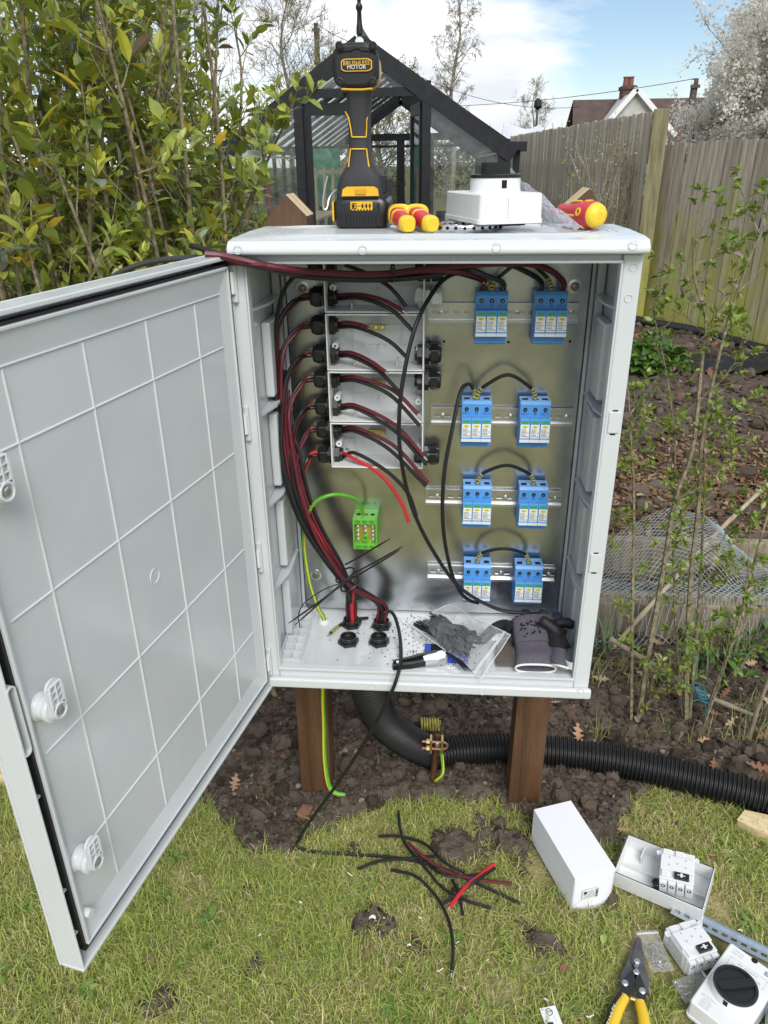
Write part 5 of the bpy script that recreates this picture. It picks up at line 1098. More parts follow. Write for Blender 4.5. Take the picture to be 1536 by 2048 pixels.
# surge protectors
M_blu = mat('blue_plastic', (.085, .30, .68), .38, spec=.45, var=.04, scale=30); M_blu2 = mat('blue_module', (.10, .33, .72), .38, spec=.45, var=.03); M_lbl = mat('white_label', (.78, .80, .80), .5); M_ink = mat('label_ink', (.03, .03, .035), .6); M_grn = mat('green_window', (.05, .35, .12), .3); M_ylw = mat('logo_yellow', (.75, .68, .05), .5); M_dink = mat('blue_ink', (.02, .05, .16), .5)
PROT = []
def spd_parts(root):
    pt = lambda n_, q, m_, par=None, bev=0: part(n_, q, m_, par or root, bev, local=True)
    # side outline (y towards viewer negative, z): built as a prism along x
    pr = [(.0, -.0445), (-.032, -.0445), (-.040, -.0415), (-.0405, -.028), (-.0405, .0180), (-.0405, .0395), (-.036, .0455), (-.004, .0455), (0, .040)]
    q = MB(); q.prism(pr, -.027, .027, frame((0, 0, 0), (0, 1, 0), (0, 0, 1), (1, 0, 0))); body = pt('body', q, M_blu, None, .0008)
    for k in range(3):
        xc = -.018 + .018 * k
        q = MB(); pm = [(-.0408, -.0275), (-.052, -.0275), (-.056, -.024), (-.056, .0165), (-.053, .0178), (-.0408, .0178)]; q.prism(pm, xc - .00875, xc + .00875, frame((0, 0, 0), (0, 1, 0), (0, 0, 1), (1, 0, 0))); md = pt('module', q, M_blu2, None, .0006)
        q = MB(); q.box(xc - .0062, xc + .0062, -.0565, -.0558, .0090, .0140); pt('status_window', q, M_grn, md)
        q = MB(); q.box(xc - .0078, xc + .0078, -.0564, -.0559, -.0185, .0070); lb = pt('label', q, M_lbl, md)
        q = MB(); q.box(xc - .0088, xc + .0088, -.0572, -.0562, -.0265, -.0212); pt('white_grip', q, M_whp, md)
        q = MB(); q.lathe([(.0035, 0), (.0035, .0025), (.0022, .0028), (.0010, .0012)], FRONT(xc, -.0402, .0305), 14); pt('terminal_screw', q, M_hole, body)
        q = MB(); q.box(xc - .0014, xc + .0014, -.0432, -.0428, .0302, .0308); q.box(xc - .0004, xc + .0004, -.0433, -.0429, .0285, .0320); pt('screw_slot', q, M_zinc, body)
        q = MB(); q.box(xc - .0052, xc + .0052, -.030, -.020, .0452, .0459); pt('wire_hole', q, M_hole, body)
        q = MB(); el = [(.0060 * cos(a), .0026 * sin(a)) for a in np.linspace(0, 2 * pi, 21)[:-1]]; q.prism(el, 0, .0003, FRONT(xc, -.0564, .0030)); lg = pt('printed_logo', q, M_ylw, md)
        q = merge(text_mb('SAL', .0036, FRONT(xc, -.0564, .0030), .0006)); pt('printed_text', q, M_ink, md)
        q = MB()
        for r in range(6):
            z = -.0022 - r * .0026; x = xc - .0066; e = xc + (.0025 if r < 5 else .0066)
            while x < e - .0006: wd_ = random.uniform(.0008, .0026); q.box(x, min(x + wd_, e), -.0567, -.0563, z - (.0008 if r == 5 else .0005), z + .0005); x += wd_ + .0006
        q.tor((xc + .0050, -.0565, -.0080), (0, 1, 0), .0014, .00025, 12, 3); pt('printed_text', q, M_ink, md)
        tx = ('DC+/-', 'PE', 'DC-/+')[k]; pt('printed_text', text_mb(tx, .0058, FRONT(xc, -.0406, .0222), .0004), M_dink, body)
    q = MB(); q.tor((0, -.0406, -.0355), (0, 1, 0), .0048, .0003, 20, 4); pt('mould_ring', q, M_blu, body)
def copy_tree(o, parent=None):
    c = o.copy(); COL.objects.link(c); c.parent = parent
    for ch in o.children: copy_tree(ch, c)
    return c
SP = [(.097, .6600, 'top row, left blue surge protector with red and black cables entering it'), (.197, .6600, 'top row, right blue surge protector with red and black cables entering it'), (.079, .4690, 'second row, left blue surge protector with a black cable looping over it'), (.184, .4690, 'second row, right blue surge protector at the end of the arched link'), (.087, .3020, 'third row, left blue surge protector under the start of an arched link'), (.193, .3020, 'third row, right blue surge protector under the end of an arched link'), (.094, .1310, 'bottom row, left blue surge protector crossed by a black cable at its foot'), (.196, .1310, 'bottom row, right blue surge protector above the gloves')]
s0 = None; SPT = []
for x, z, lb in SP:
    m0 = Matrix.Translation((x, .2008, z + B - .003))
    if s0 is None:
        s0 = thing('surge_protector', (x, .2008, z + B), lb, 'surge protector', 'blue surge protectors in four rows', m0); spd_parts(s0); o = s0
    else: o = copy_tree(s0); o.matrix_world = m0; o['label'] = lb
    SPT.append([Vector((x + dx, .2008 - .025, z + B - .003 + .0455)) for dx in (-.018, 0, .018)])

# green earth terminal block
M_tg = mat('terminal_green', (.13, .46, .05), .4, var=.05)
def terminal():
    x0, x1, z0, z1 = -.1545, -.1065, .203 + B, .270 + B; yf, yb = .160, .2086; root = thing('earth_terminal_block', (-.13, yb, z0), 'bright green earth terminal block with brass bars on the mounting plate', 'terminal block')
    q = MB(); q.box(x0, x1, yb - .012, yb, z0, z1); q.box(x0, x0 + .003, yf, yb - .0121, z0, z1); q.box(x1 - .003, x1, yf, yb - .0121, z0, z1); q.box(x0 + .003, x1 - .003, yf, yb - .0121, z0, z0 + .011); q.box(x0 + .003, x1 - .003, yf, yb - .0121, z1 - .012, z1); part('housing', q, M_tg, root, .0008)
    q = MB(); q.box(x0 + .0032, x1 - .0032, yf + .012, yb - .0125, z0 + .0112, z1 - .0122); part('brass_bar', q, mat('brass_bar', (.62, .50, .10), .35, .7), root, .0005)
    for x, zs in ((x0 + .009, (.018, .027, .036, .046)), ((x0 + x1) / 2, (.036, .046)), (x1 - .009, (.018, .027, .036, .046))):
        for z in zs: q = MB(); q.lathe([(.0036, 0), (.0034, .004), (.0018, .0048), (.001, .003)], FRONT(x, yf + .0118, z0 + z), 12); part('terminal_screw', q, M_zinc, root)
    q = MB(); q.lathe([(.0062, 0), (.0062, .010), (.004, .010), (.0038, .002)], FRONT((x0 + x1) / 2, yf + .0118, z0 + .024), 16); q.lathe([(.0042, 0), (.0042, .010), (.0024, .010), (.002, .002)], FRONT((x0 + x1) / 2, yf + .0118, z0 + .0145), 14); part('fixing_boss', q, M_tg, root)
    q = MB()
    for x in (x0 + .010, x1 - .010, (x0 + x1) / 2): q.lathe([(.0045, 0), (.0045, .0006)], frame((x, .182, z1 - .0001), (1, 0, 0), (0, 1, 0), (0, 0, 1)), 14)
    part('wire_hole', q, M_hole, root)
    for k in range(3):
        x = x0 + .0105 + k * .0135
        for za, zb in ((z1 - .0095, z1 - .003), (z0 + .003, z0 + .0085)): q = MB(); q.box(x - .0048, x + .0048, yf - .0004, yf + .0002, za, zb); part('front_slot', q, mat('terminal_green_dark', (.07, .26, .03), .5), root)
terminal()

# ============================================================ cables in the cabinet
M_red = mat('dark_red_sheath', (.105, .011, .019), .42, var=.15, scale=30); M_brd = mat('bright_red_sheath', (.50, .020, .025), .4, var=.1); M_bcb = mat('black_sheath', (.010, .010, .011), .42, var=.2); M_gcb = mat('grey_black_sheath', (.045, .05, .055), .45); M_slv = mat('yellow_sleeve', (.42, .40, .13), .5)
def cable(pts, r, m_, label, group, n=8, res=9, bare=False, sleeve=(), name='cable'):
    c = spline(pts, res); q = MB(); q.tube(c, r, n); o = solo(name, q, m_, label, 'cable', group); L0 = o.location
    if bare:
        d = (c[-1] - c[-2]).normalized(); q = MB(); q.cyl(c[-1] - L0, c[-1] - L0 + d * .009, r * .62, r * .45, n=8); b = bpy.data.objects.new('bare_end', mesh_from('bare_end', q, M_zinc)); COL.objects.link(b); b.parent = o
    for end in sleeve:
        cc = c if end == 0 else c[::-1]; d = 0; k = 0; i = 0
        acc = [0]
        for j in range(1, len(cc)): acc.append(acc[-1] + (cc[j] - cc[j - 1]).length)
        def along(s_):
            j = int(np.searchsorted(acc, s_)); j = max(1, min(j, len(cc) - 1)); t = (s_ - acc[j - 1]) / (acc[j] - acc[j - 1] + 1e-9); return cc[j - 1].lerp(cc[j], t)
        for k in range(4):
            q = MB(); q.tube([along(.005 + k * .0068) - L0, along(.005 + k * .0068 + .0036) - L0], r * 1.22, 8); b = bpy.data.objects.new('marker_sleeve', mesh_from('marker_sleeve', q, M_slv)); COL.objects.link(b); b.parent = o
    return o
CR = .0036
GZ = [.692, .643, .592, .546, .494, .449, .399]
gz = [593, 650, 707, 757, 812, 858, 908]
redend = [[(725, 590), (770, 602), (806, 622)], [(690, 645), (715, 648), (737, 656)], [(705, 706), (740, 722), (771, 744)], [(715, 755), (785, 780), (836, 828)], [(715, 812), (790, 850), (848, 913)], [(715, 857), (790, 893), (856, 966)], [(705, 916), (760, 948), (800, 1000), (818, 1045)]]
blkend = [[(720, 596), (780, 618), (828, 664)], [(715, 655), (775, 680), (815, 716)], [(705, 714), (755, 740), (801, 786)], [(715, 762), (780, 790), (840, 852)], [(715, 818), (790, 862), (850, 926)], [(715, 864), (780, 900), (852, 972)], [(710, 906), (770, 940), (815, 985), (833, 1032)]]
BN = [(553, 720, .135), (553, 820, .125), (560, 900, .118), (578, 980, .112), (606, 1050, .110), (648, 1115, .115), (690, 1165, .125)]
ordn = ['uppermost', 'second', 'third', 'fourth', 'fifth', 'sixth', 'lowest']
for i, gy in enumerate(gz):
    for c in (0, 1):
        red = c == 0; xl = np.interp(gy, [593, 908], [553, 600]) + (4 if red else -4); off = (xl - 553) * .9; yo = (-.006 if red else .006) * (1 if i % 2 else -1); zo = 3 if red else -3
        jit = random.uniform(-9, 9); bxs = [b[0] for b in BN]; bys = [b[1] for b in BN]; off = i * 4.5 + (3 if red else 0); yj = gy + 92; xj = 553 + i * 7.8 + (2 if red else -2); yJ = float(np.interp(yj, bys, [b[2] for b in BN]))
        zg = B + GZ[i] + (.0028 if red else -.0028); gp = Vector((-.229, .175, zg - .001)); gpx = 613 + i * 2.6; pts = [Vector((-.203, .175, zg)), gp, onY(xj + (gpx - xj) * .55, gy + 14 + zo, .164 + yo), onY(xj + (gpx - xj) * .14, gy + 46, .150 + yo), onY(xj, yj, yJ + .006 + yo)]
        for bx, by, bY in BN:
            if by > gy + 150:
                k = 1.0 if by < 960 else max(.32, 1 - (by - 960) / 300); pts.append(onY(bx + off * k + jit, by + (8 if red else -4), bY + yo + .007 * sin(i * 2.1 + c)))
        e = (E1, E2)[i % 2]; a = i * 1.9 + c * 2.6; ent = e + Vector((.0085 * cos(a), .0085 * sin(a), 0))
        pts += [ent + Vector((0, 0, .040)), ent + Vector((0, 0, .004)), ent - Vector((0, 0, .013))]
        col = 'bright red' if (red and i == 6) else ('dark red' if red else 'black')
        cable(pts, CR, M_brd if (red and i == 6) else (M_red if red else M_bcb), f'{col} cable of the bundle running up to the {ordn[i]} gland on the left', 'cables bundled up the left side', res=8)
        en = (redend if red else blkend)[i]; n_ = len(en)
        pts = [Vector((-.190, .175, B + GZ[i] + (.0028 if red else -.0028))), Vector((-.168, .172, B + GZ[i] + (.003 if red else -.0028)))] + [onY(x, y, .165 - .055 * (k + 1) / n_) for k, (x, y) in enumerate(en)]
        cable(pts, CR, M_brd if (red and i == 6) else (M_red if red else M_bcb), f'{col} cut cable end arching out of the {ordn[i]} left gland across the junction boxes', 'cut cable ends in the junction boxes', bare=(i in (1, 2, 3, 4) and red) or (i == 0 and red))
G0 = 'supply cables under the cabinet roof'
cable([onY(690, 530, .16), onY(740, 550, .15), onY(780, 575, .13), onY(813, 613, .12)], CR, M_bcb, 'short black cable end hanging in the topmost junction box', G0)
cable([onY(640, 540, .165), onY(600, 545, .15), onY(566, 585, .14), onY(552, 660, .135), onY(551, 780, .128), onY(556, 880, .118), onY(574, 975, .11), onY(606, 1055, .104), onY(650, 1122, .108), onY(694, 1180, .118), E1 + Vector((.002, -.004, .035)), E1 - Vector((0, 0, .012))], CR, M_bcb, 'black cable looping up the left wall to the cabinet roof', G0)
for k in range(4):
    ex = (E1, E2)[k % 2] + Vector((.004 * cos(k * 2.2), .004 * sin(k * 2.2), 0))
    cable([onY(562 + 7 * k, 700 + 40 * k, .155 + .004 * k), onY(566 + 6 * k, 800 + 20 * k, .150), onY(574 + 8 * k, 905, .140), onY(592 + 8 * k, 985, .132), onY(622 + 7 * k, 1055, .128), onY(660 + 6 * k, 1118, .128), onY(692 + 5 * k, 1172, .130), ex + Vector((0, 0, .036)), ex - Vector((0, 0, .012))], CR, M_bcb if k != 2 else M_red, ('rearmost', 'second rearmost', 'third rearmost', 'rightmost of the rear')[k] + ' cable filling the back of the bundle against the plate', 'cables bundled up the left side', res=8)
# big supply cables coming over the door hinge
def over(py, dz, dy, ends, r, m_, lb, bare=False): cable([Vector(p) for p in ends], r, m_, lb, G0, res=10, bare=bare)
V3 = lambda px, py, Y: onY(px, py, Y)
over(0, 0, 0, [V3(190, 585, .14), V3(235, 548, .12), V3(300, 524, .09), V3(380, 516, .04), V3(450, 520, -.020), V3(520, 534, -.020), V3(600, 549, .03), V3(720, 556, .09), V3(850, 549, .12), V3(930, 540, .135), V3(975, 552, .15), SPT[0][2] + Vector((0, 0, .012)), SPT[0][2] - Vector((0, 0, .006))], .0046, M_gcb, 'grey black cable arching over the top of the open door')
over(0, 0, 0, [V3(265, 590, .16), V3(300, 552, .12), V3(360, 528, .07), V3(440, 524, -.012), V3(520, 529, -.028), V3(600, 542, .02), V3(720, 549, .08), V3(850, 543, .11), V3(930, 545, .13), SPT[0][0] + Vector((.004, 0, .016)), SPT[0][0] - Vector((0, 0, .006))], .0048, M_red, 'thick dark red cable arching over the top of the open door')
over(0, 0, 0, [V3(410, 508, -.05), V3(440, 511, -.045), V3(480, 520, -.035), V3(560, 536, -.015), V3(640, 545, .03), V3(760, 548, .07), V3(880, 535, .11), V3(1000, 527, .13), V3(1080, 532, .145), SPT[1][2] + Vector((0, 0, .016)), SPT[1][2] - Vector((0, 0, .006))], .0050, M_red, 'thick dark red cable with its pink cut end above the door hinge')
over(0, 0, 0, [V3(382, 491, .02), V3(410, 499, .0), V3(450, 511, -.024), V3(520, 527, -.014), V3(600, 552, .03), V3(740, 560, .08), V3(860, 552, .11), V3(940, 530, .13), V3(1010, 528, .14), V3(1055, 545, .15), SPT[1][0] + Vector((0, 0, .014)), SPT[1][0] - Vector((0, 0, .006))], .0044, M_bcb, 'black cable with its cut end sticking out left above the hinge')
q = MB(); q.tor(onY(785, 546, .083), (1, .3, -.05), .0135, .0016, 16, 5); q.box(*[v for a in ((-.003, .003), (-.003, .003), (-.003, .003)) for v in a], Matrix.Translation(onY(787, 540, .070))); solo('cable_tie', q, M_bcb, 'cable tie holding the supply cables under the cabinet roof', 'cable tie')
G1 = 'link cables between the surge protectors'
rowY = ['top', 'second', 'third', 'bottom']
for r in range(4):
    a = SPT[2 * r][1]; b = SPT[2 * r + 1][1]; h = (.060, .058, .052, .046)[r]; up = Vector((0, 0, 1))
    fy = Vector((0, -.012, 0))
    cable([a - up * .005, a + up * .010 + Vector((.002, 0, 0)), a + up * .026 + Vector((.014, 0, 0)) + fy * .5, a.lerp(b, .5) + up * h * .82 + fy, b + up * .026 + Vector((-.014, 0, 0)) + fy * .5, b + up * .010 + Vector((-.002, 0, 0)), b - up * .005], CR * .95, M_bcb, f'black arched link cable with striped sleeves joining the {rowY[r]} pair of surge protectors', G1, sleeve=(0, 1))
a = SPT[0][1]
cable([a + Vector((-.003, .002, -.005)), a + Vector((-.006, .002, .010)), onY(935, 552, .165), onY(905, 549, .155), onY(872, 576, .13), onY(832, 650, .085), onY(806, 760, .065), onY(798, 850, .06), onY(804, 930, .06), onY(826, 1020, .07), onY(868, 1105, .09), onY(920, 1175, .11), onY(990, 1216, .12), onY(1050, 1226, .125), onY(1095, 1228, .14)], CR, M_bcb, 'long black cable sweeping from the top left surge protector down to the gloves', G1, sleeve=(0,), res=12)
a = SPT[2][1]
cable([a + Vector((-.004, .002, -.005)), a + Vector((-.005, .002, .012)), onY(938, 768, .150), onY(922, 782, .125), onY(906, 850, .10), onY(888, 950, .085), onY(886, 1050, .09), onY(899, 1130, .105), onY(918, 1180, .118), onY(938, 1200, .125), onY(957, 1206, .13)], CR, M_bcb, 'long black cable falling from the second row surge protector to the bottom row', G1, sleeve=(0,), res=12)
STRIPE0 = 2.2
striped_cable('earth_cable', spline([Vector((-.1305, .182, .267 + B)), onY(726, 1030, .180), onY(718, 1004, .165), onY(695, 992, .15), onY(662, 990, .135), onY(630, 1005, .13), onY(612, 1040, .13), onY(608, 1090, .135), onY(618, 1160, .145), onY(636, 1215, .155), E5 + Vector((0, 0, .004)), E5 - Vector((0, 0, .008))], 10), .0037, 'green and yellow earth cable arching from the green terminal block to the floor', turns=.3)
striped_cable('earth_cable', spline([Vector((-.222, .162, B - .002)), onY(646, 1385, .24), onY(648, 1450, .262), onY(650, 1520, .262), onY(658, 1570, .25), onY(672, 1586, .24), onY(690, 1590, .24)], 8), .0055, 'green and yellow earth cable running down beside the left post', turns=.2)
# cable leaving the cabinet
c0 = E2 + Vector((.004, -.004, -.010))
cable([c0, c0 + Vector((0, -.002, .030)), onZ(785, 1226, B + .062), onZ(798, 1262, B + .050), onY(802, 1310, .03), onY(797, 1345, -.022), onY(778, 1395, -.035), onY(735, 1475, -.02), onY(680, 1560, .01), onY(625, 1635, .05), onZ(600, 1675, .05), onZ(595, 1692, .022), onZ(625, 1703, .018), onZ(700, 1709, .020), onZ(780, 1714, .024), onZ(870, 1732, .028), onZ(950, 1765, .024), onZ(1042, 1808, .018)], CR, M_bcb, 'long black cable hanging out of the cabinet and bending across the grass', None, res=14, bare=True)
cable([E1 + Vector((.010, .016, -.012)), onZ(735, 1236, B + .036), onZ(700, 1240, B + .040), onZ(676, 1253, B + .034), onZ(660, 1267, B + .034)], CR * .9, M_bcb, 'short cable stub with striped sleeve lying on the cabinet floor', None, sleeve=(1,), bare=True)
# cable ties on the bundle
def tie(a, b, k, lb, bow=.01):
    q = MB(); pts = [a.lerp(b, t) + Vector((0, -bow * sin(pi * t), bow * .4 * sin(pi * t))) for t in np.linspace(0, 1, 9)]
    w_ = Vector((0.0, .0, 1)); n_ = len(pts); d = (b - a).normalized(); s_ = d.cross(Vector((0, 1, 0))).normalized()
    wd = [.0016] * (n_ - 2) + [.0013, .0006]; q.add([p + s_ * x for p, x in zip(pts, wd)] + [p - s_ * x for p, x in zip(pts, wd)] + [p + s_ * x + Vector((0, .0012, 0)) for p, x in zip(pts, wd)] + [p - s_ * x + Vector((0, .0012, 0)) for p, x in zip(pts, wd)], [(i, i + 1, n_ + i + 1, n_ + i) for i in range(n_ - 1)] + [(2 * n_ + i, 3 * n_ + i, 3 * n_ + i + 1, 2 * n_ + i + 1) for i in range(n_ - 1)] + [(i, 2 * n_ + i, 2 * n_ + i + 1, i + 1) for i in range(n_ - 1)] + [(n_ + i, n_ + i + 1, 3 * n_ + i + 1, 3 * n_ + i) for i in range(n_ - 1)])
    solo('cable_tie', q, M_bcb, lb, 'cable tie', 'untrimmed cable ties on the bundle')
K = onY(694, 1163, .100); K2 = onY(705, 1148, .100); K3 = onY(690, 1130, .100)
tie(K3, onY(781, 1077, .075), 1, 'short black cable tie tail pointing up right towards the green block'); tie(K2, onY(806, 1093, .065), 1, 'longest black cable tie tail pointing right below the green block'); tie(K, onY(800, 1100, .075), 1, 'black cable tie tail running just under the longest one', .006)
tie(K, onY(577, 1247, .06), 1, 'black cable tie tail pointing down left over the floor pockets'); tie(K2, onY(590, 1250, .055), 1, 'lower black cable tie tail pointing down left over the floor pockets', .004)
q = MB(); q.tube(spline([K, onY(650, 1178, .08), onY(610, 1205, .07), onY(597, 1230, .075), onY(600, 1255, .08)], 6), .0011, 5); solo('cable_tie', q, M_bcb, 'thin black cable tie curling round at the floor pockets', 'cable tie', 'untrimmed cable ties on the bundle')
for k, (px, py) in enumerate(((690, 1150), (700, 1168))):
    c = onY(px, py, .116); q = MB(); q.tor(c, (.45, .1, -.8), .021, .0018, 20, 5); solo('cable_tie', q, M_bcb, ('upper', 'lower')[k] + ' black cable tie cinched round the cable bundle', 'cable tie', 'cable ties round the bundle')

# ============================================================ things lying in the cabinet
FL = B + FZ
M_film = film_mat('clear_bag_film', clear=.85, rough=.12, haze=(.80, .83, .86), wrinkle=.9)
def bag():
    root = thing('zip_bag', onZ(905, 1290, FL), 'clear plastic zip bag of black cable ties slumped over the cabinet front edge', 'bag')
    P00, P10, P01, P11 = onY(818, 1258, .150), onY(898, 1214, .185), onY(962, 1362, -.020), onY(1020, 1276, .055)
    for p in (P00,): p.z = max(p.z, FL + .006)
    def sf(u, v, s_):
        p = P00.lerp(P10, u).lerp(P01.lerp(P11, u), v); e = (sin(pi * u) * sin(pi * min(1, v * 1.12))) ** .7 if v < .89 else 0
        w_ = .010 * noise.noise(Vector((u * 4.5, v * 5.5, 1.3 * s_))) + .005 * noise.noise(Vector((u * 13, v * 13, 2 * s_)))
        p = p + Vector((0, 0, s_ * .023 * e + w_ * (.25 + e) + .006)) + Vector((0, -.004 * s_ * e, 0))
        if p.y > -.008: p.z = max(p.z, FL + .0015 + (.004 if s_ > 0 else 0))
        return p
    for s_, nm in ((1, 'front_film'), (-1, 'rear_film')): q = MB(); q.grid(lambda u, v: sf(u, v, s_), 30, 44); part(nm, q, M_film, root)
    for u_ in (0, 1): q = MB(); q.tube([sf(u_, k / 30, 1) for k in range(31)], .0011, 5); part('seam', q, film_mat('bag_zip', clear=.35, rough=.2, haze=(.85, .87, .9), wrinkle=.2), root)
    for v_ in (0, 1): q = MB(); q.tube([sf(k / 24, v_, 1) for k in range(25)], .0009, 5); part('seam', q, film_mat('bag_zip'), root)
    q = MB(); q.grid(lambda u, v: sf(u, .90 + .035 * v, 1) + Vector((0, 0, .0016)), 24, 2); part('zip_strip', q, film_mat('bag_zip', clear=.35, rough=.2, haze=(.85, .87, .9), wrinkle=.2), root)
    random.seed(3)
    for k in range(60):
        u0 = random.uniform(.06, .60); sl = .10 * random.uniform(.6, 1.3); v0 = random.uniform(.05, .16); v1 = random.uniform(.55, .78); q = MB(); h = random.uniform(-.5, .5)
        pts = [sf(u0 + sl * (t - .5), v0 + (v1 - v0) * t, 0) + Vector((0, 0, .002 + h * .016 * sin(pi * u0))) for t in np.linspace(0, 1, 7)]
        for p in pts: p.z = max(p.z, FL + .003)
        q.tube(pts, .0021, 4); part('cable_tie', q, M_bcb, root)
bag()
for k in range(3):
    q = MB(); a = onZ(893 + 6 * k, 1305 + 4 * k, FL + .022); b = onZ(932 + 6 * k, 1348 + 2 * k, FL + .016); b.y = max(b.y, -.012); q.tube([a, a.lerp(b, .5) + Vector((0, 0, .004)), b], [.0032, .0028, .0008], 5); solo('cable_tie', q, M_bcb, ('left', 'middle', 'right')[k] + ' of three thick black cable tie tails spilling out below the bag', 'cable tie', 'cable ties spilling from the bag')
# gripping pliers
root = thing('gripping_pliers', onZ(840, 1325, FL), 'silver and black gripping pliers lying at the front of the cabinet floor', 'pliers'); M_slv2 = mat('satin_silver', (.55, .56, .57), .35, .7, var=.08)
a = onZ(785, 1331, FL + .010); b = onZ(896, 1314, FL + .012); d = (b - a); mm = frame(a, d, Vector((0, 0, 1)).cross(d), (0, 0, 1)); Lg = d.length
q = MB(); q.prism([(Lg * .55, -.008), (Lg * .80, -.011), (Lg * .97, -.008), (Lg * 1.0, .004), (Lg * .93, .016), (Lg * .72, .014), (Lg * .56, .006)], -.008, .006, mm); part('grip', q, M_slv2, root, .003, seg=3)
q = MB(); q.prism([(0, -.006), (Lg * .30, -.010), (Lg * .60, -.008), (Lg * .70, -.003), (Lg * .35, -.002), (0, .002)], -.007, .004, mm); q.prism([(Lg * .02, .003), (Lg * .30, .004), (Lg * .62, .010), (Lg * .84, .013), (Lg * .83, .018), (Lg * .55, .015), (Lg * .28, .010), (Lg * .02, .007)], -.004, .0075, mm); part('jaw_lever', q, M_bcb, root, .001)
q = MB(); q.cyl(mm @ Vector((Lg * .1, 0, .004)), mm @ Vector((Lg * .1, 0, .007)), .004, n=12); part('pivot', q, M_slv2, root)
# blue carton under the bag and scraps
M_bluc = mat('blue_card', (.015, .06, .42), .45, var=.2, scale=30)
q = MB(); a = onZ(850, 1288, FL); b = onZ(1000, 1338, FL); q.box(a.x, a.x + .085, b.y + .012, a.y - .004, FL + .0005, FL + .004); cbx = solo('carton_flap', q, M_bluc, 'dark blue card flap lying under the zip bag', 'card')
q = MB(); q.box(a.x + .012, a.x + .060, b.y + .045, a.y - .006, FL + .0041, FL + .0046); o = solo('dark_hole_patch', q, M_hole, 'flat black patch drawn as a dark hole on the blue flap under the bag', 'card')  # thin black sheet stands in for the dark hole of an open box
q = MB(); a = onZ(1000, 1292, FL); b = onZ(1030, 1345, FL); q.prism([(a.x - .012, a.y), (b.x - .035, b.y + .01), (b.x, b.y + .012), (a.x + .02, a.y + .01)], FL + .006, FL + .012); solo('brown_strap', q, mat('taupe_plastic', (.12, .10, .085), .5), 'taupe plastic strip between the zip bag and the glove', 'strip')
def scrap(px, py, s_, lb, z=None, Y=None):
    c = onY(px, py, Y) if Y is not None else onZ(px, py, FL + .004); q = MB(); n_ = 6; random.seed(px); pts = [Vector((cos(6.28 * i / n_) * s_ * random.uniform(.5, 1.1), sin(6.28 * i / n_) * s_ * random.uniform(.5, 1.1), random.uniform(0, .6) * s_)) + c for i in range(n_)]; q.add(pts + [c + Vector((0, 0, s_ * .5))] + [p - Vector((0, 0, .0006)) for p in pts], [(i, (i + 1) % n_, n_) for i in range(n_)] + [tuple(n_ + 1 + i for i in reversed(range(n_)))]); solo('blue_scrap', q, M_bluc, lb, 'scrap', 'blue plastic scraps')
scrap(1112, 1230, .012, 'blue plastic scrap in the right rear corner behind the gloves', Y=.150); scrap(985, 1258, .008, 'small blue plastic scrap on the floor right of the bag'); scrap(1007, 1266, .012, 'larger blue plastic scrap beside the black glove finger'); scrap(862, 1312, .009, 'blue scrap in front of the bag beside the pliers')
# drill dust on the floor
n = 420; P = np.stack([RS.normal(-.02, .06, n), RS.uniform(.02, .20, n), np.full(n, FL + .0006)], 1); P = P[(P[:, 0] > -.23) & (P[:, 0] < .12)]
link('drilling_swarf', lumps('drilling_swarf', P, RS.uniform(.0005, .0016, len(P)), np.full((len(P), 3), .05), vcol_mat('swarf'), I1), kind='stuff', label='dark drilling swarf scattered on the cabinet floor')
# gloves
M_knit = mat('purple_grey_knit', (.115, .105, .135), .9, var=.25, scale=400, bump=.5, bscale=500); M_nit = mat('black_nitrile', (.018, .017, .018), .55, bump=.25, bscale=140); M_hem = mat('white_hem', (.75, .75, .74), .8)
def loft(q, rings, n=24, cap=True):
    """rings: list of (centre, xaxis, yaxis, rx, ry, exponent)"""
    p = []
    for c, X, Y, rx, ry, e in rings:
        for i in range(n):
            a = 2 * pi * i / n; ca, sa = cos(a), sin(a); p.append(Vector(c) + Vector(X) * (rx * math.copysign(abs(ca) ** (2 / e), ca)) + Vector(Y) * (ry * math.copysign(abs(sa) ** (2 / e), sa)))
    k = len(rings); q.add(p, [(j * n + i, j * n + (i + 1) % n, (j + 1) * n + (i + 1) % n, (j + 1) * n + i) for j in range(k - 1) for i in range(n)], True)
    if cap: q.add(p[:n], [tuple(reversed(range(n)))]); q.add(p[-n:], [tuple(range(n))])
    return q
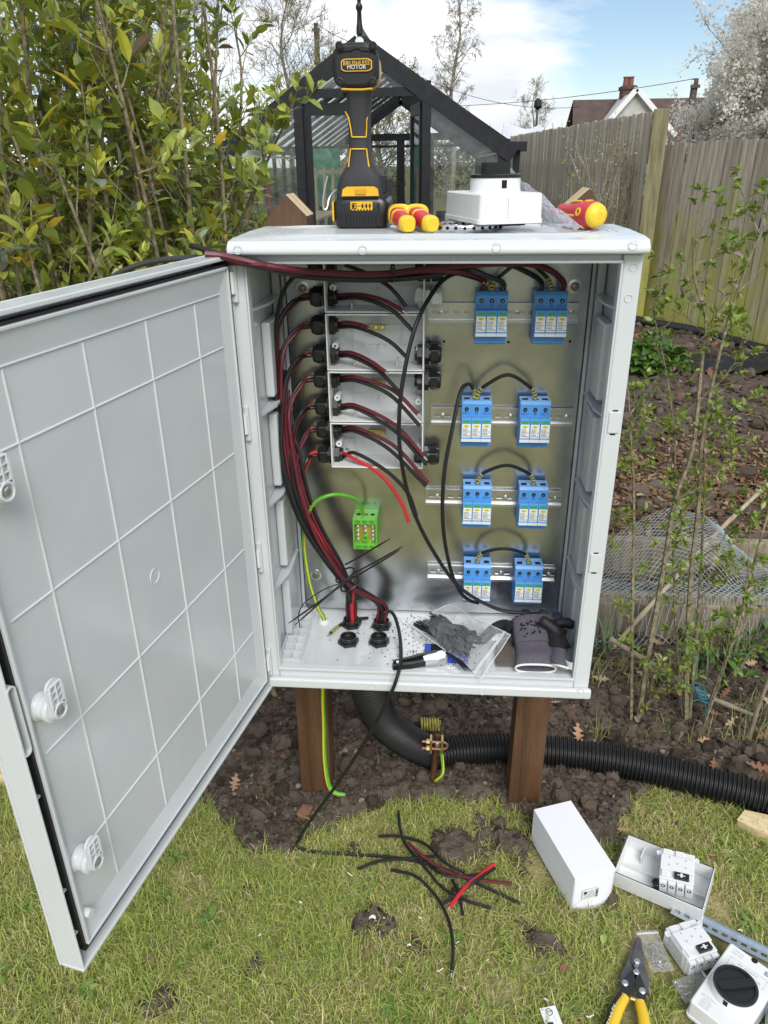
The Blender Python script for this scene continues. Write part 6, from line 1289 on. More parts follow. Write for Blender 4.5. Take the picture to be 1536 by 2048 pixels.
def glove(hem_l, hem_r, kn_l, kn_r, label, seed, fingers, knit=True, th=.012):
    random.seed(seed); root = thing('work_glove', (Vector(hem_l) + Vector(hem_r)) / 2, label, 'glove', 'work gloves in the cabinet'); h0 = (Vector(hem_l) + Vector(hem_r)) / 2; h1 = (Vector(kn_l) + Vector(kn_r)) / 2; w0 = (Vector(hem_r) - Vector(hem_l)) / 2; w1 = (Vector(kn_r) - Vector(kn_l)) / 2; ax = (h1 - h0).normalized(); nz = w0.cross(ax).normalized()
    if nz.z < 0: nz = -nz
    def ring(t, tw=1, ry=th): c = h0.lerp(h1, t) + nz * (ry + .004 * sin(9 * t)); W_ = w0.lerp(w1, t); return (c, W_.normalized(), nz, W_.length * tw, ry * (1 + .12 * sin(14 * t)), 2.6)
    q = MB(); loft(q, [ring(t, 1 - .10 * sin(pi * t)) for t in np.linspace(.0, .48, 9)], 24, False); part('cuff', q, M_knit, root)
    r0 = ring(0); q = MB(); hp = [Vector(r0[0]) + r0[1] * (r0[3] * math.copysign(abs(cos(a)) ** .77, cos(a))) + r0[2] * (r0[4] * math.copysign(abs(sin(a)) ** .77, sin(a))) for a in np.linspace(0, 2 * pi, 37)]; q.tube(hp, .0021, 6, False); part('hem', q, M_hem, root)
    q = MB(); loft(q, [ring(t, .93 + .12 * (t - .48), th * 1.12) for t in np.linspace(.485, 1, 9)]); part('palm', q, M_knit if knit else M_nit, root)
    # black coated side that wraps the palm and carries the fingers
    q = MB(); loft(q, [(r[0] - nz * .006, r[1], r[2], r[3] * 1.10, r[4] * .92, 2.4) for r in [ring(t, .95, th * 1.1) for t in np.linspace(.56, 1.02, 7)]]); part('coated_palm', q, M_nit, root)
    for k, (tx, ln, bend) in enumerate(fingers):
        s0_ = h1 + w1 * tx + nz * th; dr = Vector(bend).normalized(); pts = [s0_ - ax * .02]; d_ = ax.copy()
        for j in range(5): d_ = (d_ * .65 + dr * .45).normalized(); pts.append(pts[-1] + d_ * ln / 5)
        q = MB(); q.tube(spline(pts, 3), [.0115 * (1 - .10 * i / 16) for i in range(15)] + [.0075], 10); part('finger', q, M_nit, root)
    if knit:
        q = MB(); c = ring(.80, 1, th * 1.12); top = c[0] + nz * (c[4] + .0012); X = c[1]; Yv = ax
        for k in range(70): u = random.gauss(0, .012); v = random.gauss(0, .010); p = top + X * u * 1.3 + Yv * v - nz * (.018 * abs(u) + .00); q.box(-.0016, .0016, -.0007, .0007, -.002, .0006, frame(p, X, Yv, nz))
        part('printed_mark', q, M_hole, root)
g0, g1, g2, g3 = onZ(1030, 1344, FL + .001), onZ(1110, 1346, FL + .001), onZ(1022, 1250, FL + .030), onZ(1108, 1246, FL + .036)
g0.y = max(g0.y, .004); g1.y = max(g1.y, .004)
glove(g0, g1, g2, g3, 'purple grey knitted work glove with white hem lying palm down', 5, [(-1.0, .085, (-.5, -1.0, -.55)), (-.5, .045, (.1, .3, .1)), (0, .045, (.4, .3, .2)), (.5, .045, (.8, .1, .2)), (.9, .045, (.7, -.6, .0))])
g0, g1, g2, g3 = onZ(1118, 1336, FL + .001), onZ(1142, 1338, FL + .030), onZ(1100, 1262, FL + .022), onZ(1138, 1262, FL + .050)
glove(g0, g1, g2, g3, 'second work glove, mostly black, crumpled against the right wall', 6, [(-.6, .06, (-.8, .4, .3)), (0, .06, (-.5, .6, .2)), (.6, .05, (-.9, .1, .5))], knit=False, th=.013)
q = MB(); a = onZ(1108, 1334, FL + .012); q.grid(lambda u, v: a + Vector((u * .030, -.012 * u + .006 * sin(5 * u), .004 + v * .016 + .004 * u)), 8, 4); solo('care_label', q, M_hem, 'white care label sticking out between the two gloves', 'label')

# ============================================================ things on the cabinet roof
TOP = B + .8046
M_dblk = mat('drill_black', (.016, .0165, .018), .5, bump=.08, bscale=500, spec=.4); M_drub = mat('drill_rubber', (.030, .031, .035), .65, bump=.12, bscale=400); M_dyel = mat('drill_yellow', (.75, .43, .02), .4, var=.04)
def drill():
    cx = -.123; yb = .155; TP = B + .8044
    root = thing('cordless_drill', (cx, .21, TP), 'black and yellow cordless drill standing on its battery on the cabinet roof', 'drill'); Xa, Ya = (1, 0, 0), (0, 1, 0)
    zf = lambda py: onY(718, py, yb).z; xf_ = lambda px, py: onY(px, py, yb).x
    R = lambda z, x0, x1, y0, y1, e=5: (Vector(((x0 + x1) / 2, (y0 + y1) / 2, z)), Xa, Ya, (x1 - x0) / 2, (y1 - y0) / 2, e)
    zb1 = zf(398); x0, x1 = cx - .0465, cx + .0455
    q = MB(); loft(q, [R(TP, x0 + .006, x1 - .006, yb + .006, .268, 6), R(TP + .004, x0 + .001, x1 - .001, yb + .001, .272, 7), R(TP + .012, x0, x1, yb, .273, 8), R(zb1 - .006, x0 - .001, x1 + .001, yb, .273, 8), R(zb1, x0 + .003, x1 - .003, yb + .003, .270, 7)], 48); bt = part('battery', q, mat('battery_black', (.010, .010, .011), .28, spec=.5), root)
    q = MB(); xa, xb = xf_(701, 410), xf_(745, 410); za, zb = zf(421), zf(403); q.prism(rrect(xa, xb, za, zb, .0015, 3), 0, .0008, frame((0, yb - .0005, 0), (1, 0, 0), (0, 0, 1), (0, -1, 0))); lb = part('charge_label', q, M_dyel, bt)
    q = MB(); zc = (za + zb) / 2; w_ = xb - xa; yl = yb - .0016
    for s_ in (.06, .24): q.box(xa + w_ * s_, xa + w_ * s_ + .0012, yl, yl + .0004, zc - .004, zc + .004)
    for s_ in (-1, 1): q.box(xa + w_ * .06, xa + w_ * .27, yl + .0001, yl + .0005, zc + s_ * .0038 - .0006, zc + s_ * .0038 + .0006)
    q.box(xa + w_ * .10, xa + w_ * .19, yl, yl + .0004, zc - .0025, zc + .0025); q.box(xa + w_ * .28, xa + w_ * .94, yl + .0002, yl + .0006, zc - .0005, zc + .0005)
    for s_ in (.55, .72, .88): q.box(xa + w_ * s_ - .0012, xa + w_ * s_ + .0012, yl, yl + .0004, zc - .0035, zc + .0035)
    part('charge_symbol', q, M_hole, lb)
    q = MB()
    for k in range(9): x = cx - .020 + k * .005; q.box(x - .0012, x + .0012, yb - .0014, yb + .001, TP + .010, TP + .030)
    part('grip_ridge', q, M_dblk, bt)
    for s_ in (-1, 1): q = MB(); q.box(cx + s_ * .0285 - .002, cx + s_ * .0285 + .002, yb - .0018, yb + .002, TP + .004, zb1 - .006); part('side_rib', q, M_dblk, bt, .001)
    q = MB(); q.box(x0 - .0016, x0 + .001, yb + .004, .262, TP + .012, zb1 - .004); part('side_label', q, M_dyel, bt)
    # foot and handle
    zs = [zb1 + .0004, zf(375), zf(352), zf(336), zf(322), zf(290), zf(260), zf(225), zf(195), zf(180)]
    wl = [(668, 770), (669, 769), (676, 762), (686, 752), (692, 742), (694, 738), (693, 737), (691, 737), (689, 739), (687, 742)]; dp_ = [(.158, .268), (.157, .266), (.158, .250), (.160, .235), (.162, .222), (.164, .216), (.164, .216), (.162, .218), (.160, .222), (.158, .226)]
    pys = [398, 375, 352, 336, 322, 290, 260, 225, 195, 180]
    q = MB(); loft(q, [R(z, xf_(a, py), xf_(b, py), c, d, 3.2 if k > 2 else 4.5) for k, (z, (a, b), (c, d), py) in enumerate(zip(zs, wl, dp_, pys))], 40); part('handle', q, M_drub, root)
    # battery catch
    q = MB(); q.prism([(xf_(684, 390), zf(392)), (xf_(758, 390), zf(392)), (xf_(756, 380), zf(378)), (xf_(748, 374), zf(373)), (xf_(694, 374), zf(373)), (xf_(686, 380), zf(378))], 0, .004, frame((0, yb - .0005, 0), (1, 0, 0), (0, 0, 1), (0, -1, 0))); ct = part('battery_catch', q, M_dyel, root, .001)
    q = MB(); q.box(xf_(711, 383), xf_(733, 383), yb - .0066, yb - .0046, zf(389), zf(377)); part('catch_tab', q, mat('drill_yellow_dark', (.60, .30, .01), .45), ct, .001)
    # trims: thin yellow lines
    def line(pxs, nm='yellow_trim', r=.0012):
        pts = []; pxs = [(a_[0] + (b_[0] - a_[0]) * k_ / 6, a_[1] + (b_[1] - a_[1]) * k_ / 6) for a_, b_ in zip(pxs, pxs[1:]) for k_ in range(6)] + [pxs[-1]]
        for px, py in pxs:
            k = np.interp(-py, [-p for p in pys], [c for c, d in dp_]); xc_ = (np.interp(-py, [-p for p in pys], [a for a, b in wl]) + np.interp(-py, [-p for p in pys], [b for a, b in wl])) / 2; hw = (np.interp(-py, [-p for p in pys], [b - a for a, b in wl])) / 2; e = min(1, abs(px - xc_) / hw); dep = (1 - e ** 3.2) ** (1 / 3.2); y0_ = np.interp(-py, [-p for p in pys], [c for c, d in dp_]); y1_ = np.interp(-py, [-p for p in pys], [d for c, d in dp_]); yy_ = (y0_ + y1_) / 2 - (y1_ - y0_) / 2 * dep
            pts.append(onY(px, py, yy_ - .0012))
        q = MB(); q.tube(pts, r, 5); part(nm, q, M_dyel, root)
    line([(691, 224), (697, 235), (701, 255), (704, 274), (732, 274), (733, 255), (733, 240), (737, 226)]); line([(697, 334), (699, 315), (701, 298), (733, 298), (735, 315), (738, 334)])
    # motor housing, lying away from us
    zt, zbm = zf(82), zf(178); zc = (zt + zbm) / 2; hz = (zt - zbm) / 2; xm0, xm1 = xf_(664, 130), xf_(757, 130); xc = (xm0 + xm1) / 2; hx = (xm1 - xm0) / 2; Zn = (0, 0, 1)
    RY = lambda y, sx, sz, e=3.0, dz=0: (Vector((xc, y, zc + dz)), Xa, Zn, hx * sx, hz * sz, e)
    q = MB(); loft(q, [RY(.1535, .80, .78, 3.6), RY(.1555, .93, .91, 3.6), RY(.160, 1.0, .98, 3.4), RY(.176, 1.0, 1.0, 3.2), RY(.182, .97, .98, 3.2)], 44); hs = part('motor_cap', q, M_dblk, root)
    q = MB(); loft(q, [RY(.1822, .965, .97, 3.0), RY(.240, .93, .96, 2.6), RY(.262, .80, .84, 2.4)], 36); part('motor_body', q, M_dyel, root); q = MB(); loft(q, [RY(.2622, .74, .78, 2.2), RY(.300, .66, .70, 2), RY(.312, .50, .52, 2)], 32); part('gear_case', q, M_dblk, root); q = MB(); loft(q, [RY(.3122, .46, .48, 2), RY(.350, .46, .48, 2), RY(.366, .30, .32, 2)], 24); part('chuck', q, M_blkp, root)
    for px, py in ((679, 92), (746, 92), (680, 164), (746, 163)): c = onY(px, py, .153); q = MB(); q.lathe([(.0062, -.010), (.0062, .003), (.0042, .0035), (.0040, .001)], FRONT(c.x, c.y, c.z), 14); b = part('screw_boss', q, M_dblk, hs); q = MB(); q.lathe([(.0034, .0012), (.0032, .0026)], FRONT(c.x, c.y, c.z), 10); part('screw', q, M_bp, hs)
    q = MB(); q.tube([onY(px, py, .1530) for px, py in ((683, 178), (700, 179), (726, 179), (745, 177))], .0014, 6); part('yellow_trim', q, M_dyel, hs); q = MB(); q.tube([onY(px, py, .1527) for px, py in ((676, 106), (690, 102), (704, 101), (709, 97), (718, 97), (722, 101), (738, 102), (752, 106))], .0010, 6); part('seam', q, M_bp, hs)
    # badge
    c = onY(713, 130, .1522); m_ = FRONT(c.x, c.y, c.z); hw = (onY(744, 130, .1522).x - onY(682, 130, .1522).x) / 2; hh = (onY(713, 117, .1522).z - onY(713, 143, .1522).z) / 2
    oc = [(-hw, -hh * .6), (-hw * .86, -hh * .9), (-hw * .7, -hh), (hw * .7, -hh), (hw * .86, -hh * .9), (hw, -hh * .6), (hw, hh * .6), (hw * .86, hh * .9), (hw * .7, hh), (-hw * .7, hh), (-hw * .86, hh * .9), (-hw, hh * .6)]
    q = MB(); q.prism(oc, -.002, .0012, m_); bd = part('badge', q, M_dyel, hs); q = MB(); q.prism([(x * .93, y * .84) for x, y in oc], .0012, .0016, m_); part('badge_field', q, M_bp, bd)
    part('lettering', text_mb('BRUSHLESS', .0082, m_ @ Matrix.Translation((0, hh * .26, 0)), .0020), mat('letter_yellow', (.80, .50, .05), .5), bd); part('lettering', text_mb('MOTOR', .0080, m_ @ Matrix.Translation((0, -hh * .36, 0)), .0020), M_hem, bd)
    # belt hook (left) and bit clip (right)
    q = MB(); q.tube(spline(P3((690, 372, .19), (668, 384, .175), (658, 398, .165), (654, 416, .16), (648, 418, .158), (646, 408, .158), (648, 385, .158), (652, 365, .158), (655, 352, .158)), 6), .0016, 8); part('belt_hook', q, M_zinc, root)
    q = MB(); a = onY(765, 358, .19); b = onY(776, 384, .19); q.box(a.x - .004, b.x - .002, .168, .21, b.z, a.z + .006); q.box(b.x - .0022, b.x + .008, .172, .178, b.z + .002, a.z + .001); q.box(b.x - .0022, b.x + .008, .190, .196, b.z + .002, a.z + .001); part('bit_clip', q, M_dblk, root, .001)
    q = MB(); c = onY(688, 190, .178); q.cyl((c.x - .002, .178, c.z), (c.x + .004, .178, c.z), .003, n=10); part('direction_button', q, M_blkp, root)
drill()
M_pred = mat('insulated_red', (.56, .035, .05), .42, var=.05); M_pyel = mat('insulated_yellow', (.78, .56, .03), .42, var=.04)
def pliers():
    root = thing('insulated_pliers', onZ(835, 465, TOP), 'red and yellow insulated pliers with handles towards us on the cabinet roof', 'pliers')
    J = Vector((onZ(838, 455, TOP).x, .185, TOP + .012))
    for sg, tip, mid, base in ((-1, (818, 463), (806, 445), (796, 430)), (1, (866, 463), (848, 445), (833, 430))):
        T_ = onY(*tip, .065); T_.z = max(T_.z, TOP + .011); Mm = onY(*mid, .095); Mm.z = max(Mm.z, TOP + .0155); Bb = onY(*base, .130); Bb.z = TOP + .022
        c = spline([T_, Mm, Bb, Bb.lerp(J, .6)], 7); n_ = len(c)
        def sq(i0, i1, rx, ry):
            rr = []
            for i in range(i0, i1):
                t_ = (c[min(i + 1, n_ - 1)] - c[max(i - 1, 0)]).normalized(); X_ = t_.cross(Vector((0, 0, 1))).normalized(); k_ = i - i0; f = rx[min(k_, len(rx) - 1)]; rr.append((c[i], X_, X_.cross(t_), f, ry[min(k_, len(ry) - 1)], 2.7))
            q_ = MB(); loft(q_, rr, 20); return q_
        h = part('grip', sq(3, 15, [.0125], [.0115]), M_pred, root); part('grip_end', sq(0, 4, [.0095, .0125, .0132, .0130], [.0095, .0118, .0122, .0121]), M_pyel, root)
        part('finger_guard', sq(14, 19, [.0150, .0200, .0205, .0200, .0150], [.0135, .0165, .0170, .0165, .0130]), M_pyel, root); q = MB(); q.tube(c[18:] + [J], .006, 8); part('shank', q, M_slv2, root)
        part('stripe', sq(10, 12, [.0128], [.0118]), M_pyel, h)
    q = MB(); loft(q, [(J + Vector((0, d, 0)), (1, 0, 0), (0, 0, 1), w_, .0075, 3) for d, w_ in ((-.012, .008), (0, .013), (.012, .012), (.04, .008), (.06, .004))], 20); part('jaw', q, M_slv2, root)
pliers()
def isolator(M0, label, group, seed, brand='', full=True, name='isolator_cover', sx=.051, sy=.087, sz=.042):
    """switch cover with rotary knob; local x across, y along, z up"""
    root = thing(name, (0, 0, 0), label, 'isolator', group, M0); pt = lambda n_, q, m_, par=None, bev=0: part(n_, q, m_, par or root, bev, local=True); M_iso = mat('isolator_white', (.74, .76, .76), .32)
    q = MB(); pr_ = [[Vector((x, y, z)) for x, y in rrect(-sx - a, sx + a, -sy - a, sy + a, .007 + a, 4)] for z, a in ((0, .001), (.006, .0012), (.0065, -.0006), (sz - .002, -.0016), (sz, -.0036))]; nn_ = len(pr_[0]); q.add(sum(pr_, []), [(j * nn_ + i, j * nn_ + (i + 1) % nn_, (j + 1) * nn_ + (i + 1) % nn_, (j + 1) * nn_ + i) for j in range(4) for i in range(nn_)] + [tuple(range(4 * nn_, 5 * nn_)), tuple(reversed(range(nn_)))], True); shell = pt('cover', q, M_iso)
    ky = -.012; kl = 1 if full else .8
    q = MB(); q.lathe([(.040, sz), (.039, sz + .004), (.0385, sz + .020), (.038, sz + .0205)], Matrix.Translation((0, ky, 0)), 40); pt('knob_collar', q, M_iso, shell); q = MB(); q.box(-.004, .004, ky - .0392, ky - .037, sz + .006, sz + .0175); pt('padlock_slot', q, M_hole, shell)
    q = MB(); q.lathe([(.0395, sz + .0207), (.0395, sz + .025), (.0365, sz + .026), (.034, sz + .026), (.033, sz + .0225), (.001, sz + .0222)], Matrix.Translation((0, ky, 0)), 40); kn = pt('knob', q, M_blkp); q = MB()
    q.prism([(-.0075, -.034 * kl), (.0075, -.034 * kl), (.0085, 0), (.0075, .034 * kl), (-.0075, .034 * kl), (-.0085, 0)], sz + .0225, sz + (.0285 if full else .042), Matrix.Translation((0, ky, 0)) @ Matrix.Rotation(radians(-38 if full else 118), 4, 'Z')); pt('knob_bar', q, M_blkp, kn, .003)
    M_grt = mat('grey_print', (.42, .43, .44), .6); T0 = lambda x, y, r=0: Matrix.Translation((x, y, sz)) @ Matrix.Rotation(r, 4, 'Z')
    if full:
        pt('printed_text', merge(text_mb('PV ARRAY', .0085, T0(0, .050), .0004), text_mb('D.C ISOLATOR', .0085, T0(0, .040), .0004)), M_grt, shell)
        q = MB()
        for x in (-.035, .035): q.box(x - .0003, x + .0003, .034, .057, sz, sz + .0004)
        for y in (.034, .057): q.box(-.035, .035, y - .0003, y + .0003, sz, sz + .00035)
        pt('printed_frame', q, M_grt, shell); pt('printed_text', merge(text_mb('TYPE A2', .0055, T0(-.028, .074), .0004), text_mb('IP66 NW', .0055, T0(-.028, .067), .0004)), M_grt, shell)
        pt('printed_text', merge(text_mb('IEC 60 947-3', .0055, T0(-.026, -.056), .0004), *[text_mb(t_, .0045, T0(-.027, -.063 - .0052 * k), .0004) for k, t_ in enumerate(('DC-PV2', '1000V 32A', '800V 32A', '600V 32A'))]), M_grt, shell)
        q = MB(); q.box(.024, .046, .066, .076, sz, sz + .0003); lgo = pt('printed_logo', q, mat('logo_grey', (.22, .23, .26), .6), shell); pt('printed_text', text_mb('IMO', .0095, T0(.035, .071), .0006), M_lbl, lgo)
        q = MB(); q.cyl((0, sy - .006, sz - .003), (0, sy - .006, sz + .0004), .006, n=16); pt('screw_recess', q, M_hole, shell); q = MB(); q.tube([(.045 * cos(a), ky + .045 * sin(a), sz + .0003) for a in np.linspace(2.6, 3.6, 12)], .0004, 4); pt('printed_arrow', q, M_grt, shell)
    else:
        q = MB(); q.box(-.006, .006, -sy - .0015, -sy + .004, .004, sz - .006); pt('screw_recess', q, M_whp, shell)
    return root
F_ = Vector((.064, .040, TOP + .0125)); FR = Vector((.094, .029, .0)); FL_ = Vector((-.062, .158, 0)); FLn = Vector((-FR.y, FR.x, 0)).normalized()
ctr = F_ + FR.normalized() * .052 + FLn * .088
isolator(frame(ctr, FR.normalized(), FLn, (0, 0, 1)), 'white isolator switch with black rotary knob sitting on metal banding on the cabinet roof', 'isolator switches', 1, full=False)
def banding():
    root = thing('metal_banding', (.04, .13, TOP), 'coil of perforated metal banding under the white isolator on the cabinet roof', 'banding'); c = [Vector((.050 + r * cos(a), .110 + r * sin(a) * .9, TOP)) for a, r in ((3.3 + .12 * i, .060 - .00025 * i) for i in range(62))]; q = MB(); n_ = len(c); hi = [.0100 + .0010 * sin(i * 2.1) for i in range(n_)]
    vs_ = []
    for i, p in enumerate(c): vs_ += [p + Vector((0, 0, .0008 + (.0016 + .0014 * sin(i * 2.1)))), p + Vector((0, 0, hi[i] + .001))]
    q.add(vs_, [(2 * i, 2 * i + 2, 2 * i + 3, 2 * i + 1) for i in range(n_ - 1)], True); o = part('strip', q, M_zp, root); sm = o.modifiers.new('thickness', 'SOLIDIFY'); sm.thickness = .0008
    for i in range(1, n_ - 1, 2):
        p = c[i] + Vector((0, 0, .0064)); d = Vector((p.x - .050, p.y - .110, 0)).normalized(); q = MB(); q.cyl(p + d * .0010, p - d * .0014, .0026, n=10); part('hole', q, M_hole, root)
banding()
def screwdriver():
    a = onY(1080, 438, .235); b = onY(1195, 438, .085); a.z = TOP + .021; b.z = TOP + .0215; root = thing('insulated_screwdriver', ((a + b) / 2).to_2d().to_3d() + Vector((0, 0, TOP)), 'red and yellow insulated screwdriver lying on the right of the cabinet roof', 'screwdriver'); d = (b - a); L_ = .105; dn = d.normalized(); m_ = frame(b, dn.orthogonal(), dn.cross(dn.orthogonal()), dn)
    q = MB(); q.lathe([(.010, -L_), (.014, -L_ * .93), (.0125, -L_ * .82), (.017, -L_ * .6), (.0205, -L_ * .3), (.0205, -L_ * .15), (.0185, -.006)], m_, 28); hd = part('handle', q, M_pred, root); q = MB(); q.lathe([(.0184, -.0062), (.0170, -.001), (.0135, .0035), (.006, .0055), (.001, .0058)], m_, 28); part('end_cap', q, M_pyel, root); q = MB(); q.tor(m_ @ Vector((0, 0, .0056)), dn, .0042, .0006, 14, 4); part('end_mark', q, M_dyel, root)
    for a_ in (0.3, 1.55, 2.8, 4.05, 5.3):
        c = m_ @ Vector((.0198 * cos(a_), .0198 * sin(a_), -.024)); q = MB(); nr = (c - (b - dn * .024)).normalized(); q.lathe([(.0062, -.003), (.0062, .0014), (.0035, .0014), (.0032, -.001)], frame(c, dn, nr.cross(dn), nr), 16); part('grip_dot', q, M_pyel, hd)
        q = MB(); q.tube([m_ @ Vector((r * cos(a_ + .3), r * sin(a_ + .3), z)) for r, z in ((.0204, -.034), (.0206, -.05), (.0180, -.064))], .0016, 6); part('grip_line', q, M_pyel, hd)
    q = MB(); q.cyl(b - dn * L_, b - dn * (L_ + .03), .005, n=12); part('shaft', q, M_pred, root)
screwdriver()
q = MB(); A_, B_, C_, D_ = onY(1012, 332, .205), onY(1168, 458, .062), onY(1092, 460, .135), onY(1052, 440, .195); B_.z = TOP + .004; C_.z = TOP + .003
q.grid(lambda u, v: A_.lerp(B_, u).lerp(D_.lerp(C_, u), v) + Vector((0, -.010 * sin(pi * u) * sin(pi * v), .006 * noise.noise(Vector((u * 7, v * 7, 0))))), 26, 20); solo('packing_film', q, film_mat('milky_film', clear=.30, rough=.35, haze=(.72, .75, .82), wrinkle=.5, bscale=70), 'sheet of milky packing film standing up beside the isolator on the roof', 'film')
q = MB(); c = Vector((.10, .11, TOP)); q.grid(lambda u, v: Vector((.045 + u * .15, .045 + v * .13, TOP + .0015 + .005 * abs(noise.noise(Vector((u * 6, v * 6, 4)))))), 24, 20); solo('bag_film', q, film_mat('clear_bag_film'), 'crumpled clear plastic film lying flat under the isolator on the roof', 'film')
q = MB(); q.box(-.03, .03, -.02, .02, 0, .006, Matrix.Translation((.105, .115, TOP + .0066)) @ Matrix.Rotation(.4, 4, 'Z')); solo('fixings_packet', q, M_blkp, 'flat black packet under the isolator on the roof', 'packet', bev=.002)

# ============================================================ things lying on the grass
M_card = mat('white_card', (.80, .81, .86), .55, var=.015, scale=3)
def carton():
    A = Vector((.252, .167, 0)); Bq = Vector((.320, -.019, 0)); C_ = Vector((.413, .015, 0)); y_ = (A - Bq).normalized(); x_ = Vector((y_.y, -y_.x, 0)); root = thing('white_carton', Bq, 'plain white cardboard carton lying on the grass by the right post', 'carton', None, frame(Bq + Vector((0, 0, .008)), x_, y_, (0, 0, 1))); L_, W_, H_ = .197, .097, .099; pt = lambda n_, q, m_, par=None, bev=0: part(n_, q, m_, par or root, bev, local=True)
    q = MB(); q.box(0, W_, .0012, L_, 0, H_); bd = pt('body', q, M_card, None, .0012)
    n_ = 14
    q = MB(); q.grid(lambda u, v: Vector((u * W_, -.0004 - .010 * sin(pi * u) * (1 - v) ** 2, .001 + v * (H_ - .001))), n_, 8); fl_ = pt('end_flap', q, M_card); sm = fl_.modifiers.new('thickness', 'SOLIDIFY'); sm.thickness = .0008
    q = MB(); q.box(W_ * .20, W_ * .62, -.0062, -.0056, H_ * .30, H_ * .62); lb = pt('label', q, M_lbl, fl_); q = MB(); q.box(W_ * .23, W_ * .31, -.0066, -.0062, H_ * .50, H_ * .58)
    random.seed(8)
    for r in range(5):
        x = W_ * (.23 if r > 1 else .34)
        while x < W_ * .50: w_ = random.uniform(.001, .003); q.box(x, x + w_, -.0066, -.0062, H_ * (.56 - .045 * r) - .0005, H_ * (.56 - .045 * r) + .0005); x += w_ + .0008
    for k in range(14): x = W_ * .53; z = H_ * .34 + k * .0018; q.box(x, x + .006, -.0066, -.0062, z, z + random.uniform(.0004, .0012))
    pt('printed_text', q, M_ink, lb); q = MB(); q.box(W_ * .46, W_ * .465, -.0075, -.0045, .0, H_ * .24); pt('tab_slit', q, mat('grey_print', (.42, .43, .44), .6), fl_)
carton()
def tray():
    """isolator base lying tilted: open box with black gasket rim"""
    o = Vector((.425, .055, .004)); x_ = Vector((.165, -.092, .012)).normalized(); y0 = Vector((.055, .095, .018)); y_ = (y0 - x_ * y0.dot(x_)).normalized(); z_ = x_.cross(y_); root = thing('isolator_tray', o, 'open pale grey isolator base tray with black seal on the grass beside the carton', 'isolator', 'isolator switches', frame(o, x_, y_, z_)); pt = lambda n_, q, m_, par=None, bev=0: part(n_, q, m_, par or root, bev, local=True); Lx, Ly, H_ = .190, .108, .048; t = .0028
    M_tr = mat('isolator_white', (.74, .76, .76), .32); q = MB(); q.box(0, Lx, 0, Ly, 0, t); pt('floor', q, M_tr); q = MB(); q.box(0, t, 0, Ly, t, H_); q.box(Lx - t, Lx, 0, Ly, t, H_); q.box(t, Lx - t, 0, t, t, H_); q.box(t, Lx - t, Ly - t, Ly, t, H_); wl = pt('wall', q, M_tr, None, .001)
    q = MB(); e = .0012
    for a, b, c, d in ((e, Lx - e, e, e + .0014), (e, Lx - e, Ly - e - .0014, Ly - e), (e, e + .0014, e, Ly - e), (Lx - e - .0014, Lx - e, e, Ly - e)): q.box(a, b, c, d, H_ + .0002, H_ + .0016)
    pt('seal', q, M_gask)
    for x in (.040, .100):
        q = MB(); q.box(x - .0012, x + .0012, Ly - .032, Ly - t, t, H_ * .55); pt('web', q, M_tr, wl)
    q = MB(); q.box(t, Lx - t, .052, .0535, t, .016); pt('web', q, M_tr, wl); q = MB(); q.cyl((.088, .030, t), (.088, .030, .030), .010, .008, 16); q.tor((.088, .030, .031), (0, .3, 1), .0085, .003, 14, 6); pt('switch_shaft', q, M_blkp)
    return root, frame(o, x_, y_, z_)
TR, TM = tray()
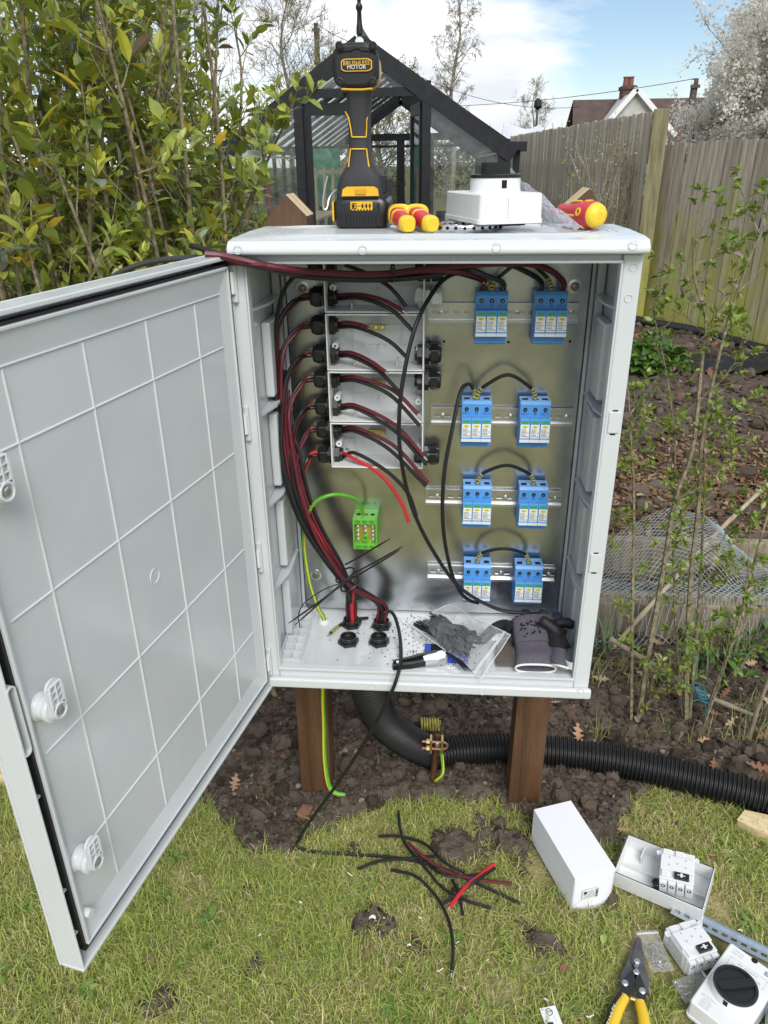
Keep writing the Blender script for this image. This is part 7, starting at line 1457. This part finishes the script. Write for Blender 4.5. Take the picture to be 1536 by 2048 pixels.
def breaker(M0, label, seed):
    root = thing('switch_module', (0, 0, 0), label, 'switch module', 'white isolator switch modules', M0); pt = lambda n_, q, m_, par=None, bev=0: part(n_, q, m_, par or root, bev, local=True); M_w = mat('module_white', (.70, .71, .72), .4); W_, L_, H_ = .070, .072, .052; random.seed(seed)
    q = MB(); q.box(0, W_, 0, L_, 0, H_ * .86); bd = pt('body', q, M_w, None, .001); q = MB(); q.box(.001, W_ - .001, .018, L_ - .018, H_ * .8605, H_); q.box(.004, .022, L_ - .0178, L_ - .002, H_ * .8605, H_ * .95); q.box(.030, .048, L_ - .0178, L_ - .002, H_ * .8605, H_ * .95); q.box(.004, .018, .002, .0178, H_ * .8605, H_ * .96); pt('raised_face', q, M_w, bd, .0008)
    for k in range(4):
        x = .0088 + k * .0175; q = MB(); q.box(x - .0076, x + .0076, -.008, -.0004, .006, H_ * .78); tm = pt('terminal', q, M_w, None, .0008); q = MB(); q.lathe([(.0045, 0), (.0045, .0006)], FRONT(x, -.0081, H_ * .56), 14); pt('screw_hole', q, M_hole, tm); q = MB(); q.lathe([(.0030, .0006), (.0026, .0014)], FRONT(x - .0008, -.0081, H_ * .56 - .0006), 10); pt('screw', q, M_zinc, tm)
    q = MB(); q.box(.030, .060, .003, .0165, H_ * .8605, H_ * 1.02); sl = pt('black_slider', q, M_blkp, None, .0006); q = MB(); q.box(.042, .047, .0055, .014, H_ * 1.0205, H_ * 1.035); q.box(.036, .052, .009, .0105, H_ * 1.0206, H_ * 1.034); pt('slider_mark', q, M_w, sl)
    for x, y in ((.018, .030), (.052, .030), (.035, .036), (.018, .048), (.052, .048)): q = MB(); q.lathe([(.0022, 0), (.0022, .0004)], Matrix.Translation((x, y, H_)), 10); pt('face_hole', q, mat('grey_print', (.42, .43, .44), .6), bd)
    for x in (-.004, W_ + .004): q = MB(); q.lathe([(.0055, 0), (.0055, .003), (.0025, .003), (.0025, .001)], Matrix.Translation((x, L_ - .012, H_ * .80)), 14); pt('fixing_lug', q, M_w, bd)
    q = MB(); q.box(-.0006, -.0001, .010, L_ - .010, .006, H_ * .76); lb = pt('label', q, M_lbl, bd); q = MB()
    for r in range(9):
        y = .014
        while y < L_ - .014: w_ = random.uniform(.001, .004); q.box(-.0010, -.0006, y, y + w_, .010 + r * .0034, .0108 + r * .0034); y += w_ + .0012
    pt('printed_text', q, mat('grey_ink', (.14, .14, .16), .6), lb)
d2 = Vector((.030, -.098, 0)); x_ = Vector((.078, .030, 0)).normalized(); y_ = Vector((-x_.y, x_.x, 0))
breaker(Matrix.Translation((.526, -.146, .007)) @ frame((0, 0, 0), x_, y_, (0, 0, 1)), 'white four pole switch module lying on the grass above the big black knob', 1)
tx = Vector((TM[0][0], TM[1][0], TM[2][0])); ty = Vector((TM[0][1], TM[1][1], TM[2][1])); tz = Vector((TM[0][2], TM[1][2], TM[2][2])); to = TM.translation
bx = (tx * .98 + ty * .20).normalized(); by = tz.cross(bx)
breaker(frame(to + tx * .093 + ty * .026 + tz * .016, bx, by, tz), 'white switch module standing inside the open grey isolator base', 2)
# rotary isolator covers at the lower right
u_ = Vector((.134, .144, 0)).normalized(); v_ = Vector((u_.y, -u_.x, 0)); c = Vector((.592, -.208, .012))
isolator(frame(c - u_ * -.012, v_, u_, (0, 0, 1)), 'white isolator cover with big black rotary knob and grey printing on the grass', 'isolator switches', 3)
isolator(frame(Vector((.672, -.312, .012)), (u_ * .35 - v_ * -.94).normalized(), (u_ * .94 - v_ * .35).normalized(), (0, 0, 1)), 'second white isolator cover cut off by the lower right corner of the picture', 'isolator switches', 4)
# loose rail
a = Vector((.535, -.012, .018)); b = Vector((.86, -.205, .020)); d = (b - a).normalized(); n_ = Vector((-d.y, d.x, 0)); root = thing('loose_din_rail', a, 'bright loose slotted metal rail lying on the grass behind the isolator cover', 'rail')
part('rail', rail_mb(0, (b - a).length, 0, 0, m=frame(a + Vector((0, 0, .004)), d, (0, 0, -1), n_)), mat('blue_zinc', (.62, .68, .72), .25, .95, var=.08, scale=40), root)
root.children[0].data.transform(Matrix.Identity(4))
# zip bags of screws
def small_bag(c, rz, sx, sy, label, seed, ns):
    M0 = Matrix.Translation(c) @ Matrix.Rotation(rz, 4, 'Z'); root = thing('screw_bag', c, label, 'bag', 'small clear bags of screws', M0); random.seed(seed)
    f = lambda u, v, s_: Vector(((u - .5) * sx, (v - .5) * sy, .008 + s_ * .005 * sin(pi * u) * sin(pi * v) + .004 * noise.noise(Vector((u * 5, v * 5, seed + s_)))))
    for s_, nm in ((1, 'front_film'), (-1, 'rear_film')): q = MB(); q.grid(lambda u, v: f(u, v, s_), 14, 18); part(nm, q, M_film, root, local=True)
    q = MB(); q.box(-sx / 2, sx / 2, sy * .40, sy * .44, .009, .0105); part('zip_strip', q, film_mat('bag_zip'), root, local=True)
    for k in range(ns):
        x = random.uniform(-.32, .32) * sx; y = random.uniform(-.38, .12) * sy; a = random.random() * 3.1; l_ = random.uniform(.010, .020); q = MB(); p0 = Vector((x, y, .0085)); dd = Vector((cos(a), sin(a), .05)); q.cyl(p0 - dd * l_ / 2, p0 + dd * l_ / 2, .0016, .0008, 8); q.cyl(p0 - dd * (l_ / 2 + .002), p0 - dd * l_ / 2, .0034, .0030, 10); part('screw', q, M_zinc, root, local=True)
small_bag(Vector((.475, -.108, .012)), radians(8), .047, .088, 'small clear bag of screws between the tin snips and the switch module', 3, 14); small_bag(Vector((.535, -.178, .012)), radians(-70), .045, .075, 'small clear bag of screws lying between the switch module and the isolator cover', 4, 5)
# tin snips
def snips():
    c = Vector((.428, -.150, .016)); ax = (Vector((.447, -.090, 0)) - Vector((.402, -.250, 0))).normalized(); sd = Vector((ax.y, -ax.x, 0)); M0 = frame(c, sd, ax, (0, 0, 1)); M0 = M0 @ Matrix.Scale(1.16, 4); root = thing('tin_snips', c, 'tin snips with black levers and yellow handles at the bottom of the picture', 'snips', None, M0); pt = lambda n_, q, m_, par=None, bev=0: part(n_, q, m_, par or root, bev, local=True); M_st = mat('dark_steel', (.17, .17, .175), .42, .8, var=.2, scale=50); M_lv = mat('lever_black', (.035, .036, .040), .45, .4)
    q = MB(); q.prism([(-.008, .010), (-.001, .063), (.006, .058), (.012, .018), (.022, -.014), (.023, -.040), (.014, -.036), (.006, -.012)], .002, .006, None); pt('blade', q, M_st, None, .0006); q = MB(); q.prism([(-.013, .016), (-.003, .060), (.0005, .055), (-.002, .010), (.002, -.012), (-.010, -.026), (-.022, -.040), (-.024, -.020), (-.017, .002)], -.0025, .0015, None); pt('blade', q, M_st, None, .0006)
    q = MB(); q.prism([(-.004, -.006), (.004, -.004), (-.004, -.042), (-.012, -.066), (-.025, -.064), (-.022, -.034)], .0062, .0105, None); pt('lever', q, M_lv, None, .0008); q = MB(); q.prism([(-.003, -.012), (.006, -.010), (.017, -.036), (.019, -.066), (.004, -.066), (.002, -.042)], .0063, .0105, None); pt('lever', q, M_lv, None, .0008)
    for x, y in ((.001, .010), (.001, -.010), (-.016, -.036), (.012, -.040)): q = MB(); q.lathe([(.0058, .0062 if y > 0 else .0106), (.0058, .0110), (.0040, .0128), (.0022, .0130)], Matrix.Translation((x, y, 0)), 6 if y > -.02 else 14, False); q.lathe([(.0028, .0128), (.0024, .0150)], Matrix.Translation((x, y, 0)), 10); pt('bolt', q, M_zinc)
    for sg, m_, nm in ((-1, M_dyel, 'handle'), (1, M_dyel, 'handle')):
        pts = [Vector((sg * .012 - .003, -.060, .009)), Vector((sg * .020 - .004, -.085, .010)), Vector((sg * .027 - .005, -.120, .010)), Vector((sg * .030 - .005, -.165, .010))]; q = MB(); cc = spline(pts, 6); q.tube(cc, [.0082 + .0016 * sin(2.8 * i / len(cc)) for i in range(len(cc))], 12); h = pt(nm, q, mat('snip_yellow', (.75, .50, .03), .42), None)
        if sg < 0:
            q = MB(); q.tube([p + Vector((-.0058, 0, .0008)) for p in cc], .0068, 10); pt('soft_grip', q, M_blkp, h)
            q = text_mb('STANLEY', .0105, frame(cc[9] + Vector((-.0045, -.004, .0078)), (cc[10] - cc[9]).normalized() * -1, Vector((0, 0, 1)).cross((cc[9] - cc[10]).normalized()), (0, 0, 1)), .0004); pt('lettering', q, M_hem, h)
    q = MB(); q.cyl((-.006, -.058, .008), (.008, -.058, .008), .0035, n=10); pt('spring', q, M_brass)
snips()
# offcuts of cable
GO = 'cable offcuts on the grass'
def off(pxs, m_, lb, r=CR, zs=None, bare=False): cable([onZ(x, y, .025 + (.006 * sin(1.7 * i + x) + .006 if 0 < i < len(pxs) - 1 else .002) + (zs or 0)) for i, (x, y) in enumerate(pxs)], r, m_, lb, GO, bare=bare)
off([(797, 1622), (800, 1655), (812, 1690), (850, 1735), (885, 1775), (930, 1800), (982, 1816)], M_bcb, 'black offcut starting at the top of the heap and crossing to the lower right')
off([(815, 1685), (850, 1715), (900, 1745), (960, 1760), (1024, 1767)], M_red, 'dark red offcut curving through the heap of cable offcuts', zs=.008)
off([(757, 1672), (800, 1673), (850, 1688), (890, 1725), (930, 1745)], M_bcb, 'black offcut at the top left of the heap'); off([(715, 1738), (760, 1722), (820, 1717), (870, 1712)], M_bcb, 'black offcut with a bare end at the left of the heap', bare=False)
off([(782, 1740), (830, 1752), (870, 1790), (895, 1835), (906, 1890), (903, 1946)], M_bcb, 'long black offcut curving down towards the bottom of the picture', bare=True); off([(988, 1728), (958, 1752), (930, 1775), (899, 1815)], M_brd, 'bright red offcut lying across the heap', r=.0045, zs=.012, bare=True); off([(990, 1736), (955, 1760), (920, 1785), (885, 1808)], M_bcb, 'black offcut lying alongside the bright red one', zs=.006); off([(905, 1760), (918, 1790), (926, 1830)], M_bcb, 'short black offcut pointing down under the red one'); off([(830, 1700), (870, 1740), (905, 1752), (955, 1750)], M_bcb, 'black offcut in the middle of the heap', zs=.004)
q = MB(); a = onZ(942, 1762, .034); q.tube([a + Vector((-.005, -.005, 0)), a, a + Vector((.006, .006, 0))], .0056, 8); solo('blue_tape', q, M_bluc, 'bit of blue tape wrapped on the bright red cable offcut', 'tape')
# white shreds and leaves
M_shr = mat('white_shred', (.82, .82, .80), .6)
for k, (px, py, s_) in enumerate(((745, 1835, .011), (770, 1838, .006), (700, 1748, .008), (602, 1802, .006), (880, 1938, .010), (915, 1885, .006), (818, 1890, .006), (1092, 2000, .007), (910, 1770, .006), (840, 1833, .005), (1180, 2030, .010), (975, 1920, .005), (520, 1870, .005), (1480, 1862, .008))):
    c = onZ(px, py, .022); q = MB(); random.seed(k); q.grid(lambda u, v: c + Vector(((u - .5) * s_ * 1.3, (v - .5) * s_ * (1.0 if k % 3 == 0 else .35), s_ * .6 * sin(3 * u + k) + s_ * .3 * sin(5 * v))), 6, 3); o = solo('plastic_shred', q, M_shr, 'small white scrap of cable insulation lying in the grass', 'scrap', 'white scraps in the grass')
def oak_mesh(k):
    random.seed(40 + k); q = MB(); n_ = 28; top = []; out = []
    for i in range(n_ + 1): t = i / n_; w_ = .25 * sin(pi * min(1, t * 1.02)) ** .7 * (.62 + .38 * cos(t * 2 * pi * 4.2)) + .012; out.append((t - .0, w_))
    bend = random.uniform(.1, .5); roll = random.uniform(-.6, .6)
    def P_(t, w_): z = bend * (t - .5) ** 2 + roll * w_ * .6 + .5 * w_ * w_ + .02 * sin(9 * t + w_ * 7); return Vector((t - .5, w_, z))
    vs_ = [P_(t, 0) for t, w_ in out] + [P_(t, w_ * (.9 + .2 * random.random())) for t, w_ in out] + [P_(t, -w_ * (.9 + .2 * random.random())) for t, w_ in out]; m = n_ + 1
    q.add(vs_, [(i, i + 1, m + i + 1, m + i) for i in range(n_)] + [(i + 1, i, 2 * m + i, 2 * m + i + 1) for i in range(n_)], True); q.add([P_(0, .004) , P_(0, -.004), Vector((-.62, 0, .03))], [(0, 1, 2)])
    return q
LM = [mat('oak_leaf_tan', (.36, .20, .11), .8, var=.2, scale=14, col2=(.46, .30, .18)), mat('oak_leaf_brown', (.20, .09, .05), .8, var=.25, scale=14, col2=(.28, .14, .08)), mat('oak_leaf_pale', (.40, .29, .20), .8, var=.2, scale=14)]
OM = [mesh_from('fallen_leaf', oak_mesh(k), LM[k % 3]) for k in range(6)]
spots = [(1155, 1478, 1.2), (1515, 1545, 1.25), (1160, 1335, .9), (1250, 1395, 1), (1240, 1330, 1), (1285, 1355, 1), (1405, 1485, .9), (1425, 1540, .8), (1415, 1560, .8), (1330, 1340, .9), (1210, 1520, .9), (1480, 1410, 1), (1500, 1330, 1), (1450, 1390, .9), (1465, 1450, 1), (1225, 1290, .9), (1300, 1400, .9), (1530, 1400, 1), (1380, 1330, .8), (1490, 1290, .9), (1340, 1560, .7), (1250, 1650, .6), (1525, 1480, .9), (1185, 1420, .8), (1310, 1290, .8), (1440, 1290, .8), (1200, 1360, .9), (1350, 1385, .9), (1425, 1430, .8), (1110, 1405, .7), (470, 1570, 1.0), (1520, 1250, 1.0), (1265, 1265, .9), (1380, 1270, .8)]
random.seed(77)
for k, (px, py, s_) in enumerate(spots):
    o = bpy.data.objects.new('fallen_leaf', OM[k % 6]); COL.objects.link(o); p = onZ(px, py, .03); L_ = .055 * s_; o.scale = (L_, L_, L_); o.location = (p.x, p.y, max(soil_z(p.x, p.y), 0) + .014); o.rotation_euler = (random.gauss(0, .35), random.gauss(0, .35), random.random() * 6.28)
    tag(o, 'dry brown lobed oak leaf lying on the ground among its like', 'leaf', 'fallen oak leaves')
small = [(1207, 1868, (.30, .36, .10), 'small yellow green leaf lying on the lawn below the carton'), (1136, 1930, (.22, .09, .05), 'small round brown leaf on the lawn left of the tin snips'), (1432, 1712, (.25, .10, .06), 'small reddish leaf on the lawn right of the grey isolator base'), (737, 1912, (.30, .16, .08), 'curled brown leaf on the lawn below the cable offcuts'), (300, 1912, (.2, .12, .07), 'small brown leaf on the lawn right of the door corner'), (1345, 1650, (.12, .05, .035), 'dark curled leaf on the grass in front of the duct')]
for k, (px, py, c_, lb) in enumerate(small):
    p = onZ(px, py, .020); a = random.random() * 6.28; V_ = leaf_arrays(np.array([tuple(p)]), np.array([[cos(a), sin(a), .1]]), np.array([[0, 0, 1.]]), np.array([.022]), np.array([.014]), .15, .3); q = MB(); q.add(V_[0], LF.tolist()); solo('fallen_leaf', q, mat('small_leaf_%d' % k, c_, .7), lb, 'leaf', 'small leaves on the lawn')
# dark lumps and the little card at the bottom
q = MB(); m_ = Matrix.Translation(onZ(1104, 2040, .022)) @ Matrix.Rotation(.25, 4, 'Z'); q.box(-.016, .016, -.024, .024, 0, .0012, m_); root = solo('instruction_card', q, M_card, 'little white card with a black symbol at the bottom edge of the picture', 'card')
q = MB(); q.tor((.0, .014, .0014), (0, 0, 1), .006, .0007, 18, 4); q.tor((-.002, .015, .0014), (0, 0, 1), .0014, .0005, 10, 4); q.tor((.003, .015, .0014), (0, 0, 1), .0014, .0005, 10, 4); q.box(-.012, .0, -.012, -.004, .0012, .0016)
o = bpy.data.objects.new('printed_symbol', mesh_from('printed_symbol', q, M_ink)); COL.objects.link(o); o.parent = root; o.rotation_euler = (0, 0, .25)
